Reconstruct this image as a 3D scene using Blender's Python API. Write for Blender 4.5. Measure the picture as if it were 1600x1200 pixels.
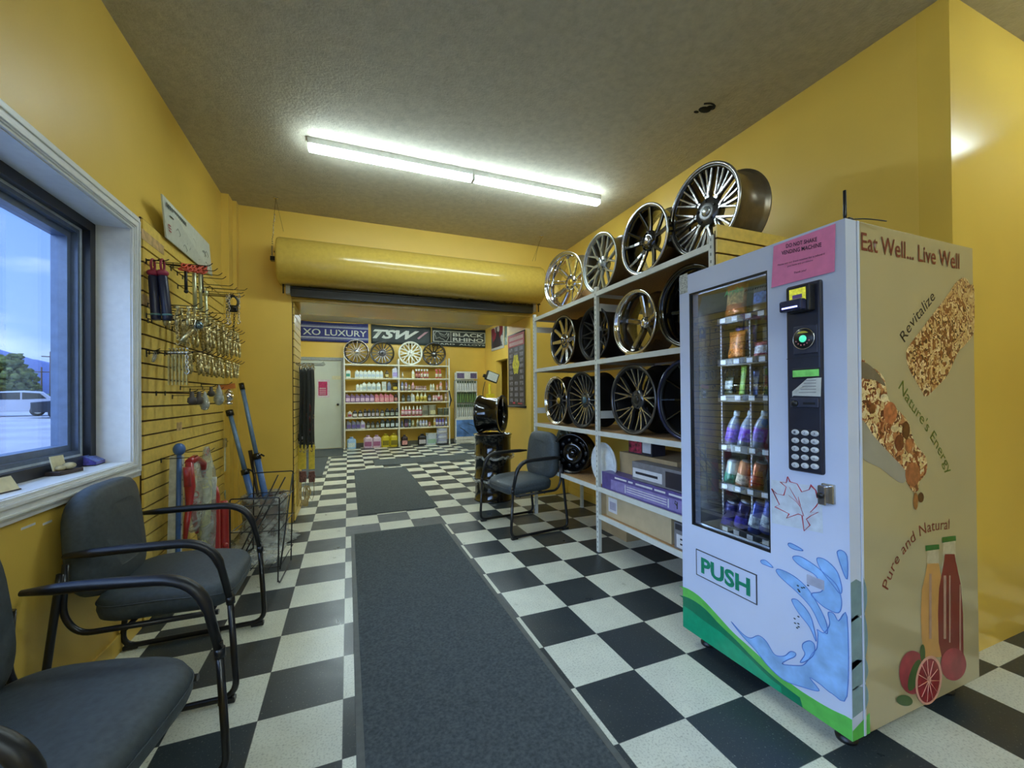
import bpy, bmesh, math, random
from mathutils import Vector, Matrix, Euler
random.seed(7)
R = math.radians
sc = bpy.context.scene
for o in list(bpy.data.objects): bpy.data.objects.remove(o)
COL = sc.collection

# ------------------------------------------------------------------ camera
F, YAW, PIT, ROL, CX, CY, CZ, PY = 646.291, .37776, .00633, -.00906, .0258, -1.54385, 1.24017, 614.661
CAM = Vector((CX, CY, CZ))
_R = Vector((math.cos(YAW), -math.sin(YAW), 0))
_F = Vector((math.sin(YAW)*math.cos(PIT), math.cos(YAW)*math.cos(PIT), math.sin(PIT)))
_U = Vector((-math.sin(YAW)*math.sin(PIT), -math.cos(YAW)*math.sin(PIT), math.cos(PIT)))
cr, sr = math.cos(ROL), math.sin(ROL)
RT = cr*_R + sr*_U
UP = -sr*_R + cr*_U
cd = bpy.data.cameras.new('camera'); cam = bpy.data.objects.new('camera', cd); COL.objects.link(cam)
cam.matrix_world = Matrix(((RT.x, UP.x, -_F.x, CX), (RT.y, UP.y, -_F.y, CY), (RT.z, UP.z, -_F.z, CZ), (0, 0, 0, 1)))
cd.sensor_width = 36; cd.lens = F/1600*36; cd.shift_y = (PY-600)/1600; cd.clip_start = .02; cd.clip_end = 900
sc.camera = cam

def at(X, Y, **k):
    """the point of the place seen at a pixel of the photograph, on the plane x=, y= or z="""
    d = RT*((X-800)/F) + UP*(-(Y-PY)/F) + _F
    ax, v = list(k.items())[0]; i = 'xyz'.index(ax)
    return CAM + d*((v-CAM[i])/d[i])

# ------------------------------------------------------------------ view, world, sun
sc.view_settings.view_transform = 'Standard'; sc.view_settings.look = 'None'
sc.view_settings.gamma = 1; sc.view_settings.use_curve_mapping = False
sc.view_settings.exposure = 1.5
LAMP = 15.0          # strength of the strip lamps
SKY = 0.78

w = bpy.data.worlds.new('sky'); sc.world = w; w.use_nodes = True
nt = w.node_tree; nt.nodes.clear()
def N(t, typ, **k):
    n = t.nodes.new(typ)
    for a, b in k.items():
        if a in n.inputs: n.inputs[a].default_value = b
        else: setattr(n, a, b)
    return n
out = N(nt, 'ShaderNodeOutputWorld'); bg = N(nt, 'ShaderNodeBackground')
tc = N(nt, 'ShaderNodeTexCoord'); mp = N(nt, 'ShaderNodeMapping'); mp.inputs['Scale'].default_value = (1, 1, 3.2)
nz = N(nt, 'ShaderNodeTexNoise'); nz.inputs['Scale'].default_value = 3.1; nz.inputs['Detail'].default_value = 6
cr_ = N(nt, 'ShaderNodeValToRGB'); cr_.color_ramp.elements[0].position = .52; cr_.color_ramp.elements[1].position = .72
sep = N(nt, 'ShaderNodeSeparateXYZ'); g = N(nt, 'ShaderNodeValToRGB')
g.color_ramp.elements[0].color = (.28, .42, .78, 1); g.color_ramp.elements[1].color = (.10, .25, .85, 1)
g.color_ramp.elements[0].position = .0; g.color_ramp.elements[1].position = .55
mx = N(nt, 'ShaderNodeMix', data_type='RGBA'); mx.inputs['B'].default_value = (.62, .72, 1.0, 1)
L = nt.links.new
L(tc.outputs['Generated'], mp.inputs['Vector']); L(mp.outputs['Vector'], nz.inputs['Vector']); L(nz.outputs['Fac'], cr_.inputs['Fac'])
L(tc.outputs['Generated'], sep.inputs[0]); L(sep.outputs['Z'], g.inputs['Fac'])
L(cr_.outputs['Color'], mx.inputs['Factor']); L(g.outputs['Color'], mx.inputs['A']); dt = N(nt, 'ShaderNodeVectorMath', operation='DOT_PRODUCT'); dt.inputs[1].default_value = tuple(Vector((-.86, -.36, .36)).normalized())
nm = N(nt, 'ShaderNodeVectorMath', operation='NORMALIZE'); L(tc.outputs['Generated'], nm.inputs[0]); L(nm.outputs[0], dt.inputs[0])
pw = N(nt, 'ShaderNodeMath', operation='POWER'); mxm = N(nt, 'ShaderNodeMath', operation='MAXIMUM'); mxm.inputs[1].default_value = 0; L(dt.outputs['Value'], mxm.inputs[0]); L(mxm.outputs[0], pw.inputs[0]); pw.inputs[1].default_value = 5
scl = N(nt, 'ShaderNodeVectorMath', operation='SCALE'); scl.inputs[0].default_value = (2.9, 3.7, 5.2); L(pw.outputs[0], scl.inputs['Scale'])     # unseen sky glow added to strengthen daylight through the window
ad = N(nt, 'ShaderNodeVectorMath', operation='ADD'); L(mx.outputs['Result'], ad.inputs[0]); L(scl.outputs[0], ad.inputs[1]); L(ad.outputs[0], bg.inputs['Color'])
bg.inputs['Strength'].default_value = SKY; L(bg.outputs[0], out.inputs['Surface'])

sd = bpy.data.lights.new('sun', 'SUN'); sd.energy = 1.0; sd.angle = .01; sd.color = (1, .95, .88)
sun = bpy.data.objects.new('sun', sd); COL.objects.link(sun); sun.rotation_euler = Euler((R(38), R(28), 0)); sun.location = (6, -6, 12)

# ------------------------------------------------------------------ materials
def lin(c):
    return tuple(((v/255+.055)/1.055)**2.4 if v/255 > .04045 else v/255/12.92 for v in c) + (1,)
MATS = {}
def mat(name, rgb, rough=.5, metal=0., var=.06, scale=30, bump=0., bscale=200, coat=0., emit=None, es=1., spec=None, stretch=None):
    if name in MATS: return MATS[name]
    m = bpy.data.materials.new(name); m.use_nodes = True; t = m.node_tree; b = t.nodes['Principled BSDF']
    c = lin(rgb)
    tcn = N(t, 'ShaderNodeTexCoord'); nn = N(t, 'ShaderNodeTexNoise'); nn.inputs['Scale'].default_value = scale; nn.inputs['Detail'].default_value = 3
    src = tcn.outputs['Object']
    if stretch:
        mpp = N(t, 'ShaderNodeMapping'); mpp.inputs['Scale'].default_value = stretch; t.links.new(src, mpp.inputs[0]); src = mpp.outputs[0]
    t.links.new(src, nn.inputs['Vector'])
    rr = N(t, 'ShaderNodeValToRGB')
    rr.color_ramp.elements[0].color = tuple(max(0, x*(1-var*2)) for x in c[:3])+(1,)
    rr.color_ramp.elements[1].color = tuple(min(1, x*(1+var*2)) for x in c[:3])+(1,)
    rr.color_ramp.elements[0].position = .3; rr.color_ramp.elements[1].position = .7
    t.links.new(nn.outputs['Fac'], rr.inputs[0]); t.links.new(rr.outputs[0], b.inputs['Base Color'])
    b.inputs['Roughness'].default_value = rough; b.inputs['Metallic'].default_value = metal
    if coat: b.inputs['Coat Weight'].default_value = coat; b.inputs['Coat Roughness'].default_value = .1
    if spec is not None: b.inputs['Specular IOR Level'].default_value = spec
    if bump:
        n2 = N(t, 'ShaderNodeTexNoise'); n2.inputs['Scale'].default_value = bscale; n2.inputs['Detail'].default_value = 4
        bp = N(t, 'ShaderNodeBump'); bp.inputs['Strength'].default_value = bump; bp.inputs['Distance'].default_value = .004
        t.links.new(tcn.outputs['Object'], n2.inputs['Vector']); t.links.new(n2.outputs['Fac'], bp.inputs['Height']); t.links.new(bp.outputs[0], b.inputs['Normal'])
    if emit: b.inputs['Emission Color'].default_value = lin(emit); b.inputs['Emission Strength'].default_value = es
    MATS[name] = m; return m

def glass(name, tint=(235, 242, 245), refl=1.0):
    if name in MATS: return MATS[name]
    m = bpy.data.materials.new(name); m.use_nodes = True; t = m.node_tree; t.nodes.clear()
    o = N(t, 'ShaderNodeOutputMaterial'); tr = N(t, 'ShaderNodeBsdfTransparent'); gl = N(t, 'ShaderNodeBsdfGlossy'); fr = N(t, 'ShaderNodeFresnel'); mxs = N(t, 'ShaderNodeMixShader')
    tr.inputs[0].default_value = lin(tint); gl.inputs['Roughness'].default_value = .01; fr.inputs[0].default_value = 1.5
    ge = N(t, 'ShaderNodeNewGeometry'); ir = N(t, 'ShaderNodeMapRange'); ir.inputs['To Min'].default_value = 1.5; ir.inputs['To Max'].default_value = 1/1.5
    t.links.new(ge.outputs['Backfacing'], ir.inputs['Value']); t.links.new(ir.outputs[0], fr.inputs[0])
    mu = N(t, 'ShaderNodeMath', operation='MULTIPLY'); mu.inputs[1].default_value = refl; mu.use_clamp = True
    t.links.new(fr.outputs[0], mu.inputs[0]); t.links.new(mu.outputs[0], mxs.inputs[0]); t.links.new(tr.outputs[0], mxs.inputs[1]); t.links.new(gl.outputs[0], mxs.inputs[2]); t.links.new(mxs.outputs[0], o.inputs[0])
    MATS[name] = m; return m

def plastic_wrap(name):
    m = bpy.data.materials.new(name); m.use_nodes = True; t = m.node_tree; t.nodes.clear()
    o = N(t, 'ShaderNodeOutputMaterial'); tr = N(t, 'ShaderNodeBsdfTransparent'); pb = N(t, 'ShaderNodeBsdfPrincipled'); mxs = N(t, 'ShaderNodeMixShader')
    pb.inputs['Base Color'].default_value = lin((190, 195, 190)); pb.inputs['Roughness'].default_value = .15
    tcn = N(t, 'ShaderNodeTexCoord'); nn = N(t, 'ShaderNodeTexNoise'); nn.inputs['Scale'].default_value = 13; nn.inputs['Detail'].default_value = 3; nn.inputs['Distortion'].default_value = .8
    rr = N(t, 'ShaderNodeValToRGB'); rr.color_ramp.elements[0].position = .42; rr.color_ramp.elements[1].position = .66
    rr.color_ramp.elements[0].color = (.3, .3, .3, 1); rr.color_ramp.elements[1].color = (.75, .75, .75, 1)
    bp = N(t, 'ShaderNodeBump'); bp.inputs['Strength'].default_value = .8; bp.inputs['Distance'].default_value = .02
    t.links.new(tcn.outputs['Object'], nn.inputs['Vector']); t.links.new(nn.outputs['Fac'], rr.inputs[0]); t.links.new(nn.outputs['Fac'], bp.inputs['Height']); t.links.new(bp.outputs[0], pb.inputs['Normal'])
    t.links.new(rr.outputs[0], mxs.inputs[0]); t.links.new(tr.outputs[0], mxs.inputs[1]); t.links.new(pb.outputs[0], mxs.inputs[2]); t.links.new(mxs.outputs[0], o.inputs[0])
    MATS[name] = m; return m

def lamp_mat(name, rgb, s):
    m = bpy.data.materials.new(name); m.use_nodes = True; b = m.node_tree.nodes['Principled BSDF']
    b.inputs['Base Color'].default_value = (.8, .8, .8, 1); b.inputs['Emission Color'].default_value = lin(rgb); b.inputs['Emission Strength'].default_value = s
    MATS[name] = m; return m

# ------------------------------------------------------------------ mesh builder
class MB:
    def __init__(s): s.bm = bmesh.new(); s.M = Matrix.Identity(4); s.mi = 0
    def _fin(s, vs, fs, M=None):
        T = s.M @ M if M is not None else s.M
        for v in vs: v.co = T @ v.co
        for f in fs: f.material_index = s.mi
    def box(s, x0, x1, y0, y1, z0, z1, bev=0., seg=2, M=None):
        r = bmesh.ops.create_cube(s.bm, size=1); vs = r['verts']
        for v in vs: v.co = Vector(((x0+x1)/2+v.co.x*(x1-x0), (y0+y1)/2+v.co.y*(y1-y0), (z0+z1)/2+v.co.z*(z1-z0)))
        fs = set(f for v in vs for f in v.link_faces)
        if bev:
            es = set(e for v in vs for e in v.link_edges)
            rr = bmesh.ops.bevel(s.bm, geom=list(es), offset=bev, segments=seg, profile=.5, affect='EDGES')
            fs = set(rr['faces']) | set(f for f in fs if f.is_valid)
            vs = list(set(v for f in fs for v in f.verts))
            fs = set(f for v in vs for f in v.link_faces)
        s._fin(vs, fs, M); return s
    def loft(s, rings, closed=False, cap=True, M=None, smooth=True):
        n = len(rings[0]); V = [[s.bm.verts.new(p) for p in r] for r in rings]; fs = []
        m = len(rings)
        for i in range(m if closed else m-1):
            a, b = V[i], V[(i+1) % m]
            for j in range(n):
                k = (j+1) % n
                f = s.bm.faces.new((a[j], a[k], b[k], b[j])); f.smooth = smooth; fs.append(f)
        if cap and not closed:
            fs.append(s.bm.faces.new(list(reversed(V[0])))); fs.append(s.bm.faces.new(V[-1]))
        s._fin([v for r in V for v in r], fs, M); return s
    def tube(s, pts, r, seg=10, closed=False, flat=1., M=None, cap=True):
        pts = [Vector(p) for p in pts]; n = len(pts); rs = r if isinstance(r, (list, tuple)) else [r]*n
        rings = []; prev = None
        for i, p in enumerate(pts):
            if closed: t = (pts[(i+1) % n]-pts[i-1]).normalized()
            else: t = (pts[min(i+1, n-1)]-pts[max(i-1, 0)]).normalized()
            if prev is None:
                ref = Vector((0, 0, 1)) if abs(t.z) < .9 else Vector((1, 0, 0)); u = t.cross(ref).normalized()
            else:
                u = prev - t*prev.dot(t); u.normalize()
            prev = u; v = t.cross(u)
            rings.append([p + (u*math.cos(a)+v*math.sin(a)*flat)*rs[i] for a in [2*math.pi*k/seg for k in range(seg)]])
        return s.loft(rings, closed=closed, cap=cap, M=M)
    def rod(s, a, b, r, seg=8, r2=None): return s.tube([a, b], [r, r if r2 is None else r2], seg)
    def lathe(s, prof, seg=32, axis='z', M=None, closed=True, cap=False):
        # prof: list of (radius, height); closed profile makes a solid ring
        rings = []
        for k in range(seg):
            a = 2*math.pi*k/seg; c, q = math.cos(a), math.sin(a)
            if axis == 'z': rings.append([Vector((r*c, r*q, h)) for r, h in prof])
            elif axis == 'x': rings.append([Vector((h, r*c, r*q)) for r, h in prof])
            else: rings.append([Vector((r*q, h, r*c)) for r, h in prof])
        n = len(prof); V = [[s.bm.verts.new(p) for p in r] for r in rings]; fs = []
        for i in range(seg):
            a, b = V[i], V[(i+1) % seg]
            for j in range(n if closed else n-1):
                k = (j+1) % n
                try: f = s.bm.faces.new((a[j], a[k], b[k], b[j])); f.smooth = True; fs.append(f)
                except ValueError: pass
        if cap:
            for j in (0, n-1):
                if prof[j][0] > 1e-6: fs.append(s.bm.faces.new([V[i][j] for i in range(seg)]))
        vs = [v for r in V for v in r]
        s._fin(vs, fs, M); bmesh.ops.remove_doubles(s.bm, verts=vs, dist=1e-6); return s
    def prism(s, pts, h, M=None, axis='z', lo=0.):
        # pts 2d polygon extruded along axis
        def P(a, b, c): return Vector((a, b, c)) if axis == 'z' else (Vector((c, a, b)) if axis == 'x' else Vector((a, c, b)))
        A = [s.bm.verts.new(P(a, b, lo)) for a, b in pts]; B = [s.bm.verts.new(P(a, b, lo+h)) for a, b in pts]; n = len(pts)
        fs = [s.bm.faces.new(list(reversed(A))), s.bm.faces.new(B)]
        for j in range(n): k = (j+1) % n; fs.append(s.bm.faces.new((A[j], A[k], B[k], B[j])))
        s._fin(A+B, fs, M); return s
    def poly(s, pts):
        V = [s.bm.verts.new(Vector(p)) for p in pts]; f = s.bm.faces.new(V); s._fin(V, [f]); return s
    def ball(s, c, r, sx=1, sy=1, sz=1, u=14, v=10, M=None):
        rr = bmesh.ops.create_uvsphere(s.bm, u_segments=u, v_segments=v, radius=1)
        vs = rr['verts']; fs = set(f for q in vs for f in q.link_faces)
        for q in vs: q.co = Vector((c[0]+q.co.x*r*sx, c[1]+q.co.y*r*sy, c[2]+q.co.z*r*sz))
        for f in fs: f.smooth = True
        s._fin(vs, fs, M); return s
    def build(s, name, m, parent=None, label=None, norm=True, loc=None, rot=None):
        if norm: bmesh.ops.recalc_face_normals(s.bm, faces=s.bm.faces)
        me = bpy.data.meshes.new(name); s.bm.to_mesh(me); s.bm.free()
        for q in (m if isinstance(m, (list, tuple)) else [m]): me.materials.append(q)
        o = bpy.data.objects.new(name, me); COL.objects.link(o)
        if parent: o.parent = parent
        if label: o['label'] = label
        if loc is not None: o.location = loc
        if rot is not None: o.rotation_euler = rot
        return o

def tag(o, label, cat, group=None, kind=None):
    if label: o['label'] = label
    if cat: o['category'] = cat
    if group: o['group'] = group
    if kind: o['kind'] = kind
    return o
def thing(name, label, cat, loc=(0, 0, 0), rot=(0, 0, 0), group=None):
    o = bpy.data.objects.new(name, None); COL.objects.link(o); o.empty_display_size = .1
    o.location = loc; o.rotation_euler = rot; tag(o, label, cat, group); return o
def struct(o): o['kind'] = 'structure'; return o
KIDS = {}
def copy_tree(o, loc=None, rot=None, label=None, group=None, parent=None):
    c = o.copy(); COL.objects.link(c); c.parent = parent
    for ch in [q for q in bpy.data.objects if q.parent == o]: copy_tree(ch, parent=c)
    if loc is not None: c.location = loc
    if rot is not None: c.rotation_euler = rot
    if label: c['label'] = label
    if group: c['group'] = group
    return c
def catmull(P, n=6, closed=False):
    P = [Vector(p) for p in P]; out = []; m = len(P)
    for i in range(m if closed else m-1):
        if closed: a, b, c, d = P[i-1], P[i], P[(i+1) % m], P[(i+2) % m]
        else: a, b, c, d = P[max(i-1, 0)], P[i], P[i+1], P[min(i+2, m-1)]
        for k in range(n):
            t = k/n
            out.append(.5*((2*b)+(c-a)*t+(2*a-5*b+4*c-d)*t*t+(3*b-a-3*c+d)*t**3))
    if not closed: out.append(P[-1])
    return out
def fillet(P, r, n=5):
    """round the corners of a polyline"""
    P = [Vector(p) for p in P]; out = [P[0]]
    for i in range(1, len(P)-1):
        a, b, c = P[i-1], P[i], P[i+1]; rr = min(r, (a-b).length*.49, (c-b).length*.49)
        p, q = b+(a-b).normalized()*rr, b+(c-b).normalized()*rr
        for k in range(n+1):
            t = k/n; out.append((1-t)**2*p + 2*t*(1-t)*b + t*t*q)
    out.append(P[-1]); return out

# ------------------------------------------------------------------ lettering
def glyph_mesh(body, shear=0, weight=0, ext=.0003):
    cu = bpy.data.curves.new('lettering', 'FONT'); cu.body = body; cu.size = 1; cu.shear = shear; cu.offset = weight; cu.extrude = 0; cu.resolution_u = 3
    o = bpy.data.objects.new('lettering', cu); COL.objects.link(o)
    bpy.context.view_layer.update()
    me = bpy.data.meshes.new_from_object(o.evaluated_get(bpy.context.evaluated_depsgraph_get()))
    bpy.data.objects.remove(o); bpy.data.curves.remove(cu); return me
def lettering(body, p0, p1, upv, h, m, parent, shear=0, weight=0, off=.0008, name='lettering', fit=True):
    """one line of text whose baseline runs p0 -> p1, capital height h, raised along the surface normal"""
    p0, p1, upv = Vector(p0), Vector(p1), Vector(upv).normalized(); d = p1-p0; ln = d.length; d.normalize(); nrm = d.cross(upv).normalized()
    me = glyph_mesh(body, shear, weight); xs = [v.co.x for v in me.vertices]
    if not xs: return None
    x0, x1 = min(xs), max(xs); sx = ln/(x1-x0) if fit else h/.7; sy = h/.70
    for v in me.vertices: v.co = p0 + d*((v.co.x-x0)*sx) + upv*(v.co.y*sy) + nrm*off
    me.materials.append(m); o = bpy.data.objects.new(name, me); COL.objects.link(o); o.parent = parent
    if parent is not None: o.matrix_parent_inverse = parent.matrix_world.inverted() if False else Matrix.Identity(4)
    return o
def lettering_path(body, pts, nrm, h, m, parent, off=.0008, name='lettering', xs=1.0, weight=0):
    """letters set one by one along a curve lying in the surface"""
    pts = catmull(pts, 10); nrm = Vector(nrm).normalized()
    cum = [0]
    for a, b in zip(pts, pts[1:]): cum.append(cum[-1]+(b-a).length)
    total = cum[-1]; full = glyph_mesh(body); W = max(v.co.x for v in full.vertices); sx = total/W; sy = h/.7
    bm = bmesh.new()
    for i, ch in enumerate(body):
        if ch == ' ': continue
        me = glyph_mesh(ch, 0, weight); pre = glyph_mesh(body[:i+1]); w1 = max(v.co.x for v in pre.vertices); cx1 = max(v.co.x for v in me.vertices); x0 = w1-cx1
        mid = (x0+cx1/2)*sx; k = 0
        while k < len(cum)-2 and cum[k+1] < mid: k += 1
        a, b = pts[k], pts[k+1]; t = (mid-cum[k])/max(1e-9, cum[k+1]-cum[k]); p = a+(b-a)*t; d = (b-a).normalized(); u = nrm.cross(d)
        base = len(bm.verts); vs = [bm.verts.new(p+d*((v.co.x-cx1/2)*sx*xs)+u*(v.co.y*sy)+nrm*off) for v in me.vertices]
        for pl in me.polygons:
            try: bm.faces.new([vs[q] for q in pl.vertices])
            except ValueError: pass
    me = bpy.data.meshes.new(name); bm.to_mesh(me); bm.free(); me.materials.append(m)
    o = bpy.data.objects.new(name, me); COL.objects.link(o); o.parent = parent; return o

# ================================================================== palette
YEL = (226, 190, 84)
wallm = mat('yellow_wall_paint', YEL, .42, var=.04, scale=1.3, bump=.15, bscale=60)
wallgloss = mat('glossy_yellow_paint', YEL, .17, var=.03, scale=1.1)
ceilm = mat('textured_ceiling', (186, 180, 160), .8, var=.05, scale=25, bump=.9, bscale=75)
white_trim = mat('white_trim_paint', (222, 224, 224), .4, var=.02)
greywhite = mat('off_white_steel', (206, 208, 200), .45, var=.03, scale=12)
particle = mat('particle_board', (176, 138, 92), .7, var=.12, scale=90)
blackpl = mat('black_plastic', (22, 23, 26), .38, var=.1)
blackmetal = mat('black_painted_metal', (14, 14, 16), .18, var=.1, coat=.4)
fabric = mat('black_vinyl_fabric', (60, 70, 77), .48, var=.1, scale=60, bump=.35, bscale=900)
chrome = mat('chrome', (225, 225, 228), .06, 1., var=.02)
zinc = mat('yellow_zinc', (206, 192, 142), .34, .85, var=.3, scale=60)
steel = mat('bright_steel', (190, 188, 178), .25, 1., var=.1)
alu = mat('dark_window_aluminium', (44, 50, 62), .35, .3, var=.05)

# ================================================================== setting
YB = 3.1      # wall with the opening
XL = -1.03; XR = 2.64; ZC = 3.1
m = bpy.data.materials.new('checkered_vinyl_tile'); m.use_nodes = True; t = m.node_tree; b = t.nodes['Principled BSDF']; MATS['floor'] = m
tcn = N(t, 'ShaderNodeTexCoord'); mp = N(t, 'ShaderNodeMapping'); T = .3048
mp.inputs['Location'].default_value = (40, 40, .5); mp.inputs['Scale'].default_value = (1/T, 1/T, 1)
t.links.new(tcn.outputs['Object'], mp.inputs[0])
sx = N(t, 'ShaderNodeSeparateXYZ'); t.links.new(mp.outputs[0], sx.inputs[0])
def mth(op, a, b=None, c=None):
    n = N(t, 'ShaderNodeMath', operation=op)
    for i, q in enumerate((a, b, c)):
        if q is None: continue
        if isinstance(q, (int, float)): n.inputs[i].default_value = q
        else: t.links.new(q, n.inputs[i])
    return n.outputs[0]
fx, fy = mth('FLOOR', sx.outputs[0]), mth('FLOOR', sx.outputs[1])
par = mth('MODULO', mth('ADD', fx, fy), 2.)          # 1 = white
# per tile tone
cmb = N(t, 'ShaderNodeCombineXYZ'); t.links.new(fx, cmb.inputs[0]); t.links.new(fy, cmb.inputs[1])
wn = N(t, 'ShaderNodeTexWhiteNoise', noise_dimensions='3D'); t.links.new(cmb.outputs[0], wn.inputs['Vector'])
n1 = N(t, 'ShaderNodeTexNoise'); n1.inputs['Scale'].default_value = 130; n1.inputs['Detail'].default_value = 3; t.links.new(tcn.outputs['Object'], n1.inputs['Vector'])
n2 = N(t, 'ShaderNodeTexNoise'); n2.inputs['Scale'].default_value = 9; n2.inputs['Detail'].default_value = 5; t.links.new(tcn.outputs['Object'], n2.inputs['Vector'])
vw = N(t, 'ShaderNodeValToRGB'); vw.color_ramp.elements[0].color = lin((176, 178, 162)); vw.color_ramp.elements[1].color = lin((214, 216, 200)); vw.color_ramp.elements[0].position = .28; vw.color_ramp.elements[1].position = .5
t.links.new(n1.outputs['Fac'], vw.inputs[0])
vb = N(t, 'ShaderNodeValToRGB'); vb.color_ramp.elements[0].color = lin((46, 55, 60)); vb.color_ramp.elements[1].color = lin((118, 122, 116)); vb.color_ramp.elements[0].position = .62; vb.color_ramp.elements[1].position = .74
t.links.new(n1.outputs['Fac'], vb.inputs[0])
mxc = N(t, 'ShaderNodeMix', data_type='RGBA'); t.links.new(par, mxc.inputs['Factor']); t.links.new(vb.outputs[0], mxc.inputs['A']); t.links.new(vw.outputs[0], mxc.inputs['B'])
# seams
def seam(o): q = mth('FRACT', o); q = mth('ABSOLUTE', mth('SUBTRACT', q, .5)); return mth('GREATER_THAN', q, .4955)
sm = mth('MAXIMUM', seam(sx.outputs[0]), seam(sx.outputs[1]))
mxs = N(t, 'ShaderNodeMix', data_type='RGBA'); t.links.new(mth('MULTIPLY', sm, .6), mxs.inputs['Factor']); t.links.new(mxc.outputs['Result'], mxs.inputs['A']); mxs.inputs['B'].default_value = lin((90, 90, 82))
hv = N(t, 'ShaderNodeHueSaturation'); t.links.new(mxs.outputs['Result'], hv.inputs['Color'])
val = mth('ADD', mth('MULTIPLY', wn.outputs['Value'], .16), mth('MULTIPLY', n2.outputs['Fac'], .3)); val = mth('ADD', val, .77); t.links.new(val, hv.inputs['Value'])
t.links.new(hv.outputs[0], b.inputs['Base Color'])
t.links.new(mth('ADD', mth('MULTIPLY', n2.outputs['Fac'], .25), .2), b.inputs['Roughness'])
M_ = MB(); M_.box(-1.6, 5, -5.5, 10, -.1, 0); struct(M_.build('floor', MATS['floor']))

M_ = MB(); M_.box(-1.6, 5, -5.5, 10, ZC, ZC+.12); struct(M_.build('ceiling', ceilm))
WZ0, WZ1, WY0, WY1 = .915, 2.136, -3.4, 1.195          # window opening, its unseen near end lengthened for more daylight
M_ = MB(); x0 = -1.30
M_.box(x0, XL, -5.5, WY0, 0, ZC); M_.box(x0, XL, WY1, 3.9, 0, ZC); M_.box(x0, XL, WY0, WY1, 0, WZ0); M_.box(x0, XL, WY0, WY1, WZ1, ZC)
struct(M_.build('wall_left', wallm))
M_ = MB(); M_.box(XR, XR+.15, -.40, 3.9, 0, ZC); struct(M_.build('wall_right', wallm))
M_ = MB(); M_.box(XR, 4.6, -.52, -.40, 0, ZC); struct(M_.build('wall_recess', wallgloss))
M_ = MB(); M_.box(4.5, 4.65, -5.5, -.45, 0, ZC); struct(M_.build('wall_recess_side', wallm))
M_ = MB(); M_.box(-1.3, 4.65, -5.5, -5.35, 0, ZC); struct(M_.build('wall_near', wallm))
# wall with the opening (a thick passage) : piers and lintel
OX0, OX1, OZ, YB2 = -.49, 2.12, 2.235, 3.9
M_ = MB(); M_.box(XL, OX0, YB, YB2, 0, ZC); M_.box(OX1, XR, YB, YB2, 0, ZC); M_.box(OX0, OX1, YB, YB2-.0, OZ, ZC)
struct(M_.build('wall_back', wallm))
M_ = MB(); M_.box(OX0, OX1, YB+.02, YB2-.01, OZ-.012, OZ+.001); struct(M_.build('trim_1', wallgloss))   # glossy soffit panel of the passage
M_ = MB(); M_.box(XL+.0, -.972, 2.885, YB, 0, ZC); struct(M_.build('wall_corner_post', wallm))
M_ = MB(); M_.box(-1.0, -.94, 3.02, YB, 0, ZC); struct(M_.build('trim_2', wallm))
# far room
YF = 9.5
M_ = MB(); M_.box(-1.6, 5, YF, YF+.15, 0, ZC); struct(M_.build('wall_far', wallm))
M_ = MB(); M_.box(-1.6, -1.5, 3.9, YF, 0, ZC); struct(M_.build('wall_far_room_left', wallm))
M_ = MB(); M_.box(-1.6, XL, 3.75, 3.9, 0, ZC); M_.box(XR, 5, 3.75, 3.9, 0, ZC); struct(M_.build('wall_far_room_near', wallm))
M_ = MB(); X3 = 3.6
M_.box(X3, X3+.15, 3.9, 7.2, 0, ZC); M_.box(X3, X3+.15, 8.55, YF, 0, ZC); M_.box(X3, X3+.15, 7.2, 8.55, 2.15, ZC); M_.box(X3, X3+.15, 7.2, 8.55, 0, .95)
struct(M_.build('wall_far_room_right', wallm))
M_ = MB(); M_.box(4.85, 5, 3.9, YF, 0, ZC); struct(M_.build('wall_far_side', wallm))
M_ = MB(); M_.box(3.57, 3.78, 7.18, 8.57, .95, .985, .004); struct(M_.build('trim_3', white_trim))
# baseboards
M_ = MB(); M_.box(XR-.012, XR, -.51, YB, 0, .09, .003); struct(M_.build('baseboard_right', wallm))
M_ = MB(); M_.box(XL, XL+.012, -4.5, 1.29, 0, .09, .003); struct(M_.build('baseboard_left', wallm))
M_ = MB()
for k, (yy, zz, ll) in enumerate(((.42, .79, .07), (.53, .775, .05), (.75, .74, .05))): M_.box(XL, XL+.0012, yy, yy+ll, zz, zz+.008)
M_.build('paint_scuffs', white_trim, bpy.data.objects['wall_left'])
M_ = MB(); M_.box(.0, X3, YF-.012, YF, 0, .1, .003); struct(M_.build('baseboard_far', mat('grey_vinyl_base', (120, 122, 110), .5)))
# ceiling crack patch
M_ = MB(); c = at(1103, 170, z=ZC)
stain = mat('dark_hole', (20, 18, 12), .9)
def chip(px, r): 
    q = at(px[0], px[1], z=ZC-.001); M_.ball((q.x, q.y, q.z), r, 1.6, 1, .15)
chip((1101, 171.6), .028); chip((1110.5, 168.5), .02); chip((1088, 175), .012)
M_.tube(catmull([at(x, y, z=ZC-.002) for x, y in ((1100, 162), (1106, 161.5), (1112, 162), (1117, 166), (1113, 170))], 4), .006, 6)
tag(M_.build('ceiling_bracket', stain), 'small dark broken ceiling mount left on the ceiling above the rims', 'bracket')

# window
win = MB()
def frame_rect(mb, x0, x1, y0, y1, z0, z1, w_):
    mb.box(x0, x1, y0, y0+w_, z0, z1); mb.box(x0, x1, y1-w_, y1, z0, z1); mb.box(x0, x1, y0+w_, y1-w_, z0, z0+w_); mb.box(x0, x1, y0+w_, y1-w_, z1-w_, z1)
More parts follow.
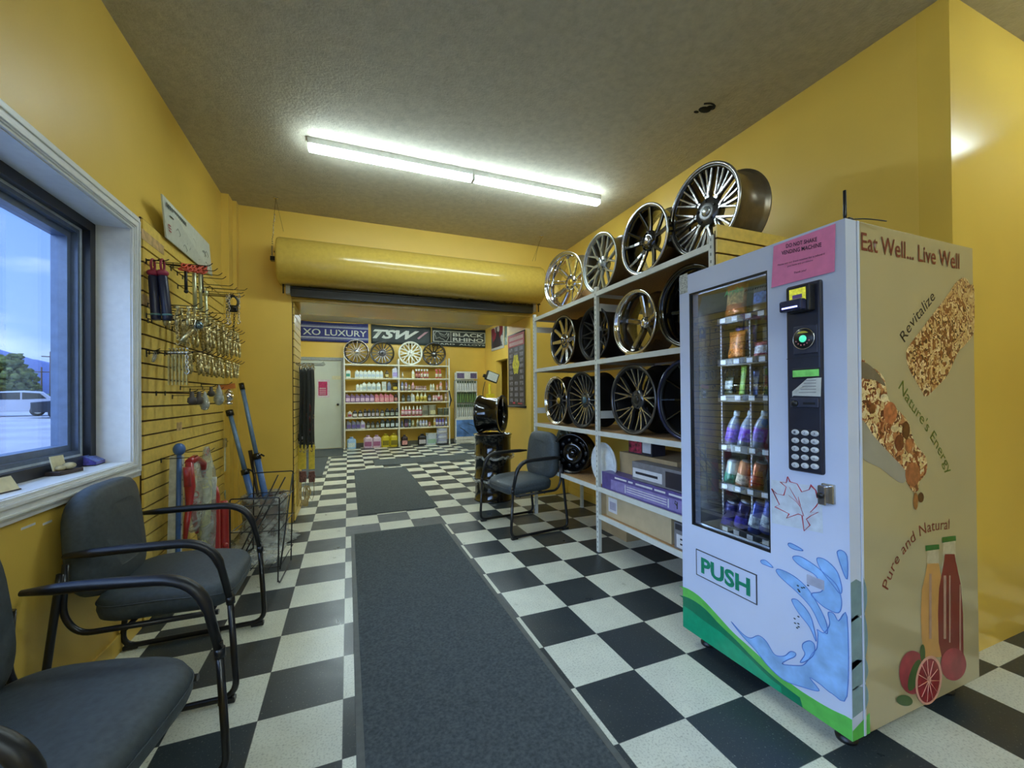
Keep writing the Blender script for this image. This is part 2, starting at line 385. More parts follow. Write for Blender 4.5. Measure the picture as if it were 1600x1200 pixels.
# reveal lining (white)
M_ = MB(); M_.box(-1.31, XL+.004, WY0, WY1, WZ0-.01, WZ0+.003); M_.box(-1.31, XL+.004, WY1-.004, WY1+.01, WZ0, WZ1); M_.box(-1.31, XL+.004, WY0, WY1, WZ1-.004, WZ1+.01)
M_.box(-1.31, XL+.004, WY0-.01, WY0+.004, WZ0, WZ1)
struct(M_.build('window_reveal', white_trim))
# casing, two-step moulding
M_ = MB()
for a, b_, tk in ((.0, .085, .014), (.010, .068, .020), (.016, .030, .026), (.05, .06, .026)):
    y0, y1, z0, z1 = WY0-b_, WY1+b_, WZ0-b_-.0, WZ1+b_
    M_.box(XL, XL+tk, WY1+a, y1, WZ0-b_, WZ1+b_, .002); M_.box(XL, XL+tk, WY0-b_, WY0-a, WZ0-b_, WZ1+b_, .002)
    M_.box(XL, XL+tk, WY0-a, WY1+a, WZ1+a, z1, .002); M_.box(XL, XL+tk, WY0-a, WY1+a, z0, WZ0-a, .002)
struct(M_.build('window_casing', white_trim))
wroot = struct(thing('window_1', None, None)); 
M_ = MB(); frame_rect(M_, -1.235, -1.165, WY0, WY1, WZ0, WZ1, .05); M_.build('window_frame', mat('near_black_frame', (26, 30, 40), .4), wroot)
M_ = MB(); frame_rect(M_, -1.262, -1.2, WY0+.05, WY1-.05, WZ0+.05, WZ1-.05, .028)
frame_rect(M_, -1.285, -1.225, WY0+.078, WY1-.078, WZ0+.078, WZ1-.078, .03); M_.build('sash', mat('blue_grey_sash', (96, 112, 140), .35, .2), wroot)
M_ = MB(); frame_rect(M_, -1.202, -1.196, WY0+.05, WY1-.05, WZ0+.048, WZ1-.048, .012); M_.build('gasket', mat('pale_gasket', (190, 205, 225), .4), wroot)
M_ = MB(); M_.box(-1.262, -1.256, WY0+.1, WY1-.1, WZ0+.1, WZ1-.1); M_.build('pane', glass('window_glass'), wroot)

# ================================================================== outside
def ground_z(x): return -.12 + .0165*max(0, (-x-1.3))
asphalt = mat('sunlit_asphalt', (150, 156, 166), .9, var=.12, scale=.35)
M_ = MB()
M_.prism([(-1.32, -.12), (-60, ground_z(-60)), (-60, -1.6), (-1.32, -1.6)], 260, axis='y', lo=-60)
struct(M_.build('parking_lot', asphalt))
grassm = mat('rough_grass', (92, 118, 60), .95, var=.3, scale=1.2, bump=.5, bscale=8)
dirv = lambda px, py, dist: CAM + (RT*((px-800)/F)+UP*(-(py-PY)/F)+_F)*dist
fwd2 = Vector((-.48, .88, 0))
M_ = MB()
rings = []
random.seed(3)
for k in range(40):
    a = -10 + k*9.; base = Vector((-62, a, 0)); h = 1.3+random.random()*1.2
    rings.append([base+Vector((6, 0, .2)), base+Vector((3, 0, h*.8+.8)), base+Vector((0, 0, h+1)), base+Vector((-4, 0, .2))])
M_.loft(rings); tag(M_.build('grass_bank', grassm), 'rough green grass bank across the parking lot outside the window', 'grass', kind='stuff')
M_ = MB(); rings = []
for k in range(36):
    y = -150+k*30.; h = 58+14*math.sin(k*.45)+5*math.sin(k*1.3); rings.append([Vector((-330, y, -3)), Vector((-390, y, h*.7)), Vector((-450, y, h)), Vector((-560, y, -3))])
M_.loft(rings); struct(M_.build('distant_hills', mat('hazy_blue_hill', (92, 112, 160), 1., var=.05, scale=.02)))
leafm = mat('tree_leaves', (70, 84, 40), .9, var=.35, scale=3, bump=.6, bscale=9)
barkm = mat('tree_bark', (80, 66, 48), .9)
def tree(px, dist, h, wd, label, seed):
    random.seed(seed); p = dirv(px, 640, dist); z = ground_z(p.x) if p.x > -60 else ground_z(-60)
    t_ = thing('tree', label, 'tree', (p.x, p.y, z), group='trees across the parking lot')
    mb = MB(); mb.tube([(0, 0, 0), (.05, 0, h*.3), (0, .1, h*.62)], [.16, .12, .06], 8); mb.build('trunk', barkm, t_)
    mb = MB()
    for i in range(150):
        a = random.random()*6.28; q = random.random()**.5; zz = .22+.72*random.random(); rr = wd*(1-abs(zz-.5)*1.2)*q
        s = wd*(.12+.13*random.random()); mb.ball((rr*math.cos(a), rr*math.sin(a), zz*h), s, 1, 1, .8, 7, 5)
    for v in mb.bm.verts: v.co += Vector((random.uniform(-1, 1), random.uniform(-1, 1), random.uniform(-1, 1)))*wd*.07
    mb.build('crown', leafm, t_)
tree(14, 36, 5.2, 1.5, 'tall bushy tree seen through the window above the silver van', 1)
tree(36, 46, 4.6, 1.4, 'lower rounded tree just right of the tall one outside the window', 2)
tree(-8, 44, 5.2, 1.5, 'dark tree at the left end of the view through the window', 5)
def utility_pole(px, dist, h, label):
    p = dirv(px, 640, dist); t_ = thing('utility_pole', label, 'pole', (p.x, p.y, ground_z(-60)), (0, 0, .5))
    mb = MB(); mb.rod((0, 0, 0), (0, 0, h), .16, 8, .1); mb.build('pole', barkm, t_)
    mb = MB(); mb.box(-1.1, 1.1, -.06, .06, h-1, h-.85); mb.build('crossarm', barkm, t_)
utility_pole(79, 75, 9.2, 'taller utility pole with a crossarm seen through the window'); utility_pole(65, 80, 6.8, 'shorter utility pole beyond the parked cars outside the window')

def car(kind, px, py, dist, label, paint):
    p = dirv(px, py, dist); z = ground_z(p.x)
    d = Vector((p.x-CX, p.y-CY, 0)).normalized(); yaw = math.atan2(d.x, -d.y)+math.pi     # side towards the window
    t_ = thing('car' if kind == 'van' else 'pickup_truck', label, 'car' if kind == 'van' else 'truck', (p.x, p.y, z), (0, 0, math.atan2(-d.x, d.y)))
    ln = 4.7; W = 1.8
    if kind == 'van': prof = [(-2.35, .35), (-2.33, .75), (-2.1, .98), (-1.35, 1.1), (-.75, 1.58), (.9, 1.68), (1.75, 1.62), (2.2, 1.15), (2.33, .95), (2.33, .35)]
    else: prof = [(-2.5, .4), (-2.5, 1.0), (-1.4, 1.12), (-.9, 1.65), (.3, 1.7), (.6, 1.15), (2.6, 1.12), (2.6, .4)]
    mb = MB(); rings = []
    for wy, sc_ in ((-.9, .93), (-.82, 1), (.82, 1), (.9, .93)):
        rings.append([Vector((a*(1 if sc_ == 1 else .985), wy, .35+(b_-.35)*sc_)) for a, b_ in prof])
    mb.loft(rings, smooth=False); bd = mb.build('body', paint, t_)
    gm = mat('car_window_glass', (40, 52, 66), .08)
    wins = [[(-1.2, 1.1), (-.72, 1.5), (-.2, 1.54), (-.2, 1.1)], [(-.12, 1.1), (-.12, 1.54), (.75, 1.56), (.75, 1.1)], [(.83, 1.1), (.83, 1.56), (1.6, 1.5), (1.9, 1.15)]] if kind == 'van' else [[(-1.2, 1.12), (-.82, 1.56), (-.3, 1.6), (-.3, 1.12)]]
    for pl in wins:
        mb = MB()
        mb.prism(pl, .012, axis='y', lo=-.912); mb.build('side_window', gm, t_)
    for wx in (-1.45, 1.5):
        mb = MB(); mb.lathe([(.0, -.93), (.34, -.93), (.36, -.88), (.36, -.72), (0, -.72)], 20, 'y', M=Matrix.Translation((wx, 0, .34)), closed=False); o = mb.build('tire', mat('tire_rubber', (25, 25, 27), .8), t_)
        mb = MB(); mb.lathe([(.0, -.945), (.2, -.94), (.22, -.92), (0, -.92)], 16, 'y', M=Matrix.Translation((wx, 0, .34)), closed=False); mb.build('hubcap', steel, o)
car('van', 3, 648, 27, 'silver minivan parked outside beyond the window', mat('silver_paint', (176, 186, 205), .3, .3))
car('pickup', 141, 648, 27, 'dark pickup truck parked right of the silver van outside', mat('dark_paint', (38, 44, 56), .3, .2))

# ================================================================== slatwall
slat_back = mat('slat_groove_shadow_brown', (70, 46, 20), .8)  # brown backing board behind the slats
def slats(mb, L0, L1, z0, z1, th=.018, first=2.155, step=.0796, gap=.0105):
    """boards run along local x from L0..L1, front face at y=0, back at y=th"""
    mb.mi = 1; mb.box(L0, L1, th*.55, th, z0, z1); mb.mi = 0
    zs = []; k = first
    while k > z0: zs.append(k); k -= step
    k = first+step
    while k < z1: zs.insert(0, k); k += step
    edges = [z1]+zs+[z0]
    for a, b_ in zip(edges, edges[1:]):
        t0 = a-(gap/2 if a != z1 else 0); t1 = b_+(gap/2 if b_ != z0 else 0)
        if t0-t1 > .004: mb.box(L0, L1, 0, th*.6, t1, t0)
mb = MB(); slats(mb, 0, 2.885-1.30, 0, 2.24)
tag(mb.build('slatwall', [mat('slat_yellow', (226, 196, 98), .4, var=.05), slat_back], loc=(-1.012+.0, 2.885, 0), rot=(0, 0, -math.pi/2)), 'yellow grooved slatwall panel fixed beside the window, hung with hitch hardware', 'panel')
# face must look +x : rotate so that local -y faces +x
o = bpy.data.objects['slatwall']; o.rotation_euler = (0, 0, math.pi/2); o.location = (-1.012, 1.30, 0)
mb = MB(); slats(mb, 0, .62, 0, 2.2)
tag(mb.build('slatwall', [MATS['slat_yellow'], slat_back], loc=(-.472, 3.13, 0), rot=(0, 0, math.pi/2)), 'narrow yellow slatwall panel on the left side of the opening', 'panel')
SX = -1.012   # slat face
def hook(y, z, ln=.25, label='bare black slatwall hook above the hitch pins', up=.02, group='slatwall hooks', x=SX, name='slatwall_hook'):
    t_ = thing(name, label, 'hook', (x, y, z), group=group)
    mb = MB(); mb.box(-.002, .003, -.007, .007, -.022, .006, .001); mb.build('hook_plate', blackpl, t_)
    mb = MB(); mb.tube(fillet([(0, 0, 0), (ln-.02, 0, 0), (ln, 0, up)], .012, 3), .0025, 6); mb.build('prong', mat('dark_wire', (36, 32, 24), .4, .5), t_)
    return t_
def hang(t_, dz, label, ex=.03, dy=0.):
    l = t_.location; x0_ = SX if l.x > SX else SX
    return hook(l.y+dy, l.z+dz, l.x-SX+ex, label, .012, None)
hk = hook(1.572, 2.075)
for y, z in ((1.683, 2.075), (1.788, 2.075), (1.88, 2.075), (2.076, 2.075), (2.191, 2.075), (2.435, 2.075), (2.54, 2.155)):
    copy_tree(hk, (SX, y, z))

def pin_mesh():
    mb = MB(); mb.rod((0, 0, .0), (0, 0, -.105), .0072, 8); mb.ball((0, 0, .002), .013, 1, 1, .8, 8, 6)
    mb.lathe([(.0, -.03), (.012, -.03), (.013, -.034), (.0, -.04)], 10, closed=False); mb.rod((0, 0, -.06), (0, 0, -.1), .0125, 8, .009)
    return mb
hp = thing('hitch_pin', 'yellow zinc hitch pin with clip hanging in the upper rows of the slatwall', 'hitch pin', (0, 0, 0), group='hitch pins hung in the upper rows')
pin_mesh().build('pin', zinc, hp)
mb = MB(); mb.tube([(.0, .009*math.cos(a), -.004+.016*math.sin(a)) for a in [k*.785 for k in range(8)]], .0016, 5, closed=True); mb.tube([(0, .008, .01), (0, .002, -.04), (0, -.006, -.075)], .0022, 5); mb.build('clip', steel, hp)
def pinrow(z, ys, group, labels, n=3, first=None):
    made = first
    for i, y in enumerate(ys):
        h = hook(y, z, .24, 'slatwall hook loaded with zinc hitch pins', group='loaded slatwall hooks')
        for k in range(n):
            loc = (SX+.075+.062*k+random.uniform(-.01, .01), y+random.uniform(-.008, .008), z-.014)
            rt = (random.uniform(-.18, .18), random.uniform(-.12, .12), random.uniform(-1.2, 1.2))
            if made is None: hp.location = loc; hp.rotation_euler = rt; made = hp
            else:
                c = copy_tree(hp, loc, rt, labels, group)
    return made
random.seed(11)
g1 = pinrow(1.775, [1.35+.088*i for i in range(14)], 'hitch pins hung in the upper rows', 'yellow zinc hitch pin with clip hanging in the upper rows of the slatwall')
pinrow(1.70, [1.60+.1*i for i in range(10)], 'hitch pins hung in the upper rows', 'yellow zinc hitch pin with clip hanging in the upper rows of the slatwall', 3, g1)
pinrow(1.525, [1.48+.1*i for i in range(11)], 'hitch pins hung in the lower row', 'yellow zinc hitch pin with clip in the lower row of the slatwall', 3, g1)

def aw(px, py, x=None, y=None):
    if y is not None: return at(px, py, y=y)
    p = at(px, py, x=x)
    return p if p.y > 1.335 else at(px, py, y=1.335)
# navy tool rolls with pink loops
navy = mat('navy_vinyl', (32, 36, 62), .35); pinkc = mat('magenta_rubber', (150, 40, 66), .4)
def roll(pxt, pyt, pxb, pyb, xx, label):
    a, b_ = aw(pxt, pyt, x=xx), aw(pxb, pyb, x=xx)
    t_ = thing('tie_down_tube', label, 'tie-down', tuple(a)); v = b_-a; u = v.normalized()
    mb = MB(); mb.tube([v*.0, v*.04, v*.95, v], [.018, .0225, .0235, .021], 14); s = mb.build('sleeve', navy, t_)
    mb = MB(); mb.rod(v*.86, v*.9, .0245, 14); mb.build('band', mat('teal_band', (90, 130, 130), .5), s)
    mb = MB(); mb.ball((0, 0, .012), .029, 1, 1, .7); mb.build('cap', pinkc, t_)
    mb = MB(); mb.tube([(0, .026*math.cos(q), .055+.034*math.sin(q)) for q in [k*6.283/14 for k in range(14)]], .006, 7, closed=True); mb.build('loop', pinkc, t_); hang(t_, .08, 'black slatwall hook holding the %s navy tube' % ('left' if 'left' in label else 'right'))
roll(239, 430, 244, 500, -.82, 'navy tie-down tube with magenta loop, left one of the pair by the window')
roll(254, 430, 262, 501, -.82, 'navy tie-down tube with magenta loop, right one of the pair by the window')
# orange corded clips
orange = mat('orange_cord', (208, 84, 58), .5)
def corded(px, py, pyb, dark, label, w_=.008):
    a, b_ = aw(px, py, x=-.86), aw(px+(1 if dark else 2), pyb, x=-.86)
    t_ = thing('corded_tow_pin', label, 'tow pin', tuple(a)); mb = MB(); random.seed(int(px)); pts = []
    for k in range(26): pts.append((.018*math.sin(k*1.1)+.008*math.sin(k*2.7), .034*math.cos(k*.8), .025*math.sin(k*.9+.5)+.0))
    mb.tube(catmull(pts, 3), .0045, 6); mb.build('cord', orange, t_)
    v = b_-a; mb = MB(); mb.rod(v*.1, v*.97, w_, 10); mb.ball(v*.98, w_*1.5, u=8, v=6); mb.build('pin', blackpl if dark else mat('zinc_bar', (206, 210, 176), .3, .8), t_); hang(t_, .012, 'slatwall hook holding the '+' '.join(label.split()[:10]))
corded(290, 418, 456, True, 'short black tow pin on an orange cord, left of the zinc bars'); corded(303, 420, 484, False, 'long zinc tow bar on an orange cord, left of the two', .011)
corded(312, 422, 484, False, 'long zinc tow bar on an orange cord, right of the two', .010); corded(315, 420, 456, True, 'short black tow pin on an orange cord, right of the zinc bars')
# long T-shaped ball lever
a = aw(321, 458, x=-.86); b_ = aw(325, 530, x=-.86); t_ = thing('lever_bar', 'long slim zinc lever bar hanging above the hitch pins', 'lever bar', tuple(a)); v = b_-a
mb = MB(); mb.rod((0, 0, 0), v, .009, 10); mb.ball((0, 0, 0), .018, u=10, v=8); mb.build('bar', MATS['zinc_bar'], t_)
mb = MB(); mb.tube([(0, .022*math.cos(q), .02+.022*math.sin(q)) for q in [k*6.283/10 for k in range(10)]], .003, 6, closed=True); mb.build('ring', steel, t_); hang(t_, .038, 'slatwall hook holding the slim lever bar')
# chain bundle, silver and black hardware at the corner
def chain(a, b_, label, n=10, m=steel, r=.0035, name='safety_chain'):
    a, b_ = Vector(a), Vector(b_); t_ = thing(name, label, 'chain', tuple(a)); v = (b_-a)/n; mb = MB()
    for i in range(n):
        c = v*(i+.5); l = v.length*.75
        pts = [(c.x+(.007*math.cos(q) if i % 2 else 0), c.y+(0 if i % 2 else .007*math.cos(q)), c.z+l*math.sin(q)) for q in [k*6.283/8 for k in range(8)]]
        mb.tube(pts, r*.6, 5, closed=True)
    mb.build('links', m, t_)
    mb = MB(); e = v*n; mb.tube(catmull([(e.x, e.y, e.z), (e.x+.012, e.y, e.z-.015), (e.x, e.y, e.z-.032), (e.x-.012, e.y, e.z-.02)], 4), .0035, 6); mb.build('hook_end', m, t_); hang(t_, -.004, 'slatwall hook holding the '+' '.join(label.split()[:10]))
chain(aw(374, 458, x=-.80), aw(373, 500, x=-.80), 'hanging chain with end hook, rightmost on the slatwall'); chain(aw(354, 460, x=-.84), aw(354, 500, x=-.84), 'steel safety chain left of the black coupler')
chain(aw(358, 460, x=-.80), aw(358, 500, x=-.80), 'steel safety chain against the black coupler'); chain(aw(366, 490, x=-.84), aw(365, 520, x=-.84), 'dark chain hanging under the black coupler', m=blackmetal)
chain(aw(274, 492, x=-.88), aw(278, 530, x=-.88), 'zinc chain looped left of the hitch pins', m=zinc); chain(aw(283, 500, x=-.86), aw(294, 535, x=-.86), 'zinc chain hanging slantwise left of the hitch pins', m=zinc)
a = aw(364, 462, x=-.8); t_ = thing('trailer_coupler', 'black trailer coupler lock hanging at the slatwall corner', 'coupler', tuple(a))
mb = MB(); mb.tube(catmull([(0, 0, 0), (.03, 0, -.03), (.03, 0, -.07), (0, 0, -.09), (-.03, 0, -.06), (-.02, 0, -.02)], 4, True), .009, 8, closed=True); mb.build('shackle', blackmetal, t_)
mb = MB(); mb.box(-.035, .035, -.02, .02, -.13, -.075, .01); mb.ball((0.012, -.02, -.1), .016); mb.build('lock_body', blackmetal, t_); hang(t_, -.012, 'slatwall hook holding the black coupler lock')
# padlock style round lock with the tow ball, left cluster
a = aw(307, 508, x=-.80); t_ = thing('receiver_lock', 'steel receiver lock with a round ring end, pointing down left', 'lock', tuple(a))
b_ = aw(283, 534, x=-.80)-a
mb = MB(); mb.rod((0, 0, 0), b_, .012, 10); mb.build('shaft', zinc, t_)
mb = MB(); mb.tube([(.0, .032*math.cos(q), .032*math.sin(q)) for q in [k*6.283/14 for k in range(14)]], .005, 6, closed=True); mb.build('ring', steel, t_)
mb = MB(); mb.ball((0.01, 0, 0), .024); mb.build('head', mat('blue_steel', (120, 140, 150), .25, .9), t_); hang(t_, .026, 'slatwall hook holding the steel receiver lock')
# drop pins in a flat row
flatz = mat('flat_zinc_bar', (178, 160, 98), .4, .7, var=.2)
a = hook(1.37, aw(280, 549, y=1.37).z, .27, 'long slatwall hook holding the row of flat zinc brackets', group=None)
fb = None
for k in range(6):
    p = aw(264+k*5.6, 551, y=1.37)
    L_ = aw(264+k*5.6, 602, y=1.37).z-p.z
    if fb is None:
        t_ = thing('flat_bracket', 'flat zinc drop bracket hanging in a tight row on the slatwall', 'bracket', tuple(p), group='flat zinc brackets in a row')
        mb = MB(); mb.box(-.003, .003, -.010, .010, L_, -.01, .001); mb.build('strap', flatz, t_)
        mb = MB(); mb.ball((0, 0, 0), .011); mb.tube([(0, .01, 0), (.003, .014, .02), (0, 0, .024)], .003, 6); mb.build('eye', steel, t_); fb = t_
    else: copy_tree(fb, tuple(p))
chain(aw(292, 552, x=-.80), aw(292, 576, x=-.80), 'short chain at the right end of the flat bracket row', 6)
a = aw(240, 548, x=-.88); t_ = thing('cotter_clip', 'small steel cotter clips on the leftmost short hook', 'clip', tuple(a))
mb = MB()
for k in range(3): mb.tube(catmull([(0, .01*k, 0), (.01, -.012+.01*k, -.03), (0, -.018+.01*k, -.062), (-.006, .0+.01*k, -.05), (0, .006+.01*k, -.01)], 4), .0025, 6)
mb.build('clips', steel, t_); hang(t_, 0, 'leftmost short slatwall hook beside the window casing')
# bagged couplers, lower row
bagm = plastic_wrap('clear_plastic_bag')
for px, py, s, lab, mm in ((300, 622, .040, 'dark rubber plug in the lowest slatwall row, leftmost', 'd'), (311, 622, .042, 'grey rubber plug second in the lowest slatwall row', 'd'), (320, 628, .046, 'white bagged coupler hanging lowest in the slatwall row', 'b'), (330, 612, .036, 'small grey bagged fitting in the lowest slatwall row', 'd'), (342, 619, .055, 'large clear bag of fittings in the lowest slatwall row', 'b'), (356, 622, .050, 'bright chrome hitch ball at the right end of the lowest slatwall row', 'c')):
    p = aw(px, py, x=-.84); t_ = thing('bagged_coupler' if mm == 'b' else ('hitch_ball' if mm == 'c' else 'rubber_plug'), lab, {'b': 'bag', 'c': 'hitch ball', 'd': 'plug'}[mm], (p.x, p.y, p.z))
    m1 = {'b': mat('grey_white_fitting', (170, 172, 160), .4), 'c': chrome, 'd': mat('grey_rubber', (74, 66, 58), .6)}[mm]
    if mm == 'c':
        mb = MB(); mb.ball((0, 0, .01), s*.8); mb.lathe([(0, -.05), (.03, -.05), (.032, -.035), (.018, -.03), (.014, 0), (0, 0)], 16, closed=False); mb.build('ball', m1, t_)
        mb = MB(); mb.ball((0, .03, .045), s*.45); mb.rod((0, .03, .045), (0, .03, .09), .006); mb.build('bolt', m1, t_); hang(t_, .088, 'slatwall hook holding the chrome hitch ball', .03, .03)
    else:
        mb = MB(); mb.lathe([(0, s*1.0), (s*.25, s*.95), (s*.3, s*.2), (s*.55, 0), (s*.6, -s*.6), (s*.35, -s*.9), (0, -s*.95)], 16, closed=False); mb.build('plug_body' if mm == 'd' else 'coupler_body', m1, t_); hang(t_, s*.93, 'slatwall hook holding the '+' '.join(lab.split()[:9]))
        if mm == 'b':
            mb = MB(); mb.lathe([(.004, s*1.5), (s*.25, s*1.25), (s*.6, s*.5), (s*.78, -s*.3), (s*.6, -s*1.0), (s*.3, -s*1.15), (0, -s*1.2)], 16, closed=False, M=Matrix.Scale(.7, 4, (1, 0, 0))); mb.build('bag', bagm, t_)
# wall strap
a = at(351.5, 690, x=-.97); t_ = thing('ratchet_strap', 'grey ratchet strap hanging at the right edge of the slatwall', 'strap', tuple(a))
mb = MB(); z1 = at(354, 735, x=-.97).z-a.z; mb.box(-.004, .004, -.015, .015, z1, .02, .001); mb.build('webbing', mat('cream_webbing', (196, 190, 150), .8), t_)
mb = MB(); mb.box(-.012, .014, -.022, .022, -.05, .03, .006); mb.rod((.012, -.028, .0), (.012, .028, 0), .007); mb.build('ratchet', steel, t_)

swp = bpy.data.objects['slatwall']; mb = MB()
for px0, py0, px1, py1 in ((221, 372, 256, 398), (222, 455, 234, 480), (276, 652, 284, 672)):
    a, b_ = at(px0, py0, x=SX), at(px1, py1, x=SX); mb.box(a.y-1.30, b_.y-1.30, -.0012, .0, min(a.z, b_.z), min(a.z, b_.z)+.055)
mb.build('worn_patches', mat('tan_tape_residue', (196, 164, 116), .6, var=.15), swp)
p = at(356, 604, x=-.84); t_ = thing('price_card', 'orange price card under the lower row of hitch pins', 'card', tuple(p)); mb = MB(); mb.box(-.07, .05, -.0015, .0015, -.02, .02, M=Matrix.Rotation(R(-8), 4, 'Y')); mb.build('card', mat('orange_card', (206, 120, 50), .6), t_); hook(p.y, p.z+.016, .2, 'slatwall hook behind the orange price card', group=None)
# poster, leaning off the wall
def pl_(px, py): return at(px, py, x=-.985)
A_, B_, C_, D_ = at(253.5, 303, x=-.94), at(327, 382, x=-1.0), at(332, 432, x=-1.0), at(260, 371, x=-.99)
t_ = thing('poster_board', 'white wiring poster mounted high on the left wall above the slatwall', 'poster')
mb = MB(); q = Vector((-.008, 0, 0)); mb.bm.faces.ensure_lookup_table()
va = [mb.bm.verts.new(p) for p in (A_, B_, C_, D_)]; vb_ = [mb.bm.verts.new(p+q) for p in (A_, B_, C_, D_)]
mb.bm.faces.new(va); mb.bm.faces.new(vb_[::-1])
for i in range(4): mb.bm.faces.new((va[i], va[(i+1) % 4], vb_[(i+1) % 4], vb_[i]))
mb.build('board', mat('poster_white', (206, 212, 200), .5, var=.03), t_)
def onp(u, v): return (A_*(1-u)+B_*u)*(1-v) + (D_*(1-u)+C_*u)*v + Vector((.007, 0, 0))
def pquad(mb, u0, v0, u1, v1): mb.poly([onp(u0, v0), onp(u1, v0), onp(u1, v1), onp(u0, v1)])
mb = MB()
for k in range(13): pquad(mb, .03+k*.028, .12, .048+k*.028, .23)
for u in (.07, .19, .28): pquad(mb, u, .36, u+.07, .39)
for k in range(3): pquad(mb, .62, .72+k*.06, .63, .75+k*.06)
mb.build('printed_heading', mat('poster_ink', (70, 86, 84), .6), t_)
mb = MB()
for k in range(3): pquad(mb, .03, .62+.07*k, .075, .65+.07*k)
mb.build('red_marks', mat('poster_red', (160, 50, 60), .6), t_)
mb = MB(); random.seed(4)
for k in range(16):
    u, v = .12+.8*random.random(), .4+.5*random.random(); pts = catmull([onp(u, v), onp(u+.03, v-.08), onp(u+.07, v+.02), onp(u+.05, v+.09)], 4); mb.tube(pts, .0012, 4)
mb.build('line_drawing', mat('poster_grey_ink', (140, 150, 142), .6), t_)

# ================================================================== things standing at the slatwall
redp = mat('red_paint', (158, 36, 38), .3, coat=.3); bluep = mat('blue_paint', (70, 108, 170), .35)
# white punched post
t_ = thing('steel_post', 'white punched steel post leaning on the slatwall behind the chair', 'post', (-.955, 1.44, 0), (0, .0, 0))
mb = MB(); mb.prism([(-.03, -.022), (.03, -.022), (.03, .022), (-.03, .022)], .90, M=Matrix.Rotation(R(-4.5), 4, 'X')@Matrix.Translation((0, .08, 0))); mb.build('bar', mat('chipped_white', (205, 208, 200), .5, var=.1), t_)
mb = MB()
for k in range(9): mb.lathe([(0, -.0005), (.005, -.0005), (.005, .0012), (0, .0012)], 8, 'x', M=Matrix.Rotation(R(-4.5), 4, 'X')@Matrix.Translation((.03, .08, .12+.09*k)), closed=False)
mb.build('bolt_hole', blackpl, t_)['kind'] = 'stuff'
# blue bar with ball end
a = at(280, 697, x=-.93); t_ = thing('pry_bar', 'light blue bar with a round knob standing at the slatwall', 'bar', (a.x, a.y-.05, 0))
mb = MB(); mb.tube([(0, 0, 0.0), (0, .03, .45), (0, .05, a.z-.04)], .013, 10); mb.build('shaft', bluep, t_)
mb = MB(); mb.ball((0, .05, a.z-.02), .032, 1, 1, 1.2); mb.build('knob', bluep, t_)
# red chain binders in a bag
t_ = thing('chain_binder', 'red lever chain binder in clear bag hung on the slatwall', 'chain binder', tuple(at(300, 720, x=-.86)))
o0 = t_.location.copy()
def loc(px, py, xx=-.86): return at(px, py, x=xx)-o0
mb = MB(); mb.tube([loc(296, 722), loc(297, 760), loc(296, 790), loc(292, 815), loc(289, 846)], [.02, .028, .018, .016, .009], 10); mb.tube([loc(300, 760), loc(302, 800), loc(308, 832)], [.014, .018, .012], 8); mb.build('lever', redp, t_)
mb = MB(); mb.tube([loc(295, 722), loc(304, 717), loc(317, 724), (loc(318, 745))], [.02, .026, .022, .012], 10); mb.tube([loc(292, 730), loc(293, 760)], .018, 10); mb.build('yoke', redp, t_)
mb = MB()
for k in range(5):
    p = loc(303+k*2.4, 765+k*8); mb.tube([(p.x+.012*math.cos(q)*(k % 2), p.y+.014*math.cos(q), p.z+.02*math.sin(q)) for q in [j*6.283/9 for j in range(9)]], .005, 6, closed=True)
mb.build('chain', redp, t_)
mb = MB(); c = loc(303, 770); mb.lathe([(.01, .22), (.06, .17), (.085, .0), (.075, -.2), (.03, -.24), (0, -.24)], 18, closed=False, M=Matrix.Translation(c)@Matrix.Scale(.5, 4, (1, 0, 0))); mb.build('bag', bagm, t_); hang(t_, .02, 'slatwall hook holding the red chain binder')
# clear bagged tube set
p = at(323, 790, x=-.86); t_ = thing('bagged_tow_bar', 'pale tow bar wrapped in clear plastic on the slatwall', 'tow bar', (p.x, p.y, 0))
mb = MB(); mb.tube([(0, -.10, .18), (0, -.03, .5), (0, .03, .82)], [.02, .028, .026], 10); mb.tube([(0, -.02, .3), (0, .06, .7)], .02, 8); mb.build('bar', mat('pale_yellow_bar', (196, 196, 140), .4), t_)
mb = MB(); mb.tube([(0.02, .05, .55), (.02, .075, .7)], .02, 8); mb.build('tag', white_trim, t_)
mb = MB(); mb.lathe([(.03, .92), (.05, .85), (.095, .75), (.1, .4), (.085, .2), (.02, .17), (0, .17)], 18, closed=False, M=Matrix.Scale(.5, 4, (1, 0, 0))); mb.build('wrap', bagm, t_)
mb = MB(); mb.tube([(0, .02+.03*math.cos(k), .88+.02*math.sin(k*1.3)) for k in range(9)], .006, 6); mb.build('red_cord', redp, t_); hook(p.y+.03, .885, .19, 'slatwall hook holding the wrapped tow bar', group=None)
# red cylinders standing (jacks)
def jack(px, py, h, r, label, xx=-.86):
    p = at(px, py, x=xx); t_ = thing('red_tube_jack', label, 'jack', (xx, p.y, 0))
    mb = MB(); mb.lathe([(0, .0), (r*1.15, 0), (r*1.15, .02), (r, .03), (r, h*.9), (r*.7, h), (0, h)], 18, closed=False); mb.build('cylinder', redp, t_)
    mb = MB(); mb.ball((.02, -r, .16), .022); mb.build('knob', redp, t_)
jack(333, 820, .62, .042, 'taller red jack cylinder under the bagged tow bar'); jack(349, 815, .48, .038, 'shorter red jack cylinder next to the wire rack', -.84)
# card on slatwall
a = at(353, 770, x=-1.006); mb = MB(); mb.box(-.002, .002, -.045, .045, -.035, .035, M=Matrix.Rotation(R(24), 4, 'X')); tag(mb.build('price_card', mat('card_green_white', (190, 206, 190), .5), loc=tuple(a)), 'small pale card clipped above the wire rack', 'card')

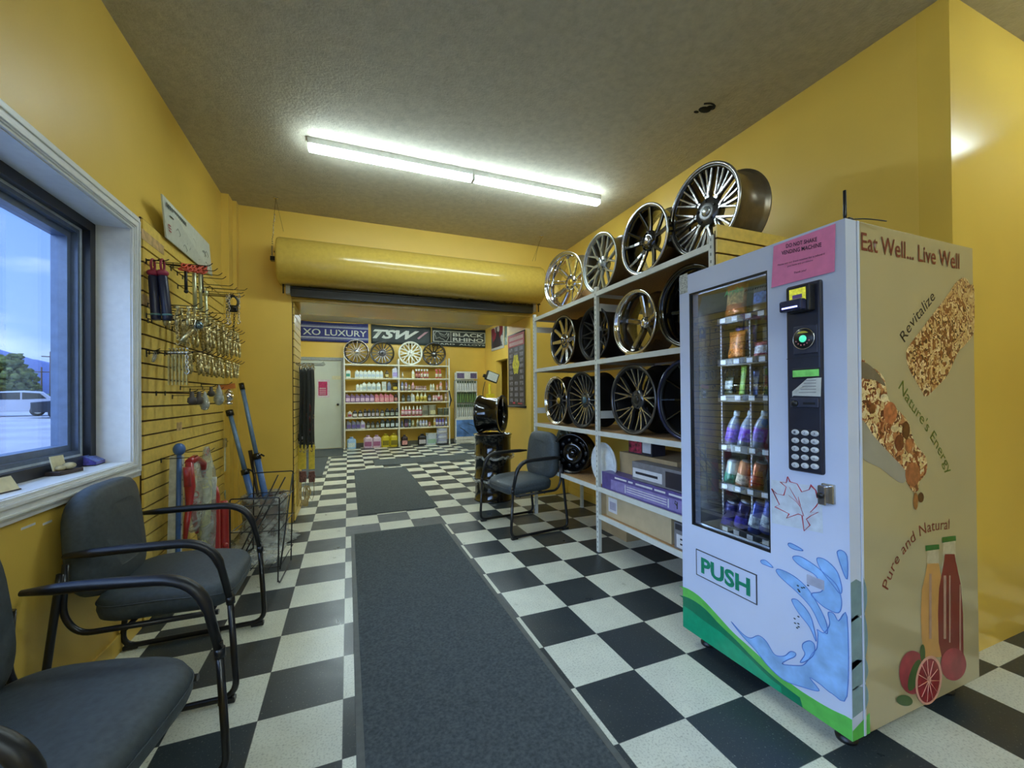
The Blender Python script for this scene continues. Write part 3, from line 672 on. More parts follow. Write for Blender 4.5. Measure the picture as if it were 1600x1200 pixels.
# blue tow bars in the bin
def towbar(x0, y0, z0, pt, label, dark):
    t_ = thing('tow_bar', label, 'tow bar', (x0, y0, z0)); v = Vector(pt)-Vector((x0, y0, z0))
    mb = MB(); mb.rod(v*0, v*.52, .026, 14); mb.build('lower_tube', bluep, t_)
    mb = MB(); mb.rod(v*.5, v*.97, .018, 14); mb.build('upper_tube', mat('worn_blue', (110, 140, 175), .35, .2), t_)
    mb = MB(); mb.rod(v*.48, v*.52, .033, 12); mb.tube([v*.5+Vector((.03, 0, .02)), v*.5+Vector((.06, 0, 0))], .008, 6); mb.build('collar', blackmetal, t_)
    mb = MB(); mb.rod(v*.955, v, .03 if dark else .022, 12); mb.build('end_cap', blackmetal, t_)
towbar(-.68, 2.62, .05, at(358, 641, y=2.78), 'blue tow bar leaning in the bin, left one with thick black collar', True)
towbar(-.60, 2.66, .05, at(377, 599, y=2.9), 'blue tow bar leaning in the bin, right and taller one', False)
for px, py, lab in ((377, 712, 'black pry bar in the bin between the blue tow bars, left one'), (391, 704, 'black pry bar in the bin touching the right blue tow bar')):
    p = at(px, py, y=2.82); mb = MB(); mb.tube([(-.66+.03*(px > 380), 2.62, .06), tuple((Vector((-.66, 2.62, .06))+p)/2), tuple(p)], [.011, .011, .018], 8); tag(mb.build('pry_bar', mat('oiled_black', (40, 34, 34), .35)), lab, 'bar')
# bin wrapped in clear plastic
t_ = thing('trash_bin', 'brown bin wrapped in a clear plastic bag behind the wire rack', 'bin', (-.655, 2.63, 0))
mb = MB(); mb.lathe([(.135, 0), (.16, .38), (.168, .385), (.17, .375), (.15, .03), (0, .03), (0, 0)], 28, closed=False); mb.build('bin', mat('maroon_bin', (86, 52, 48), .5), t_)
mb = MB(); random.seed(5)
prof = [(.22, .0), (.235, .01), (.19, .04), (.175, .2), (.18, .34), (.185, .405), (.165, .41), (.155, .36)]
mb.lathe(prof, 40, closed=False)
for v in mb.bm.verts:
    n_ = .012*math.sin(v.co.z*60+v.co.x*40)+random.uniform(-.006, .006); d = Vector((v.co.x, v.co.y, 0)).normalized(); v.co += d*n_
    if v.co.z < .015: v.co += d*random.uniform(0, .05)
mb.build('bag_liner', bagm, t_)

# black wire rack
t_ = thing('wire_rack', 'black wire display rack standing in front of the wrapped bin', 'rack', (-.50, 1.9, 0), (0, 0, R(-4)))
wirem = mat('black_wire', (18, 18, 20), .35)
def frame_part(name, paths, r=.0048, fil=.015):
    mb = MB()
    for P in paths: mb.tube(fillet(P, fil, 3), r, 6)
    return mb.build(name, wirem, t_)
W_, D_ = .12, .30
frame_part('front_frame', [[(W_*.9, -D_, .02), (W_, -D_, .58), (-W_*1.5, -D_+.05, .58), (-W_*1.5, -D_+.05, .02)]])
frame_part('back_frame', [[(W_*.9, D_*.4, .02), (W_, D_*.5, .68), (-W_*1.2, D_*.5, .68), (-W_*1.2, D_*.4, .02)]])
frame_part('foot', [[(W_*.9, -D_, .03), (W_*.95, -D_+.02, .005), (W_*.9, D_*.4, .005), (W_*.9, D_*.4, .03)], [(-W_*1.5, -D_+.05, .03), (-W_*1.5, -D_+.07, .005), (-W_*1.2, D_*.4, .005)]])
for zz in (.12, .36, .53):
    n_ = 5
    frame_part('basket', [[(W_, -D_, zz), (W_, D_*.45, zz), (-W_*1.3, D_*.45, zz), (-W_*1.5, -D_+.05, zz), (W_, -D_, zz)]]+[[(-W_*1.4+k*(2.3*W_)/n_, -D_+.04-(k*.01), zz-.01), (-W_*1.25+k*(2.2*W_)/n_, D_*.45, zz-.01)] for k in range(1, n_)], .0034, .004)
frame_part('diagonal_wire', [[(W_, -D_, .1), (W_, D_*.45, .66)], [(-W_*1.4, -D_+.05, .12), (W_*.2, D_*.4, .66)], [(-W_*1.2, -D_+.05, .12), (W_*.6, D_*.4, .64)]])
mb = MB(); mb.box(-.12, .09, -.26, .1, .125, .16, .015); mb.build('wrapped_goods', bagm, t_)

# ================================================================== window sill items
def slab(name, label, cat, px, py, w_, d, h, m1, rot, parts=None):
    p = at(px, py, z=WZ0); t_ = thing(name, label, cat, (p.x, p.y, WZ0), (0, 0, R(rot))); mb = MB(); mb.box(-w_/2, w_/2, -d/2, d/2, 0, h, .003); mb.build('base', m1, t_); return t_
t_ = slab('card_holder', 'dark wooden card holder with a stone and a card on the sill', 'card holder', 100, 741, .06, .13, .02, mat('dark_wood', (58, 46, 44), .5), -8)
mb = MB(); mb.box(-.002, .002, -.035, .035, .01, .085, M=Matrix.Rotation(R(-12), 4, 'Y')@Matrix.Translation((-.004, -.01, 0))); mb.build('card', mat('cream_card', (214, 206, 170), .5), t_)
mb = MB(); mb.ball((.01, .012, .035), .022, 1, 1.3, .7, 9, 6); mb.ball((.0, -.02, .03), .018, 1, 1.2, .7, 9, 6); mb.build('stone', mat('pale_stone', (190, 178, 140), .7, var=.2), t_)
t_ = slab('business_card_box', 'purple and blue business card box at the right end of the sill', 'box', 145, 727, .06, .12, .008, blackpl, 6)
mb = MB(); mb.prism([(-.03, .008), (.03, .008), (.03, .02), (-.02, .05), (-.03, .05)], .11, axis='y', lo=-.055); mb.build('card_stack', mat('violet_print', (84, 80, 170), .35, var=.2, scale=60), t_)
mb = MB(); mb.poly([(.0305, -.05, .021), (.0305, .05, .021), (-.019, .05, .0515), (-.019, -.05, .0515)]); mb.build('printed_face', mat('blue_print', (96, 120, 200), .3, var=.25, scale=80), t_)
t_ = slab('desk_sign', 'small yellow tented sign on the sill at the left edge', 'sign', -2, 772, .05, .11, .008, mat('dark_wood', (58, 46, 44), .5), -8)
mb = MB(); mb.prism([(-.02, .008), (.022, .008), (-.004, .055)], .1, axis='y', lo=-.05); mb.build('tent', mat('cream_card', (214, 206, 170), .5), t_)

# ================================================================== chairs
def cushion(mb, w_, d, t0, crown=.012, wf=0., taper=0., n=3.2, seg=40, M=None, curve=0.):
    """rounded pad: outline superellipse w x d, thickness t0"""
    prof = [(.0, .0), (.6, 0.), (.9, .02), (.97, .15), (1., .45), (.99, .75), (.95, .93), (.85, 1.0), (.6, 1.0), (.3, 1.0), (0.001, 1.0)]
    rings = []
    for k, hh in prof[1:]:
        ring = []
        for j in range(seg):
            a = 2*math.pi*j/seg; c, s_ = math.cos(a), math.sin(a)
            x = w_/2*k*math.copysign(abs(c)**(2/n), c); y = d/2*k*math.copysign(abs(s_)**(2/n), s_)
            x *= 1 - taper*(y/d+.5)
            z = t0*hh
            if hh > .5: z += crown*(1-k*k)
            z += -wf*max(0, y/d+.1)**2*4*(1 if hh > .4 else .6)
            z += curve*(x/(w_/2))**2
            ring.append(Vector((x, y, z)))
        rings.append(ring)
    mb.loft(rings, M=M)
def make_chair(label, loc_, rz, group=None):
    """faces +y; origin on the floor under the seat"""
    t_ = thing('guest_chair', label, 'chair', loc_, (0, 0, rz), group)
    fm = mat('black_tube_frame', (24, 25, 29), .3, .2, coat=.2)
    mb = MB(); cushion(mb, .53, .48, .105, .012, .022, -.0, 4.6, M=Matrix.Translation((0, .0, .368))); s_ = mb.build('seat', fabric, t_)
    mb = MB(); mb.tube([(.264*math.copysign(abs(math.cos(a))**(2/4.6), math.cos(a)), .24*math.copysign(abs(math.sin(a))**(2/4.6), math.sin(a)), .440-.022*4*max(0, math.copysign(abs(math.sin(a))**(2/4.6), math.sin(a))*.5+.1)**2) for a in [k*2*math.pi/48 for k in range(48)]], .0028, 5, closed=True); mb.build('piping', fabric, s_)
    # backrest : pad stood up, leaning back
    Mb = Matrix.Translation((0, -.215, .47)) @ Matrix.Rotation(R(96), 4, 'X') @ Matrix.Translation((0, .2, -.035))
    mb = MB(); cushion(mb, .51, .45, .085, .012, 0, .10, 3.7, M=Mb, curve=.035); mb.build('backrest', fabric, t_)
    for s in (-1, 1):
        w0 = .308*s
        # sled side frame
        mb = MB()
        P = [(w0*.93, -.285, .60), (w0*.95, -.30, .45), (w0*.98, -.345, .018), (w0, .27, .018), (w0, .245, .45)]
        P = fillet(P, .07, 6); mb.tube(P, .0125, 10)
        mb.build('side_frame', fm, t_)
        mb = MB(); P = fillet([(w0, .245, .43), (w0, .19, .665), (w0, -.1, .672), (w0*.98, -.27, .668)], .13, 8); n_ = len(P)
        rs = [.0135 if i < 2 else .017 for i in range(n_)]; rs[-1] = .009
        mb.tube(P, rs, 12, flat=1.25); mb.build('armrest', blackpl, t_)
        mb = MB(); mb.rod((w0, .247, .43), (w0, .249, .40), .0165, 12); mb.build('collar', fm, t_)
        mb = MB(); P = fillet([(w0*.9, -.275, .63), (w0*.9, -.285, .44), (w0*.9, -.24, .365), (w0*.9, .2, .362)], .06, 6); mb.tube(P, .011, 10); mb.build('seat_rail', fm, t_)
        for yy in (.235, -.31):
            mb = MB(); mb.box(w0-.016, w0+.016, yy-.03, yy+.03, .0, .02, .004); mb.build('foot_glide', blackpl, t_)
    mb = MB(); mb.rod((-.28, -.1, .358), (.28, -.1, .358), .009, 8); mb.rod((-.30, .17, .36), (.30, .17, .36), .009, 8); mb.build('cross_bar', fm, t_)
    return t_
ch = make_chair('black guest chair under the window, fully in view behind the cut-off one', (-.675, .775, 0), R(-90))
CH2 = copy_tree(ch, (-.66, -.20, 0), R(-90) and Euler((0, 0, R(-99))), 'black guest chair nearest the camera, cut off by the left edge')
CH3 = copy_tree(ch, (1.545, 2.115, 0), Euler((0, 0, R(98))), 'black guest chair facing left in front of the rim rack')

# ================================================================== mats
def rug(name, label, x0, x1, y0, y1, h=.008, rot=0, border=True, col=(76, 84, 87)):
    t_ = thing(name, label, 'mat', ((x0+x1)/2, (y0+y1)/2, 0), (0, 0, rot)); w_, d = (x1-x0)/2, (y1-y0)/2
    mb = MB(); mb.box(-w_, w_, -d, d, .0005, h*.5, .001); mb.build('rubber_edge', mat('grey_rubber_edge', (86, 90, 88), .6), t_)
    e = .028 if border else .004
    mb = MB(); mb.box(-w_+e, w_-e, -d+e, d-e, h*.4, h, .002); mb.build('carpet', mat('mat_pile_%s' % name, col, .95, var=.17, scale=80, bump=1., bscale=500), t_)
rug('floor_mat', 'long dark grey entrance mat down the middle of the checkered floor', .045, .89, -1.6, 2.485)
rug('floor_mat', 'dark grey mat lying across the opening to the back room', .115, .96, 3.08, 5.97, border=False, col=(62, 68, 68))
rug('floor_mat', 'wide dark runner mat across the back room floor', .47, 3.2, 6.33, 7.06, border=False, col=(58, 62, 60))
rug('floor_mat', 'dark mat on the floor in front of the white door', -1.2, -.08, 7.95, 9.35, border=False, col=(44, 46, 48))
rug('floor_mat', 'slate blue mat left in the back room behind the yellow slatwall', -1.45, -.36, 5.56, 7.90, border=False, col=(62, 68, 84))
rug('floor_mat', 'dark mat in front of the wiper blade display', 2.62, 3.4, 7.7, 8.9, border=False, col=(58, 62, 56))

# ================================================================== strip light
lampm = lamp_mat('strip_lamp_glow', (226, 248, 255), LAMP)
def strip(x0, x1, y, label, glow=None):
    t_ = thing('strip_light', label, 'ceiling light', ((x0+x1)/2, y, ZC)); h = (x1-x0)/2; xm = 0
    mb = MB(); mb.box(-h, h, -.03, .03, -.045, 0, .004); mb.build('housing', mat('lamp_housing', (190, 192, 190), .4), t_)
    for a, b_ in ((-h+.004, -.008), (.008, h-.004)):
        mb = MB(); mb.box(a, b_, -.034, .034, -.085, -.042, .014, 3); mb.build('diffuser', glow or lampm, t_)
    mb = MB(); mb.box(-.012, .012, -.036, .036, -.087, 0, .003); mb.build('joiner', MATS['lamp_housing'], t_)
    return t_
ls = strip(-.232, 2.222, 1.735, 'long white LED strip light lit on the ceiling')
copy_tree(ls, (.9, -2.7, ZC), label='LED strip light on the ceiling just behind the viewpoint')  # unseen lamp added to even out the room light
copy_tree(ls, (.9, -4.3, ZC), label='LED strip light on the ceiling farthest behind the viewpoint')  # second unseen lamp added behind the camera for fill
strip(2.78, 4.3, -1.12, 'shorter LED strip light on the ceiling of the recess at right', lamp_mat('dim_strip_glow', (226, 248, 255), LAMP*.5))
copy_tree(ls, (1.0, 5.2, ZC), label='LED strip light on the back room ceiling nearer the opening')
copy_tree(ls, (-.1, 6.6, ZC), Euler((0, 0, math.pi/2)), label='LED strip light on the back room ceiling at its left side')  # unseen lamp added to brighten the back room
copy_tree(ls, (2.6, 6.6, ZC), Euler((0, 0, math.pi/2)), label='LED strip light on the back room ceiling at its right side')  # its added twin on the right, also to brighten the room
copy_tree(ls, (1.0, 7.9, ZC), label='LED strip light on the back room ceiling nearer the shelves')

# ================================================================== rolling shutter hood
yp = mat('hood_yellow_enamel', (202, 172, 78), .22, var=.03, coat=.3)
hx0, hx1, hy, hz, hr = -.585, 2.17, 2.93, 2.555, .215
t_ = thing('rolling_shutter_hood', 'yellow rounded housing of the roll-up shutter above the opening', 'shutter hood', ((hx0+hx1)/2, hy, hz))
hw = (hx1-hx0)/2
prof = []
for k in range(15):
    a = R(-100+k*(190/14)); prof.append((-hr*math.cos(a)*.86+.03, hr*math.sin(a)))
prof = [(.165, -hr*.98)]+[(-hr*.92*math.cos(R(a)), hr*math.sin(R(a))) for a in range(-90, 91, 10)]+[(.165, hr)]
mb = MB(); rings = []
for xx, s_ in ((-hw, .96), (-hw+.02, 1), (hw-.02, 1), (hw, .96)): rings.append([Vector((xx, a*s_, b_*s_)) for a, b_ in prof])
mb.loft(rings); mb.build('housing', yp, t_)
mb = MB(); mb.box(-hw-.06, -hw-.0, -.05, .0, -.02, .02, .003); mb.rod((-hw-.03, -.02, .07), (-hw, -.02, .07), .01); mb.build('axle_end', blackmetal, t_)
mb = MB(); mb.box(OX0-(hx0+hx1)/2, OX1-(hx0+hx1)/2, .09, .13, -.315, -.235, .004); mb.build('bottom_bar', mat('grey_black_rubber', (30, 32, 34), .35), t_)
mb = MB(); mb.box(OX0-(hx0+hx1)/2, OX1-(hx0+hx1)/2, .08, .12, -.24, -.212, .003); mb.build('curtain', blackmetal, t_)
for s in (-1, 1):
    xx = (OX0 if s < 0 else OX1)-(hx0+hx1)/2
    mb = MB(); mb.box(xx-.045, xx-.005, .09, .16, -.29, -.2, .004) if s < 0 else mb.box(xx+.005, xx+.045, .09, .16, -.29, -.2, .004); o = mb.build('guide_bracket', greywhite, t_)
    mb = MB(); xb = xx-.06 if s < 0 else xx+.06; mb.rod((xb, .06, -.3), (xb, .06, -.2), .007); mb.box(xb-.012, xb+.02, .045, .075, -.215, -.2); mb.build('locking_pin', blackmetal, o)
# hanging wires
for (pa, pb, pc, lab) in (((431, 309), (426, 372), (443, 362), 'wire with chain hanging from the ceiling at the left end of the hood'), ((846, 369), (836, 408), (832, 408), 'thin wire hanging from the ceiling at the right end of the hood')):
    a = at(pa[0], pa[1], z=ZC-.001); t_ = thing('hanging_wire', lab, 'wire', tuple(a)); e1 = at(*pb, y=a.y)-a; e2 = at(*pc, y=a.y)-a
    mb = MB(); mb.lathe([(0, 0), (.022, 0), (.02, -.008), (0, -.01)], 12, closed=False); mb.build('ceiling_eye', steel, t_)
    mb = MB(); mb.tube(catmull([(0, 0, -.01), (e1.x*.6, 0, e1.z*.5), tuple(e1)], 5), .0022, 5); mb.build('wire', mat('dull_brass_wire', (120, 100, 50), .4, .6), t_)
    mb = MB(); mb.tube([(0, 0, -.01), tuple(e2)], .0015, 5); mb.build('guy_wire', MATS['dull_brass_wire'], t_)
    if pa[0] < 500:
        mb = MB()
        for k in range(14):
            c = e1*(.42)+(e1*.055)*k+Vector((.003*math.sin(k), 0, 0)); mb.ball(tuple(c), .0065, u=6, v=5)
        for k in range(8):
            q = e1*1.2+Vector((.0, 0, -.012*k)); mb.ball(tuple(q), .0065, u=6, v=5)
        mb.build('pull_chain', steel, t_)
# beige ledge strip under the lintel (lit yellow edge)
M_ = MB(); M_.box(OX0+.002, OX1-.002, YB-.004, YB+.02, OZ-.03, OZ+.0, .003); struct(M_.build('trim_4', yp))

# ================================================================== rim rack
RX, RXB = 1.86, 2.44
t_ = thing('steel_shelving', 'white steel shelving unit loaded with wheel rims along the right wall', 'shelving', ((RX+RXB)/2, 1.28, 0)); rc = t_.location.copy()
ys = [.135, 1.263, 2.44]
for y in ys:
    for x in (RX+.012, RXB-.012):
        top = 2.10
        mb = MB(); mb.box(-.014, .014, -.016, .016, 0, top, .001); o = mb.build('post', greywhite, t_); o.location = (x-rc.x, y-rc.y, 0)
        if x < 2:
            mb = MB()
            for k in range(int(top/.04)): mb.box(-.0148, -.0142, -.004, .004, .03+k*.04, .046+k*.04)
            q = mb.build('slots', mat('slot_grey', (120, 124, 118), .6), t_); q.location = (x-rc.x, y-rc.y, 0)
shelf_z = {0: [2.06, 1.52, .955, .515], 1: [2.06, 1.52, .955, .515, .30]}
for bay, (ya, yb_) in enumerate(((1.263, 2.44), (.135, 1.263))):
    for z in shelf_z[bay]:
        mb = MB(); mb.box(RX-rc.x+.012, RXB-rc.x-.012, ya+.018-rc.y, yb_-.018-rc.y, z-.016, z, .001); sh = mb.build('shelf_board', particle, t_)
        mb = MB(); mb.box(RX-rc.x, RX-rc.x+.014, ya-rc.y+.014, yb_-rc.y-.014, z-.034, z+.002, .001); mb.box(RXB-rc.x-.014, RXB-rc.x, ya-rc.y+.014, yb_-rc.y-.014, z-.034, z+.002, .001)
        for yy in (ya+.016, yb_-.02): mb.box(RX-rc.x+.014, RXB-rc.x-.014, yy-rc.y, yy-rc.y+.004, z-.034, z-.016)
        mb.build('shelf_beam', greywhite, sh)
for y in (2.44-.012, 1.263-.012):
    for z in (1.94, 1.085):
        mb = MB(); mb.box(RX-rc.x+.03, RXB-rc.x-.03, y-rc.y, y-rc.y+.003, z-.03, z+.03, .001); mb.build('side_brace', greywhite, t_)
# slatted end panel
mb = MB(); slats(mb, 0, .58, 0, 2.118)
tag(mb.build('slatwall', [MATS['slat_yellow'], slat_back], loc=(RX+.004, .098, 0)), 'yellow slatted end panel of the rim shelving behind the vending machine', 'panel')

# ---- wheels
gun = mat('gunmetal', (98, 98, 100), .28, .8, var=.05); gunl = mat('machined_gunmetal', (176, 176, 178), .22, .9, var=.04); bronze = mat('grey_bronze_barrel', (122, 112, 96), .28, .75, var=.05)
gloss = mat('gloss_black', (12, 12, 14), .12, .2, coat=.8); matte = mat('satin_black', (26, 26, 28), .4, .3); silver = mat('silver_wheel_paint', (186, 192, 192), .25, .7, var=.03)
machined = mat('machined_face', (205, 205, 208), .2, .95, var=.03); whitew = mat('white_wheel_paint', (216, 220, 205), .3, .1); dchrome = mat('smoked_chrome', (150, 146, 140), .14, .95, var=.05)
gold = mat('gold_cap', (200, 168, 70), .3, .8); greenb = mat('dark_green_black', (34, 42, 38), .2, .4, coat=.5)
def beam(mb, r0, a0, r1, a1, w0, w1, x0, x1, th=.022, top=None, edge=None):
    """one tapered spoke bar from polar (r0,a0) to (r1,a1); depth x0 -> x1 (x is the axle, face towards -x)"""
    p = Vector((0, r0*math.cos(a0), r0*math.sin(a0))); q = Vector((0, r1*math.cos(a1), r1*math.sin(a1))); d = (q-p).normalized(); s_ = Vector((1, 0, 0)).cross(d)
    n = 5; rings = []
    for i in range(n):
        t = i/(n-1); c = p+(q-p)*t; w_ = w0+(w1-w0)*t; x = x0+(x1-x0)*(t**1.5)
        rings.append([c+s_*w_*.5+Vector((x+th, 0, 0)), c+s_*w_*.5+Vector((x+.006, 0, 0)), c+s_*w_*.32+Vector((x, 0, 0)), c-s_*w_*.32+Vector((x, 0, 0)), c-s_*w_*.5+Vector((x+.006, 0, 0)), c-s_*w_*.5+Vector((x+th, 0, 0))])
    V = [[mb.bm.verts.new(v) for v in r] for r in rings]; fs = []
    for a, b_ in zip(V, V[1:]):
        for j in range(6):
            k = (j+1) % 6; f = mb.bm.faces.new((a[j], a[k], b_[k], b_[j])); f.material_index = (top if (j == 2 and top is not None) else (edge if (j in (1, 3) and edge is not None) else 0)); fs.append(f)
    f1 = mb.bm.faces.new(V[0][::-1]); f2 = mb.bm.faces.new(V[-1]); f1.material_index = f2.material_index = 0
    T = mb.M
    for r in V:
        for v in r: v.co = T @ v.co
def make_wheel(label, style, rad, width, face_m, barrel_m, lip_m=None, well_m=None, dish=.05, lip=.012, n=10, cap_m=None, group=None, top_m=None, hubr=.07, name='alloy_wheel', edge_m=None, rot0=0., seg=56, lugs=5, w=1.):
    """face towards local -x, rests on z=0"""
    t_ = thing(name, label, 'wheel rim', (0, 0, 0), group=group); lip_m = lip_m or barrel_m; top_m = top_m or face_m; cap_m = cap_m or face_m; edge_m = edge_m or face_m
    C_ = Matrix.Translation((0, 0, rad)); ri = rad*.925
    mb = MB(); prof = [(rad*.985, .01), (rad*.93, .018), (rad*.92, .045), (rad*.86, .075), (rad*.86, width-.06), (rad*.925, width-.035), (rad*.93, width-.014), (rad, width-.008), (rad, width), (rad*.9, width), (rad*.835, width-.07), (rad*.835, .08), (rad*.89, .05), (rad*.905, .012)]
    mb.lathe(prof, seg, 'x', M=C_); mb.build('barrel', barrel_m, t_)
    mb = MB(); mb.lathe([(rad, .0), (rad, .01), (rad*.975, .014), (rad-lip-.004, .010), (rad-lip-.004, .002)], seg, 'x', M=C_); lp_ = mb.build('lip', lip_m, t_)
    mb = MB(); mb.lathe([(rad*.965, .012), (rad*.9, .02), (rad*.885, max(.03, dish*.6)), (rad*.87, max(.03, dish*.6)), (rad*.885, .014), (rad-lip-.002, .005)], seg, 'x', M=C_); mb.build('inner_lip', well_m or (lip_m if lip_m in (chrome, silver, whitew) else barrel_m), lp_)
    hx = dish; ro = rad*.885; A = 2*math.pi/n
    mb = MB(); mb.M = C_
    ex = .012 if dish < .1 else dish*.55
    for i in range(n):
        a = rot0+i*A
        if style == 'straight': beam(mb, hubr*.8, a, ro, a, .030*w, .020*w, hx, ex, top=1, edge=2)
        elif style == 'thin': beam(mb, hubr*.8, a, ro, a, .014*w, .011*w, hx, ex, .02, top=1, edge=2)
        elif style == 'fat': beam(mb, hubr*.6, a, ro*.98, a, .06*w, .075*w, hx, ex+.02, .04, top=1, edge=2)
        elif style == 'twin':
            beam(mb, hubr*.8, a-.05, ro, a-A*.20, .018*w, .012*w, hx, ex, top=1, edge=2); beam(mb, hubr*.8, a+.05, ro, a+A*.20, .018*w, .012*w, hx, ex, top=1, edge=2)
        elif style == 'y':
            rm = ro*.5; beam(mb, hubr*.8, a, rm, a, .028*w, .024*w, hx, (hx+ex)/2, top=1, edge=2)
            for s in (-1, 1): beam(mb, rm*.93, a, ro, a+s*A*.27, .018*w, .014*w, (hx+ex)/2, ex, top=1, edge=2)
        elif style == 'mesh':
            for s in (-1, 1): beam(mb, hubr*.8, a, ro, a+s*A*.95, .015*w, .012*w, hx, ex, .018, top=1, edge=2)
        elif style == 'splitw':
            for s in (-1, 1):
                beam(mb, hubr*.85, a+s*.08, ro, a+s*A*.13, .014*w, .010*w, hx, ex, .03, top=1, edge=2)
                beam(mb, ro*.42, a+s*A*.13, ro, a+s*A*.36, .012*w, .009*w, hx*.8, ex, .025, top=1, edge=2)
        elif style == 'swirl':
            beam(mb, hubr*.8, a, ro*.6, a+.2, .022*w, .02*w, hx, (hx+ex)/2, top=1, edge=2); beam(mb, ro*.57, a+.2, ro, a+.08, .02*w, .014*w, (hx+ex)/2, ex, top=1, edge=2); beam(mb, ro*.57, a+.2, ro, a+.45*A+.2, .016*w, .012*w, (hx+ex)/2, ex, top=1, edge=2)
    fc = mb.build('spokes', [face_m, top_m, edge_m], t_)
    if style == 'steel':
        mb = MB(); prof = [(0.02, .05), (.05, .05), (.075, .03), (.11, .055), (rad*.62, .085), (rad*.86, .06), (rad*.86, .066), (rad*.62, .092), (.11, .064), (.07, .04), (.045, .06), (.02, .06)]
        mb.lathe(prof, seg, 'x', M=C_); mb.build('disc', face_m, t_)
        for i in range(10):
            a = i*2*math.pi/10; mb = MB(); mb.ball((0.07, rad*.68*math.cos(a), rad+rad*.68*math.sin(a)), .02, .4, 1, 1, 10, 8); mb.build('vent_hole', blackpl, t_)
    mb = MB(); mb.lathe([(0, hx-.006), (hubr*.5, hx-.008), (hubr*.95, hx-.002), (hubr, hx+.01), (hubr, hx+.05), (0, hx+.05)], 32, 'x', M=C_, closed=False); hb = mb.build('hub', face_m, t_)
    mb = MB(); mb.lathe([(0, hx-.02), (.022, hx-.019), (.03, hx-.012), (.031, hx-.004), (0, hx-.004)], 24, 'x', M=C_, closed=False); mb.build('center_cap', cap_m, t_)
    mb = MB()
    for i in range(lugs):
        a = rot0+i*2*math.pi/lugs+.3; mb.lathe([(0, hx-.012), (.0075, hx-.012), (.0075, hx-.002), (0, hx-.002)], 8, 'x', M=C_@Matrix.Translation((0, hubr*.72*math.cos(a), hubr*.72*math.sin(a))), closed=False)
    mb.build('lug_holes', blackpl if cap_m is not chrome else steel, hb)
    return t_
def put(t_, px0, px1, z, xf=None, rz=0., y=None, x=None):
    if x is None: x = 1.905
    if y is None: y = (at(px0, 600, x=x).y+at(px1, 600, x=x).y)/2
    t_.location = (x, y, z); t_.rotation_euler = (0, 0, R(rz)); return t_
wh = []
# top shelf
put(make_wheel('chrome deep-dish wheel rim at the far end of the top shelf', 'fat', .272, .20, chrome, chrome, chrome, dish=.11, n=10, cap_m=gold, hubr=.075, w=.55, rot0=.2), 856, 905, 2.062, rz=14, x=1.93, y=1.93)
put(make_wheel('silver mesh wheel rim, second on the top shelf from the far end', 'y', .240, .20, silver, gun, silver, dish=.03, n=8, hubr=.06), 912, 965, 2.062)
put(make_wheel('black wheel rim with bright-edged split spokes on the top shelf', 'twin', .238, .20, gloss, gloss, machined, dish=.05, n=5, cap_m=machined, top_m=gloss, edge_m=machined, w=1.5, rot0=.3), 972, 1047, 2.062)
put(make_wheel('large gunmetal multi-spoke wheel rim on the near end of the top shelf', 'splitw', .262, .24, gun, bronze, gunl, dish=.045, n=8, cap_m=silver, top_m=gunl, edge_m=gunl, hubr=.085, w=1.25, well_m=gloss), 1045, 1166, 2.062, x=1.97)
# second shelf
put(make_wheel('smoked chrome wheel rim at the far end of the second shelf', 'straight', .237, .22, dchrome, matte, dchrome, dish=.03, n=10, w=1.8), 860, 899, 1.522)
put(make_wheel('black mesh wheel rim behind the middle post on the second shelf', 'mesh', .225, .22, matte, matte, matte, dish=.05, n=10, cap_m=matte, edge_m=gun), 904, 953, 1.522, rz=0)  # grey spoke edges put highlights into the colour
put(make_wheel('chrome five-spoke deep-lip wheel rim on the second shelf', 'fat', .232, .20, dchrome, dchrome, chrome, dish=.10, n=5, cap_m=chrome, hubr=.045, w=.55, rot0=.25), 960, 1025, 1.522)
put(make_wheel('dark green-black deep-lip wheel rim beside the vending machine, second shelf', 'straight', .245, .24, greenb, gloss, gloss, dish=.13, n=8, edge_m=gun), 0, 0, 1.522, y=.36)
# third shelf
put(make_wheel('black wheel rim with polished lip and gold cap, far end of third shelf', 'thin', .235, .14, matte, matte, chrome, dish=.05, n=14, cap_m=gold, top_m=gun, w=1.1), 864, 902, .957, y=2.05, x=1.90)
put(make_wheel('dark thin-spoke wheel rim overlapping the polished-lip one', 'thin', .243, .24, gun, matte, matte, dish=.05, n=20, top_m=gunl, cap_m=mat('blue_cap', (70, 100, 110), .3), edge_m=gun, w=.9), 889, 931, .957, y=1.565, x=1.895)  # lighter spoke tops put grey highlights into the colour
put(make_wheel('gunmetal wheel rim with split spokes, largest on the third shelf', 'splitw', .25, .24, gun, matte, gun, dish=.05, n=5, top_m=gunl, edge_m=gun, cap_m=blackpl, hubr=.07, w=1.2, rot0=.4), 955, 1023, .957)
put(make_wheel('black wheel rim with blue inner edge next to the vending machine', 'thin', .25, .25, gloss, matte, mat('blue_lip', (46, 52, 86), .2, .5), dish=.06, n=10), 0, 0, .957, y=.375)
put(make_wheel('black wheel rim standing behind the gunmetal one on the third shelf', 'thin', .25, .22, matte, matte, matte, dish=.05, n=10), 0, 0, .957, y=.85, x=2.18)
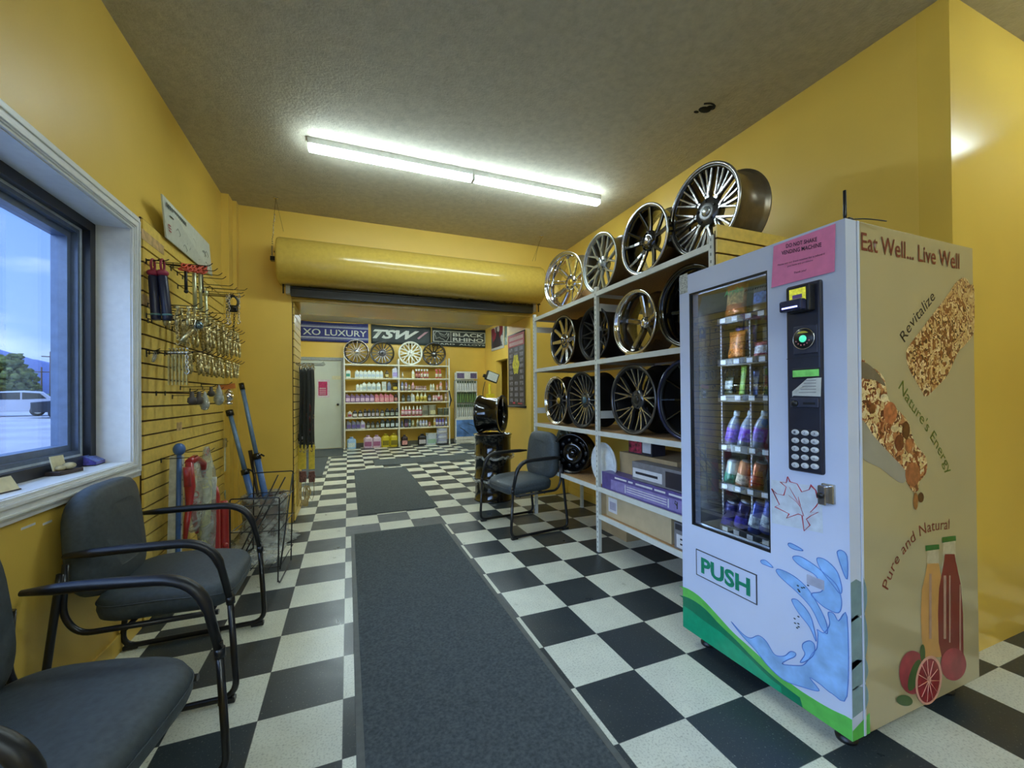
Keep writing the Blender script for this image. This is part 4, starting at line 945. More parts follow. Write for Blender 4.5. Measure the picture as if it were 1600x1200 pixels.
# low shelf
put(make_wheel('black steel wheel rim facing out on the low shelf behind the chair', 'steel', .185, .19, gloss, gloss, gloss, dish=.05, n=0.0001 and 1, cap_m=gloss, hubr=.04, w=.01), 0, 0, .517, rz=38, y=1.82, x=1.935)
put(make_wheel('pale grey-green wheel rim behind the black steel one on the low shelf', 'straight', .2, .18, mat('pale_green_paint', (130, 140, 120), .4), mat('pale_green_paint', (130, 140, 120), .4), None, dish=.04, n=8), 0, 0, .517, y=2.23, x=2.10)
t_ = thing('wheel_trim_ring', 'white round wheel trim leaning by the middle post on the low shelf', 'wheel trim', (1.93, 1.29, .517), (0, 0, R(0)))
mb = MB(); mb.lathe([(.0, .02), (.07, .01), (.1, .03), (.14, .02), (.168, .0), (.172, .01), (.14, .04), (0, .05)], 40, 'x', M=Matrix.Translation((0, 0, .172)), closed=False); mb.build('disc', mat('white_trim_plastic', (214, 220, 222), .3), t_)
# ---- boxes on the low shelves
card = mat('brown_cardboard', (176, 152, 112), .8, var=.06, scale=8)
def carton(name, label, x0, x1, y0, y1, z0, z1, m1, group=None):
    t_ = thing(name, label, 'box', ((x0+x1)/2, (y0+y1)/2, z0), group=group); a, b_, c = (x1-x0)/2, (y1-y0)/2, z1-z0
    mb = MB(); mb.box(-a, a, -b_, b_, 0, c, .002); mb.build('carton', m1, t_); return t_, a, b_, c
def face_rect(t_, a, y0, y1, z0, z1, m1, name='printed_panel', off=.0008):
    mb = MB(); mb.poly([(-a-off, y0, z0), (-a-off, y1, z0), (-a-off, y1, z1), (-a-off, y0, z1)]); return mb.build(name, m1, t_)
purple = mat('purple_print', (86, 74, 134), .4, var=.08); lilac = mat('lilac_print', (132, 122, 176), .4, var=.08); wpr = mat('white_print', (208, 208, 212), .45, var=.03); dkpr = mat('dark_print', (44, 42, 52), .4); greyp = mat('grey_print', (120, 118, 122), .45)
t_, a, b_, c = carton('light_bar_box', 'long purple light bar box at the front of the low shelf', 1.875, 1.99, .16, 1.22, .517, .645, purple)
face_rect(t_, a, -b_+.02, b_-.12, .012, .085, lilac)
mb = MB()
for k in range(3): mb.box(-a-.0016, -a-.0006, -.18+.0, .22, .03+k*.016, .036+k*.016)
mb.box(-a-.0016, -a-.0006, -.2, -.19, .02, .075); mb.box(-a-.0016, -a-.0006, .23, .24, .02, .075); mb.build('lamp_drawing', wpr, t_)
mb = MB()
for y0, y1 in ((-.44, -.36), (-.34, -.2), (-.17, -.07), (-.05, .12), (.15, .2), (.22, .36)): mb.box(-a-.0016, -a-.0006, y0, y1, .1, .112)
mb.build('printed_line', wpr, t_)
mb = MB(); mb.tube([(-a-.001, -.27, .03), (-a-.001, -.27, .07), (-a-.001, -.255, .075), (-a-.001, -.25, .06), (-a-.001, -.27, .05)], .004, 5); mb.build('printed_logo', dkpr, t_)
carton('cardboard_box', 'plain brown cardboard box behind the purple light bar box', 2.0, 2.4, .55, 1.16, .517, .80, card)
t_, a, b_, c = carton('lamp_box', 'black and white lamp box on top of the purple light bar box', 1.885, 1.985, .26, .86, .647, .775, greyp)
face_rect(t_, a, .0, b_-.01, .02, .085, wpr); face_rect(t_, a, -b_+.01, -.03, .01, .11, dkpr)
mb = MB(); mb.box(-a-.0016, -a-.0006, .04, b_-.04, .045, .062); mb.build('lamp_drawing', dkpr, t_)
t_, a, b_, c = carton('bulb_box', 'dark box with red print standing on the brown cardboard box', 2.01, 2.13, .80, 1.06, .802, .925, dkpr)
face_rect(t_, a, -.02, b_-.01, .01, .11, mat('red_splash_print', (150, 40, 70), .4, var=.5, scale=30)); face_rect(t_, a, -b_+.01, -.03, .02, .1, wpr)
t_, a, b_, c = carton('green_carton', 'small yellow-green printed box by the vending machine on the low shelf', 1.9, 2.05, .16, .40, .777, .90, dkpr)
face_rect(t_, a, -b_+.01, b_-.01, .01, .05, mat('lime_print', (176, 186, 60), .4, var=.2)); face_rect(t_, a, -b_+.03, b_-.03, .055, .11, mat('mint_print', (140, 190, 180), .4, var=.2))
t_.location.x = 1.97; t_.location.z = .777
carton('cardboard_box', 'brown box under the small printed box near the vending machine', 1.995, 2.4, .15, .50, .517, .774, card)
t_, a, b_, c = carton('cardboard_box', 'long plain brown cardboard box lying on the lowest shelf', 1.90, 2.40, .50, 1.20, .302, .478, mat('pale_cardboard', (186, 168, 134), .8, var=.05, scale=8))
t_.location.x += .0
face_rect(t_, a, b_-.14, b_-.03, .04, .15, wpr, 'paper_label')
mb = MB()
for k in range(9): mb.box(-a-.0016, -a-.0006, b_-.125+k*.009, b_-.125+k*.009+.004, .06, .12)
mb.build('barcode', mat('lilac_ink', (120, 110, 150), .5), t_)
t_, a, b_, c = carton('lamp_box', 'white and grey lamp box on the lowest shelf by the vending machine', 1.885, 1.99, .16, .46, .302, .46, greyp)
face_rect(t_, a, -b_+.01, b_-.02, .01, .09, wpr); mb = MB(); mb.box(-a-.0016, -a-.0006, -b_+.03, b_-.05, .03, .04); mb.box(-a-.0016, -a-.0006, -b_+.03, b_-.05, .06, .07); mb.build('lamp_drawing', dkpr, t_)
face_rect(t_, a, -b_+.01, b_-.01, .115, .15, dkpr)
carton('cardboard_box', 'brown cardboard box on the floor under the low shelf by the wall', 2.2, 2.42, 1.35, 1.72, .0, .36, card)

# ---- stack of black wheels by the opening
sxx, syy = 1.70, 3.24-.5
sxx, syy = 1.66, 3.22
def barrel_up(z, label, rad=.235, h=.262):
    t_ = thing('alloy_wheel', label, 'wheel rim', (sxx, syy, z), group=None)
    mb = MB(); prof = [(rad, 0), (rad, .012), (rad*.95, .02), (rad*.95, .05), (rad*.925, .06), (rad*.925, h-.06), (rad*.95, h-.05), (rad*.95, h-.02), (rad, h-.012), (rad, h-.002), (rad*.92, h-.002), (rad*.89, h-.07), (rad*.89, .07), (rad*.92, 0)]
    mb.lathe(prof, 56); mb.build('barrel', gloss, t_)
    mb = MB(); mb.lathe([(.03, h-.1), (.09, h-.1), (rad*.85, h-.08), (rad*.85, h-.07), (.09, h-.09), (.03, h-.09)], 48); mb.build('disc', gloss, t_)
    mb = MB(); mb.tube([(rad*.9*math.cos(q), rad*.9*math.sin(q), h-.035) for q in [k*6.283/40 for k in range(40)]], .005, 6, closed=True); mb.build('bead_line', mat('grey_edge', (110, 112, 116), .3, .6), t_)
    return t_
barrel_up(0, 'black wheel rim lying flat at the bottom of the stack in the opening'); barrel_up(.263, 'black wheel rim lying flat in the middle of the stack'); barrel_up(.526, 'black wheel rim lying flat at the top of the stack, under the upright one')
for z in (.255, .52):
    mb = MB(); random.seed(int(z*100)); pts = [((.225+random.uniform(0, .03))*math.cos(q), (.225+random.uniform(0, .03))*math.sin(q), random.uniform(-.02, .012)) for q in [k*6.283/40 for k in range(40)]]
    mb.tube([(sxx+a, syy+b_, z+c) for a, b_, c in pts], .016, 6, closed=True); tag(mb.build('plastic_sleeve', bagm), 'crumpled clear plastic between %s of the stacked black rims' % ('the lower two' if z < .3 else 'the upper two'), 'plastic wrap')
t_ = make_wheel('black wheel rim standing upright on top of the stack in the opening', 'straight', .232, .29, gloss, gloss, gloss, dish=.06, n=8, cap_m=gloss)
t_.location = (sxx-.13, syy+.09, .79); t_.rotation_euler = (0, 0, R(-38))
mb = MB(); mb.box(.291, .2925, -.012, .012, .33, .42); mb.build('paper_tag', wpr, t_, 'pale paper tag')

# ================================================================== vending machine
VX, VY0, VY1, VZ0, VZ1, VXB = 1.59, -.666, .086, .072, 1.831, 2.42
mach = thing('vending_machine', 'white snack vending machine with nature graphics standing at the right', 'vending machine', (VX, VY1, 0)); mo = mach.location.copy()
class PB(MB):
    def build(s, name, m, parent=None, label=None, world=True, **k):
        for v in s.bm.verts: v.co -= mo
        return MB.build(s, name, m, parent, label, **k)
vwhite = mat('machine_white_enamel', (200, 210, 234), .28, var=.015, scale=3); vside = mat('machine_side_laminate', (178, 165, 126), .16, var=.02, scale=2, coat=.4); dark_in = mat('dark_cabinet_interior', (40, 42, 46), .5)  # white cabinet: blue daylight coloured into front, shade and yellow bounce into side
DT = .065
def V(px, py, off=0.): return at(px, py, x=VX-off)
wl, wr = VY1-.062, V(1201.5, 640).y          # window left (far) and right (near)
wz1, wz0 = V(1140, 440).z, V(1140, 841).z
b0 = MB
mb = PB()
mb.box(VX+DT, VXB, VY1-.02, VY1, VZ0, VZ1, .002); mb.box(VX+DT, VXB, VY0, VY0+.02, VZ0, VZ1, .002); mb.box(VXB-.02, VXB-.001, VY0+.02, VY1-.02, VZ0+.001, VZ1-.003); mb.box(VX+DT, VXB-.003, VY0+.02, VY1-.02, VZ1-.02, VZ1-.001); mb.box(VX+DT, VXB-.003, VY0+.02, VY1-.02, VZ0+.001, VZ0+.03)
mb.build('cabinet', vside, mach)
mb = PB()
D0, D1 = VX, VX+DT-.006
for (y0, y1, z0, z1) in ((wl, VY1, VZ0, VZ1), (VY0, wr, VZ0, VZ1), (wr, wl, wz1, VZ1), (wr, wl, VZ0, wz0)): mb.box(D0, D1, y0, y1, z0, z1)
# rounded outer corners come from thin bevel strips
bmesh.ops.remove_doubles(mb.bm, verts=mb.bm.verts, dist=1e-5)
door = mb.build('door', vwhite, mach)
mb = PB(); mb.box(VX+DT-.006, VX+DT, VY0+.006, VY1-.006, VZ0+.01, VZ1-.006) if False else frame_rect(mb, VX+DT-.006, VX+DT, VY0+.004, VY1-.004, VZ0+.01, VZ1-.006, .02); mb.build('door_gasket', blackpl, mach)
mb = PB(); frame_rect(mb, VX+.002, VX+.02, wr-.001, wl+.001, wz0-.001, wz1+.001, .007); mb.build('window_seal', blackpl, door)
mb = PB(); mb.box(VX+.010, VX+.014, wr+.004, wl-.004, wz0+.004, wz1-.004); mb.build('glass_pane', glass('machine_glass', (215, 222, 226), 3.2), door)
# interior
mb = PB(); xb = VX+.56
mb.box(VX+DT, xb, VY1-.026, VY1-.021, wz0-.1, wz1+.06); mb.box(xb, xb+.006, VY0+.25, VY1-.02, wz0-.1, wz1+.06); mb.box(VX+DT, xb, wr-.10, wr-.094, wz0-.1, wz1+.06); mb.box(VX+DT, xb, wr-.1, VY1-.02, wz1+.055, wz1+.06); mb.box(VX+DT, xb, wr-.1, VY1-.02, wz0-.105, wz0-.1)
mb.build('interior_liner', mat('interior_grey', (92, 94, 96), .5), mach)
mb = PB(); mb.box(VX+DT+.004, VX+DT+.02, VY1-.034, VY1-.026, wz0+.02, wz1-.05); mb.build('lamp_track', mat('grey_track', (70, 72, 76), .4), mach)
ledm = lamp_mat('led_dot_glow', (220, 240, 255), 130.)
mb = PB(); k = 0
z = wz0+.04
while z < wz1-.06: mb.box(VX+DT+.008, VX+DT+.016, VY1-.037, VY1-.033, z, z+.008); z += .022
o = mb.build('led_dots', ledm, mach)
TX = VX+.20
rows = [495, 563, 621, 701, 764, 833]
trayz = [at(1160, y, x=TX).z for y in rows]
ty0, ty1 = wr-.09, at(1124, 600, x=TX).y
for z in trayz:
    mb = PB(); mb.box(TX, TX+.32, ty0, ty1, z-.012, z-.004); mb.box(TX-.012, TX, ty0, ty1, z-.022, z+.014, .003); o = mb.build('tray', mat('tray_black', (34, 36, 44), .35), mach)
    mb = PB(); random.seed(int(z*1000)); y = ty1-.02
    while y > ty0+.04: mb.box(TX-.0135, TX-.0125, y-.03, y, z-.014, z+.008); y -= .062+random.random()*.02
    mb.build('price_tags', wpr, o)
for yy in (ty1+.004, ty1-.16):
    mb = PB(); mb.box(TX+.02, TX+.035, yy-.004, yy+.004, wz0, wz1-.12); mb.build('tray_rail', greyp, mach)
    mb = PB(); z = wz0+.02
    while z < wz1-.14: mb.box(TX+.017, TX+.02, yy-.0025, yy+.0025, z, z+.008); z += .018
    mb.build('rail_slots', wpr, mach)
# coils
for z in trayz[:3]:
    for yy in (ty1-.07, ty1-.19, ty1-.31):
        mb = PB(); mb.tube([(TX+.02+.25*k/60, yy+.028*math.cos(k*.63), z+.034+.028*math.sin(k*.63)) for k in range(61)], .0018, 5); mb.build('coil', steel, mach)
# snacks (each a thing)
def bag(label, pxl, pxr, pyt, pyb, col, col2, text=None, tc=None, xx=None, name='snack_bag', lean=8):
    xx = xx or TX+.03; c0 = at((pxl+pxr)/2, pyb, x=xx); w_ = abs(at(pxl, 600, x=xx).y-at(pxr, 600, x=xx).y); h = at(pxl, pyt, x=xx).z-at(pxl, pyb, x=xx).z
    t_ = thing(name, label, 'snack bag' if name == 'snack_bag' else 'snack', (c0.x, c0.y, c0.z), (0, R(lean), 0))
    mb = MB(); nx, nz = 10, 12; g_ = {}
    for s in (-1, 1):
        for i in range(nx+1):
            for j in range(nz+1):
                u, v = i/nx, j/nz; b_ = (math.sin(math.pi*u)**.6)*(math.sin(math.pi*v)**.5)*w_*.16; g_[s, i, j] = mb.bm.verts.new((s*b_, (u-.5)*w_*(1-.1*math.sin(math.pi*v)), v*h))
    for s in (-1, 1):
        for i in range(nx):
            for j in range(nz):
                f = mb.bm.faces.new((g_[s, i, j], g_[s, i+1, j], g_[s, i+1, j+1], g_[s, i, j+1])); f.smooth = True; f.material_index = 1 if .3 < (j+.5)/nz < .72 and .12 < (i+.5)/nx < .88 else 0
    bmesh.ops.remove_doubles(mb.bm, verts=mb.bm.verts, dist=1e-5)
    mb.build('wrapper', [mat('foil_%d_%d_%d' % col, col, .25, .2, var=.25, scale=50), mat('print_%d_%d_%d' % col2, col2, .3, .1, var=.35, scale=70)], t_)
    if text:
        lettering(text, (-w_*.17-.002, w_*.42, h*.60), (-w_*.17-.002, -w_*.42, h*.66), (0, 0, 1), h*.16, tc, t_, weight=.01)
    return t_
bag('brown Arriba tortilla chip bag on the top tray of the machine', 1131, 1166, 441, 494, (196, 112, 60), (186, 150, 96), 'Arriba', mat('green_ink', (40, 170, 90), .4))
bag('blue and white chip bag on the top tray of the machine', 1173, 1201, 446, 488, (120, 100, 80), (96, 130, 206))
bag('orange snack bag with violet top on the second tray', 1136, 1164, 517, 560, (204, 120, 50), (190, 120, 70)); bag('violet crinkled snack bag behind the orange one on the second tray', 1145, 1182, 510, 545, (136, 120, 190), (176, 160, 214), xx=TX+.1)
bag('red and white snack bag at the right of the second tray', 1175, 1203, 533, 562, (170, 70, 90), (214, 200, 220))
bag('dark wrapped bar with white print on the third tray', 1130, 1146, 588, 618, (46, 60, 50), (180, 184, 180), name='snack_bar'); bag('green wrapped bar on the third tray', 1154, 1164, 570, 618, (130, 170, 70), (120, 150, 80), name='snack_bar'); bag('blue and white wrapped bar on the third tray', 1174, 1184, 578, 619, (130, 150, 206), (200, 205, 225), name='snack_bar')
bag('green wrapped bar at the right edge of the third tray', 1192, 1200, 575, 619, (130, 170, 70), (200, 90, 90), name='snack_bar', xx=TX+.12)
def drink(label, px, pyt, pyb, col, col2, cap, r_px=9, can=False, tilt=14, xx=None):
    xx = xx or TX+.05; c0 = at(px, pyb, x=xx); h = at(px, pyt, x=xx).z-c0.z; r_ = .03 if not can else .031
    t_ = thing('drink_can' if can else 'drink_bottle', label, 'can' if can else 'bottle', tuple(c0), (R(tilt), 0, 0))
    if can: prof = [(0, 0), (r_*.8, 0), (r_, .01), (r_, h-.012), (r_*.82, h), (0, h-.002)]
    else: prof = [(0, 0), (r_*.9, 0), (r_, .008), (r_, h*.58), (r_*.75, h*.74), (r_*.4, h*.86), (r_*.4, h*.9), (0, h*.9)]
    mb = MB(); mb.lathe(prof, 20, closed=False); mb.build('body', mat('drink_%d_%d_%d' % col, col, .2, .3, var=.1), t_)
    mb = MB(); mb.lathe([(r_*1.01, h*.22), (r_*1.02, h*.24), (r_*1.02, h*.55), (r_*1.01, h*.56)], 20, closed=False); mb.build('label_band', mat('dlabel_%d_%d_%d' % col2, col2, .3, var=.3, scale=80), t_)
    mb = MB(); mb.lathe([(0, h*.89), (r_*.45, h*.89), (r_*.45, h), (0, h)] if not can else [(0, h-.003), (r_*.7, h-.003), (r_*.75, h+.002), (0, h+.001)], 16, closed=False); mb.build('cap' if not can else 'lid', mat('cap_%d_%d_%d' % cap, cap, .35), t_)
for i, px in enumerate((1145, 1166, 1187)): drink(('leftmost', 'middle', 'rightmost')[i]+' purple-labelled bottle on the fourth tray', px-5, 640, 701, (150, 160, 175), (120, 90, 190), (190, 205, 215))
for i, px in enumerate((1139, 1158, 1180)): drink(('white and green can at the left of', 'orange and white can in the middle of', 'tall orange-red can at the right of')[i]+' the fifth tray', px, 716+2*i, 762+2*i, ((196, 206, 204), (196, 130, 90), (190, 110, 70))[i], ((60, 120, 100), (214, 190, 170), (170, 60, 40))[i], (200, 205, 210), can=True)
for i, px in enumerate((1134, 1155, 1178, 1197)): drink(('leftmost dark blue', 'second dark blue', 'third red and blue', 'rightmost blue and white')[i]+' can on the lowest tray', px, 780, 832, ((40, 40, 90), (42, 38, 84), (60, 80, 170), (70, 90, 180))[i], ((60, 50, 150), (70, 60, 160), (200, 210, 230), (190, 200, 230))[i], (190, 195, 205), can=True)

# door hardware & graphics on the front
def fpoly(pts, m1, name, off=.0008, n=5, smooth=True, parent=None, z0=None):
    P = [V(x, y, off) for x, y in pts]
    if smooth: P = catmull(P, n, True)
    mb = PB(); mb.poly(P); return mb.build(name, m1, parent or door, norm=False)
def fx(X, Y): return (1050+X/4., 840+Y/4.)
yR, yL = VY0, VY1
top1 = [fx(*q) for q in ((34, 298), (100, 320), (180, 375), (280, 480), (380, 590), (480, 680), (600, 790), (760, 925), (900, 1018), (1000, 1075), (1094, 1118))]
P = catmull([V(x, y, .0006) for x, y in top1], 5); P[0].y = yL; P[-1].y = yR
mb = PB(); mb.poly(P+[Vector((VX-.0006, yR, VZ0)), Vector((VX-.0006, yL, VZ0))]); mb.build('light_green_swoosh', mat('leaf_green_print', (96, 190, 84), .3, var=.05), door, norm=False)
cv = [fx(*q) for q in ((34, 356), (110, 380), (200, 440), (300, 545), (400, 640), (500, 745), (600, 840), (700, 925), (800, 1000))]
P = catmull([V(x, y, .0009) for x, y in cv], 5); P[0].y = yL
P = [p for p in P if p.z > VZ0+.0]
mb = PB(); mb.poly(P+[Vector((VX-.0009, P[-1].y-.01, VZ0)), Vector((VX-.0009, yL, VZ0))]); mb.build('dark_green_swoosh', mat('dark_green_print', (18, 120, 84), .3, var=.05), door, norm=False)
cv = [fx(*q) for q in ((34, 405), (110, 450), (200, 520), (300, 590), (400, 675), (500, 770), (600, 868), (680, 930))]
P = catmull([V(x, y, .0012) for x, y in cv], 5); P[0].y = yL; P = [p for p in P if p.z > VZ0]
mb = PB(); mb.poly(P+[Vector((VX-.0012, P[-1].y-.004, VZ0)), Vector((VX-.0012, yL, VZ0))]); mb.build('mid_green_swoosh', mat('mid_green_print', (20, 156, 112), .3, var=.05), door, norm=False)
sky_p = mat('water_blue_print', (140, 184, 236), .3, var=.12, scale=14); edge_p = mat('water_edge_print', (86, 128, 206), .3)
splash = [
 [(370, 525), (440, 600), (490, 628), (540, 612), (590, 650), (640, 730), (700, 740), (740, 712), (772, 722), (765, 745), (720, 765), (690, 790), (780, 800), (830, 790), (880, 720), (905, 690), (912, 600), (908, 575), (950, 595), (985, 540), (975, 470), (1010, 475), (1040, 520), (1094, 495), (1094, 990), (1000, 975), (930, 920), (860, 875), (915, 945), (905, 958), (820, 935), (700, 890), (600, 800), (520, 700), (440, 615)],
 [(650, 205), (680, 200), (760, 240), (840, 310), (900, 400), (960, 520), (970, 600), (930, 560), (870, 440), (780, 340), (680, 250)],
 [(755, 120), (800, 118), (880, 165), (960, 230), (1030, 300), (1060, 400), (1040, 470), (960, 440), (900, 390), (870, 350), (940, 330), (900, 240), (820, 190), (770, 150)],
 [(905, 130), (960, 140), (1030, 210), (1060, 310), (1050, 350), (1000, 290), (930, 200)],
 [(1035, 85), (1060, 80), (1094, 120), (1094, 260), (1060, 190), (1035, 110)],
 [(725, 38), (750, 38), (820, 80), (770, 75), (735, 58)], [(555, 143), (585, 143), (632, 187), (585, 172), (560, 160)],
 [(750, 385), (790, 395), (860, 480), (890, 580), (900, 650), (860, 560), (790, 470), (755, 410)],
 [(820, 660), (860, 645), (890, 670), (885, 730), (840, 770), (800, 780), (830, 730), (815, 690)],
]
for i, s_ in enumerate(splash):
    fpoly([fx(*q) for q in s_], sky_p, 'water_splash', .0014+.0001*i)
    mb = PB(); mb.tube(catmull([V(*fx(*q), .0016+.0001*i) for q in s_], 4, True), .0016, 4, closed=True); mb.build('splash_outline', edge_p, door)
dots = mat('dark_scuffs', (60, 74, 90), .6)
mb = PB()
random.seed(8)
for k in range(14):
    x, y = (795+random.uniform(-15, 55), 300+random.uniform(-12, 40)) if k < 8 else (770+random.uniform(-5, 60), 495+random.uniform(-10, 70)); p = V(*fx(x, y), .002); mb.ball(tuple(p), .0035, .2, 1.3, .8, 6, 5)
mb.build('scuff_marks', dots, door)
# delivery flap PUSH
q4 = [fx(*q) for q in ((152, 66), (532, 235), (532, 422), (152, 228))]
p = [V(*q) for q in q4]; zt = (p[0].z+p[1].z)/2; zb = (p[2].z+p[3].z)/2; ya, yb_ = p[0].y, p[1].y
mb = PB(); frame_rect(mb, VX-.003, VX+.001, yb_, ya, zb, zt, .004); fl = mb.build('flap_frame', mat('dark_seam', (60, 62, 70), .5), mach)
mb = PB(); mb.box(VX-.002, VX+.001, yb_+.004, ya-.004, zb+.004, zt-.004); fl = mb.build('delivery_flap', vwhite, mach)
def loff(pv): return Vector(pv)-mo
def vlett(body, p0, p1, h, m1, **k): return lettering(body, loff(p0), loff(p1), (0, 0, 1), h, m1, k.pop('parent', mach), **k)
pg = mat('push_green', (20, 130, 96), .4)
a, b_ = V(*fx(186, 215)), V(*fx(493, 362)); zb2 = (a.z+b_.z)/2
ht = (V(*fx(186, 125)).z-V(*fx(186, 215)).z)*1.0
vlett('PUSH', (VX-.003, a.y, zb2), (VX-.003, b_.y, zb2), ht, pg, weight=.035)
# grey sticker plate
p0_, p1_ = V(*fx(845, 222)), V(*fx(955, 340)); mb = PB(); mb.box(VX-.004, VX, p1_.y, p0_.y, p1_.z+.005, p0_.z-.003, .002); mb.build('coin_return_plate', mat('grey_plate', (166, 170, 190), .35), mach)
# control panel
def cq(X, Y): return (1050+X/4.286, 340+Y/4.286)
def cq2(X, Y): return (1050+X/4.286, 600+Y/4.286)
pa, pb = V(*cq(772, 460)), V(*cq2(1028, 590)); cy0, cy1 = pb.y, pa.y; cz1 = (V(*cq(772, 455)).z+V(*cq(1015, 425)).z)/2; cz0 = (V(*cq2(785, 575)).z+V(*cq2(1028, 612)).z)/2
navyp = mat('navy_black_panel', (34, 36, 50), .3); pan_m = Matrix.Identity(4)
mb = PB(); mb.box(VX-.012, VX+.01, cy0, cy1, cz0, cz1, .01, 3); pan = mb.build('control_panel', navyp, mach)
def P2(X, Y, second=False): return V(*(cq2(X, Y) if second else cq(X, Y)), .012)
# card reader
a, b_ = P2(800, 470), P2(960, 640); mb = PB(); mb.box(VX-.045, VX-.01, b_.y, a.y, b_.z+.01, a.z-.005, .006); rd = mb.build('card_reader', blackpl, mach)
a, b_ = P2(812, 475), P2(945, 555); mb = PB(); mb.box(VX-.0465, VX-.045, b_.y+.004, a.y-.008, b_.z, a.z-.012); mb.build('reader_screen', mat('yellow_green_screen', (196, 196, 60), .3, emit=(190, 190, 60), es=.25, var=.3, scale=60), rd)
mb = PB(); mb.box(VX-.0475, VX-.0465, b_.y+.016, a.y-.02, b_.z+.012, b_.z+.026, M=Matrix.Identity(4)); mb.build('screen_mark', mat('purple_mark', (110, 84, 150), .4), rd)
a, b_ = P2(785, 575), P2(940, 640); mb = PB(); mb.box(VX-.07, VX-.04, b_.y, a.y, b_.z+.012, a.z, .006); o = mb.build('card_slot_lip', mat('dark_blue_plastic', (40, 42, 70), .25), rd)
mb = PB(); mb.box(VX-.0708, VX-.07, b_.y+.015, a.y-.012, b_.z+.022, b_.z+.027); mb.build('lit_slot', lamp_mat('slot_glow', (120, 130, 255), 2.5), rd)
# round contactless reader
a, b_ = P2(815, 735), P2(980, 905); mb = PB(); mb.box(VX-.016, VX-.01, b_.y, a.y, b_.z, a.z, .003); mb.build('reader_plate', mat('navy_plate', (44, 48, 66), .4), mach)
c = P2(890, 812); mb = PB(); Tm = Matrix.Translation(c); mb.lathe([(0, -.012), (.034, -.012), (.038, -.006), (.038, .004), (0, .004)], 32, 'x', M=Tm, closed=False); dsc = mb.build('reader_disc', blackpl, mach)
mb = PB(); mb.tube([(c.x-.008, c.y+.0375*math.cos(q), c.z+.0375*math.sin(q)) for q in [k*6.283/40 for k in range(40)]], .0022, 6, closed=True); mb.build('silver_ring', steel, dsc)
mb = PB(); mb.lathe([(0, -.0135), (.0125, -.0135), (.013, -.012), (0, -.012)], 24, 'x', M=Tm, closed=False); mb.build('green_button', mat('mint_glow', (90, 200, 160), .3, emit=(60, 190, 150), es=.5), dsc)
mb = PB(); mb.prism([(c.y+.028*math.cos(q), c.z+.028*math.sin(q)) for q in [R(a_) for a_ in range(45, 136, 15)]], .0012, axis='x', lo=c.x-.0135); mb.build('yellow_cap_mark', mat('yellow_mark', (200, 196, 60), .4), dsc)
mb = PB()
for q in range(6): a_ = R(200+q*28); mb.ball((c.x-.0135, c.y+.024*math.cos(a_), c.z+.024*math.sin(a_)), .003, .3, 1, 1, 6, 5)
mb.build('indicator_dots', mat('mixed_dots', (210, 110, 120), .4, var=.5, scale=200), dsc)
# seam
a = P2(785, 945); mb = PB(); mb.box(VX-.0128, VX-.011, cy0+.002, cy1-.002, a.z-.002, a.z+.0); mb.build('panel_seam', blackpl, mach)
# lcd
a, b_ = P2(805, 1018), P2(1000, 1068); mb = PB(); mb.box(VX-.016, VX-.011, b_.y, a.y, b_.z-.002, a.z+.002, .002); o = mb.build('display_bezel', blackpl, mach)
mb = PB(); mb.box(VX-.0168, VX-.016, b_.y+.005, a.y-.005, b_.z+.004, a.z-.004); mb.build('display_screen', mat('green_lcd', (90, 150, 70), .25, emit=(80, 150, 80), es=.3, var=.2), o)
# curled notice
pts = [cq(1000, 1070), cq(905, 1078), cq(805, 1165), cq(805, 1200), cq2(812, 78), cq2(995, 84)]
mb = PB(); PP = [V(x, y, .014+.008*(i == 2)+.004*(i == 1)) for i, (x, y) in enumerate(pts)]; PP2 = [p_+Vector((.001, 0, 0)) for p_ in PP]
va = [mb.bm.verts.new(p_) for p_ in PP]; vb_ = [mb.bm.verts.new(p_) for p_ in PP2]; mb.bm.faces.new(va); mb.bm.faces.new(vb_[::-1])
for i in range(6): mb.bm.faces.new((va[i], va[(i+1) % 6], vb_[(i+1) % 6], vb_[i]))
nt_ = mb.build('paper_notice', mat('notice_paper', (206, 208, 200), .6), mach)
mb = PB()
for k in range(5): 
    y = V(*cq(930, 1090+k*20)); mb.box(VX-.0205, VX-.0195, y.y-.03, y.y+.006+.006*k, y.z-.001, y.z+.001)
mb.build('printed_lines', greyp, nt_)
# coin unit
a, b_ = P2(800, 90, True), P2(990, 172, True); mb = PB(); mb.box(VX-.02, VX-.011, b_.y, a.y, b_.z+.006, a.z-.002, .003); cu_ = mb.build('coin_unit', mat('coin_unit_navy', (44, 48, 66), .4), mach)
c = P2(832, 130, True); mb = PB(); mb.lathe([(0, -.006), (.011, -.006), (.013, 0), (0, 0)], 16, 'x', M=Matrix.Translation((VX-.019, c.y, c.z)), closed=False); mb.build('coin_return_button', blackpl, cu_)
a, b_ = P2(888, 122, True), P2(968, 138, True); mb = PB(); mb.box(VX-.0212, VX-.02, b_.y, a.y, b_.z, a.z); mb.build('coin_slot', mat('pure_black', (4, 4, 4), .6), cu_)
